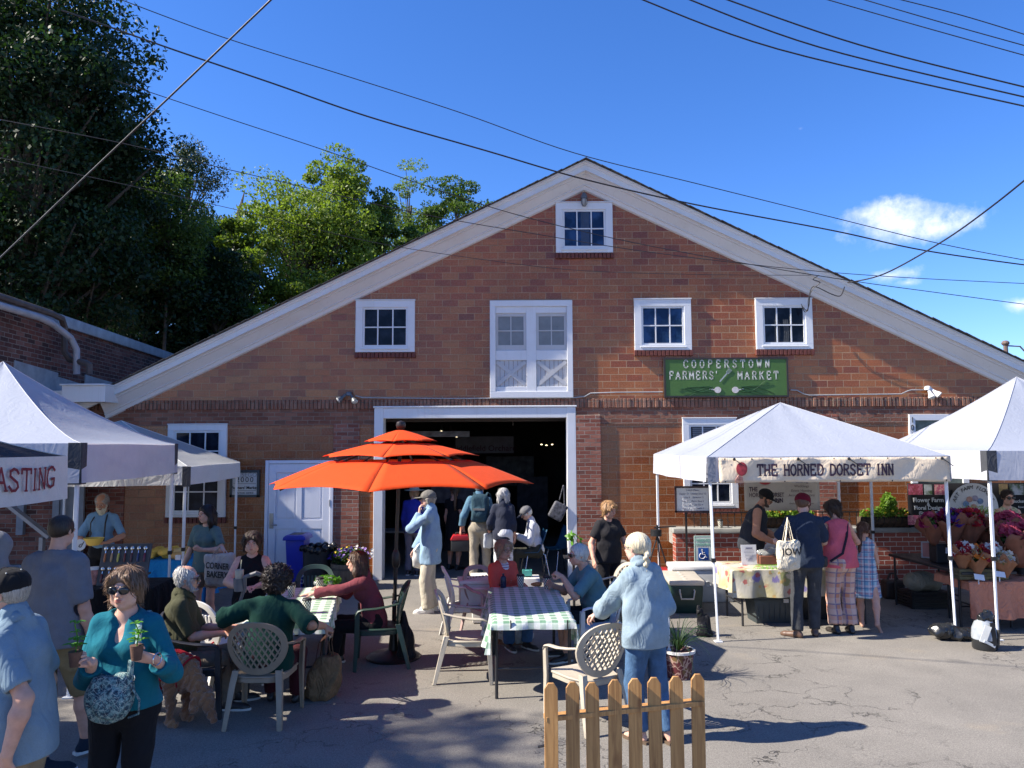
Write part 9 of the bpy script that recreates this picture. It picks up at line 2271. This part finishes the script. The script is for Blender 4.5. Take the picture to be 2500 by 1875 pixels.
# trees beyond the roofs
def tree(label, px, d, ztop, zbot, rx, seed, leaf, n=12000, size=.2, trunk_r=.22, clumps=60, fill=.75, airy=1.0, x=None, y=None, group='trees behind the market hall', name='tree', droop=0):
 """trunk with limbs and a crown of leaf-sized faces gathered in clumps"""
 n = int(n*2.1); size *= .72; clumps = int(clumps*1.35); k_ = 1.17 if d > 26 else 1.08; rx *= k_; ztop += (.9 if d > 26 else .2)
 rs = np.random.RandomState(seed); X = W(px, 1088, d).x if x is None else x; Y = d if y is None else y
 t = thing(name, label, 'tree', (X, Y, 0), 0, group)
 cz, rz = (ztop+zbot)/2, (ztop-zbot)/2
 cs = []
 while len(cs) < clumps:
  v = rs.normal(size=3); v /= np.linalg.norm(v); r = rs.uniform(.25, 1)**.5*.92
  p = v*r*np.array([rx, rx*.8, rz]);
  if p[2] > 0: p[:2] *= (1-.35*(p[2]/rz)**2)
  cs.append(p+np.array([0, 0, cz])+rs.normal(size=3)*rx*.06)
 cs = np.array(cs); cr = rs.uniform(.13, .28, clumps)*rx*airy
 which = rs.randint(0, clumps, n); v = rs.normal(size=(n, 3)); v /= np.linalg.norm(v, axis=1)[:, None]
 rr = rs.uniform(.35, 1, n)**.5
 P = cs[which]+v*(rr*cr[which])[:, None]*np.array([1.25, 1.1, .75]); P[:, 2] -= droop*rs.uniform(0, 1, n)
 A = rs.normal(size=(n, 3))+np.array([0, 0, -.35]); A /= np.linalg.norm(A, axis=1)[:, None]
 B = np.cross(A, rs.normal(size=(n, 3))+v*.9+np.array([0, 0, .8])); B /= np.linalg.norm(B, axis=1)[:, None]
 s = size*rs.uniform(.55, 1.3, n)[:, None]
 V = np.stack([P-A*s*.5, P+B*s*.27-A*s*.05, P+A*s*.5, P-B*s*.27-A*s*.05], 1).reshape(-1, 3)
 nmesh('crown', V, np.arange(n*4).reshape(n, 4), leaf, t, smooth=False)
 m = MB(); zb = zbot*.8; k = 7
 tp = [Vector((math.sin(i*.9+seed)*.12*i/k*rx*.3, 0, (cz+rz*.3)*i/k)) for i in range(k+1)]
 m.tube(tp, [trunk_r*(1-.8*i/k) for i in range(k+1)], 8)
 for c_ in cs[:int(clumps*.7)]:
  z0 = max(zbot*.7, min(cz+rz*.2, c_[2]-rx*.5)); f = z0/(cz+rz*.3); b0 = tp[min(k, int(f*k))]; c_ = Vector(c_); md = b0.lerp(c_, .5)+Vector((0, 0, -.05*rx))
  m.tube([b0, md, c_], [trunk_r*.28, trunk_r*.16, trunk_r*.05], 5)
 m.build('trunk', M_bark, t, smooth=50)
 return t
M_bark = mat('furrowed grey bark', (.075, .06, .045), .9, .4, 3, .8, 25, .03)
L_shaded = leafmat('shade darkened leaf', (.014, .036, .012), .25); L_mid = leafmat('mid green leaf', (.062, .11, .024), .38); L_bright = leafmat('spring green leaf', (.125, .185, .032), .42); L_pale = leafmat('pale grey green leaf', (.12, .18, .055), .4); L_pine = leafmat('dull pine needles', (.05, .075, .035), .15)  # shade over the left trees is put into the darkest leaf colour
tree('towering tree with shade darkened leaves filling the upper left corner', 28, 19, 15.5, 4.6, 2.95, 3, L_shaded, 38000, .19, .35, 130, airy=1.2)
tree('dark tree crown filling in behind the towering tree at the left', 95, 27, 15.0, 4.5, 2.9, 4, L_shaded, 20000, .26, .3, 80, airy=1.3)
tree('dark tree low behind the warehouse coping at the left edge', 30, 26, 9.5, 3.5, 3.4, 6, L_shaded, 14000, .28, .3, 50, airy=1.3)
tree('dark tree with hanging sprays right of the towering one', 165, 20.5, 13.2, 4.6, 1.95, 5, L_shaded, 22000, .2, .28, 90, airy=1.3)
tree('dark dense tree above the warehouse coping, its crown sunlit at the tip', 345, 24, 11.2, 3.0, 2.05, 7, L_shaded, 26000, .2, .3, 110, airy=1.35)
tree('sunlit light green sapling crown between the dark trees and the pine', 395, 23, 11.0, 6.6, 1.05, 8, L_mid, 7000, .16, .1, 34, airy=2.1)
tree('dark shrubby tree in the gap over the warehouse coping', 435, 27, 10.4, 2.0, 1.95, 31, L_shaded, 19000, .24, .2, 80, airy=1.25)
tree('dark low tree behind the left end of the white rake', 520, 25, 9.4, 2.5, 1.7, 9, L_shaded, 12000, .2, .25, 50)
tree('bright spring green tree, the broadest one behind the left roof slope', 720, 30, 12.6, 4.5, 3.4, 11, L_bright, 26000, .2, .3, 120)
tree('tall bright green crown rising highest behind the left roof slope', 815, 31, 14.2, 7.0, 1.9, 13, L_bright, 13000, .2, .25, 60)
tree('mid green dense tree right of the highest bright crown', 925, 32, 12.6, 6.5, 1.75, 15, L_mid, 11000, .2, .25, 50)
tree('low bright green tree hanging over the rake at the far left of the group', 590, 27, 10.2, 3.0, 1.7, 17, L_bright, 15000, .19, .2, 45)
tree('airy pale tree with see-through branches above the dense one', 1000, 36, 15.6, 9.0, 1.6, 19, L_pale, 3600, .17, .2, 34, airy=.9)
tree('leafy tree with a ragged top nearest the gable peak', 1120, 36, 14.6, 9.0, 2.0, 21, L_mid, 8000, .21, .25, 40)
tree('mid green tree filling the gap under the ragged top', 1040, 35, 12.8, 7.0, 1.9, 22, L_mid, 8000, .2, .25, 40)
tree('old pine top with flat dark tufts over the sapling', 440, 31, 14.3, 11.4, 1.25, 23, L_pine, 4500, .14, .16, 22, airy=1.7)
tree('dark undergrowth tree closing the gap below the bright group', 640, 26, 7.2, 2.0, 2.4, 25, L_mid, 12000, .2, .2, 60)
tree('small dark fir just left of the dead snag', 505, 29, 10.8, 6.5, .8, 26, L_pine, 6000, .15, .14, 34, airy=1.9)
tree('tall half bare tree off to the left that throws soft shade on the yard', 0, 4, 13.6, 9.2, 2.6, 27, L_mid, 2600, .22, .22, 30, x=-16.5, y=3.9)
m = MB(); p = W(583, 520, 30); m.tube([(0, 0, -6), (0, 0, 0), (.1, 0, .4), (.22, 0, .95)], [.16, .11, .06, .01], 6); m.tube([(.02, 0, .1), (-.12, 0, .35)], [.05, .01], 5); m.tube([(.08, 0, .35), (.3, 0, .42)], [.035, .008], 5)
o = m.build('dead_tree', mat('silvery dead wood', (.16, .14, .12), .9), None); o.location = tuple(p); tag(o, 'bare dead snag poking above the dark trees', 'tree')
# overhead cables
def wire(label, pts, d0, d1, r, g='overhead cables'):
 n = len(pts); P = []
 L = [0]
 for a, b in zip(pts[:-1], pts[1:]): L.append(L[-1]+math.hypot(b[0]-a[0], b[1]-a[1]))
 ctrl = [W(x_, y_, d0+(d1-d0)*l/L[-1]) for (x_, y_), l in zip(pts, L)]
 for i in range(n-1):    # Catmull-Rom
  p0, p1, p2, p3 = ctrl[max(0, i-1)], ctrl[i], ctrl[i+1], ctrl[min(n-1, i+2)]
  for k in range(8):
   t = k/8; P.append(.5*((2*p1)+(p2-p0)*t+(2*p0-5*p1+4*p2-p3)*t*t+(-p0+3*p1-3*p2+p3)*t**3))
 P.append(ctrl[-1]); c = P[len(P)//2]; m = MB(); m.tube([p-c for p in P], r, 6)
 o = m.build('power_cable', M_wire, None, smooth=60); o.location = c; tag(o, label, 'cable', g); return o
M_wire = mat('black cable sheath', (.014, .014, .017), .5, 0)
E = 1.13
wire('grey cable slanting steeply down across the upper left sky', [(700, -38), (661, 0), (400, 250), (180, 458), (-40, 668)], 7.2, 9.5, .010)
wire('thick black cable sagging from the upper left across the gable peak to the right', [(150, 25), (215, 47), (420, 120), (667, 204), (900, 285), (1187, 368), (1424, 437), (1700, 500), (2034, 563), (2260, 612), (2540, 652)], 9.5, 12.5, .011)
wire('thin cable above the thick one, from the top left to the right edge', [(230, -25), (300, 1), (542, 90), (847, 186), (1130, 277), (1401, 373), (1700, 448), (2034, 531), (2300, 596), (2540, 642)], 10, 12.5, .0065)
wire('cable leaving the dark trees and crossing in front of the top window', [(280, 196), (345, 218), (560, 290), (790, 366), (1000, 440), (1240, 518), (1503, 583), (1800, 640), (2068, 684), (2300, 716), (2540, 748)], 11, 13.4, .0065)
wire('low cable from the left edge passing under the top window sill', [(-30, 287), (0, 292), (300, 350), (500, 400), (700, 447), (1017, 520), (1300, 570), (1582, 615), (1921, 655), (2200, 677), (2540, 694)], 11, 13.3, .006)
wire('lowest thin cable across the left trees to the right rake', [(-30, 378), (0, 385), (339, 458), (633, 525), (904, 590), (1175, 633), (1412, 660), (1700, 670), (1980, 672)], 11.5, 13.5, .005)
for i, (a, b, c_) in enumerate((((1550, -8), (1900, 120), (2540, 268)), ((1665, -8), (2000, 115), (2540, 246)), ((1755, -8), (2100, 110), (2540, 222)))):
 wire('%s of the three thick cables crossing the upper right corner' % ('lowest', 'middle', 'highest')[i], [a, b, c_], 8.6, 8.2, .0085)
for i, (a, b, c_) in enumerate((((1995, -8), (2250, 65), (2540, 146)), ((2085, -8), (2300, 55), (2540, 122)), ((2170, -8), (2350, 38), (2540, 96)))):
 wire('%s of the three thin cables in the top right corner' % ('lowest', 'middle', 'highest')[i], [a, b, c_], 9.4, 9.0, .006)
wire('service drop rising from the right rake to the right edge', [(2070, 690), (2160, 668), (2300, 590), (2420, 505), (2560, 392)], 13.5, 9, .012)
wire('looped black service cable hanging from the rake over the right window', [(2062, 700), (2052, 722), (2030, 718), (1990, 700), (1978, 712), (1975, 745), (1966, 762), (1958, 748)], 13.6, 13.95, .009)
wire('second looped cable beside the right window frame', [(2000, 672), (1985, 682), (2002, 690), (1985, 705), (1974, 730), (1972, 758), (1962, 752), (1956, 742)], 13.6, 13.95, .008)
# weight children built in world space need no inverse matrices
for o in D.objects:
 if o.parent is not None: o.matrix_parent_inverse = Matrix()
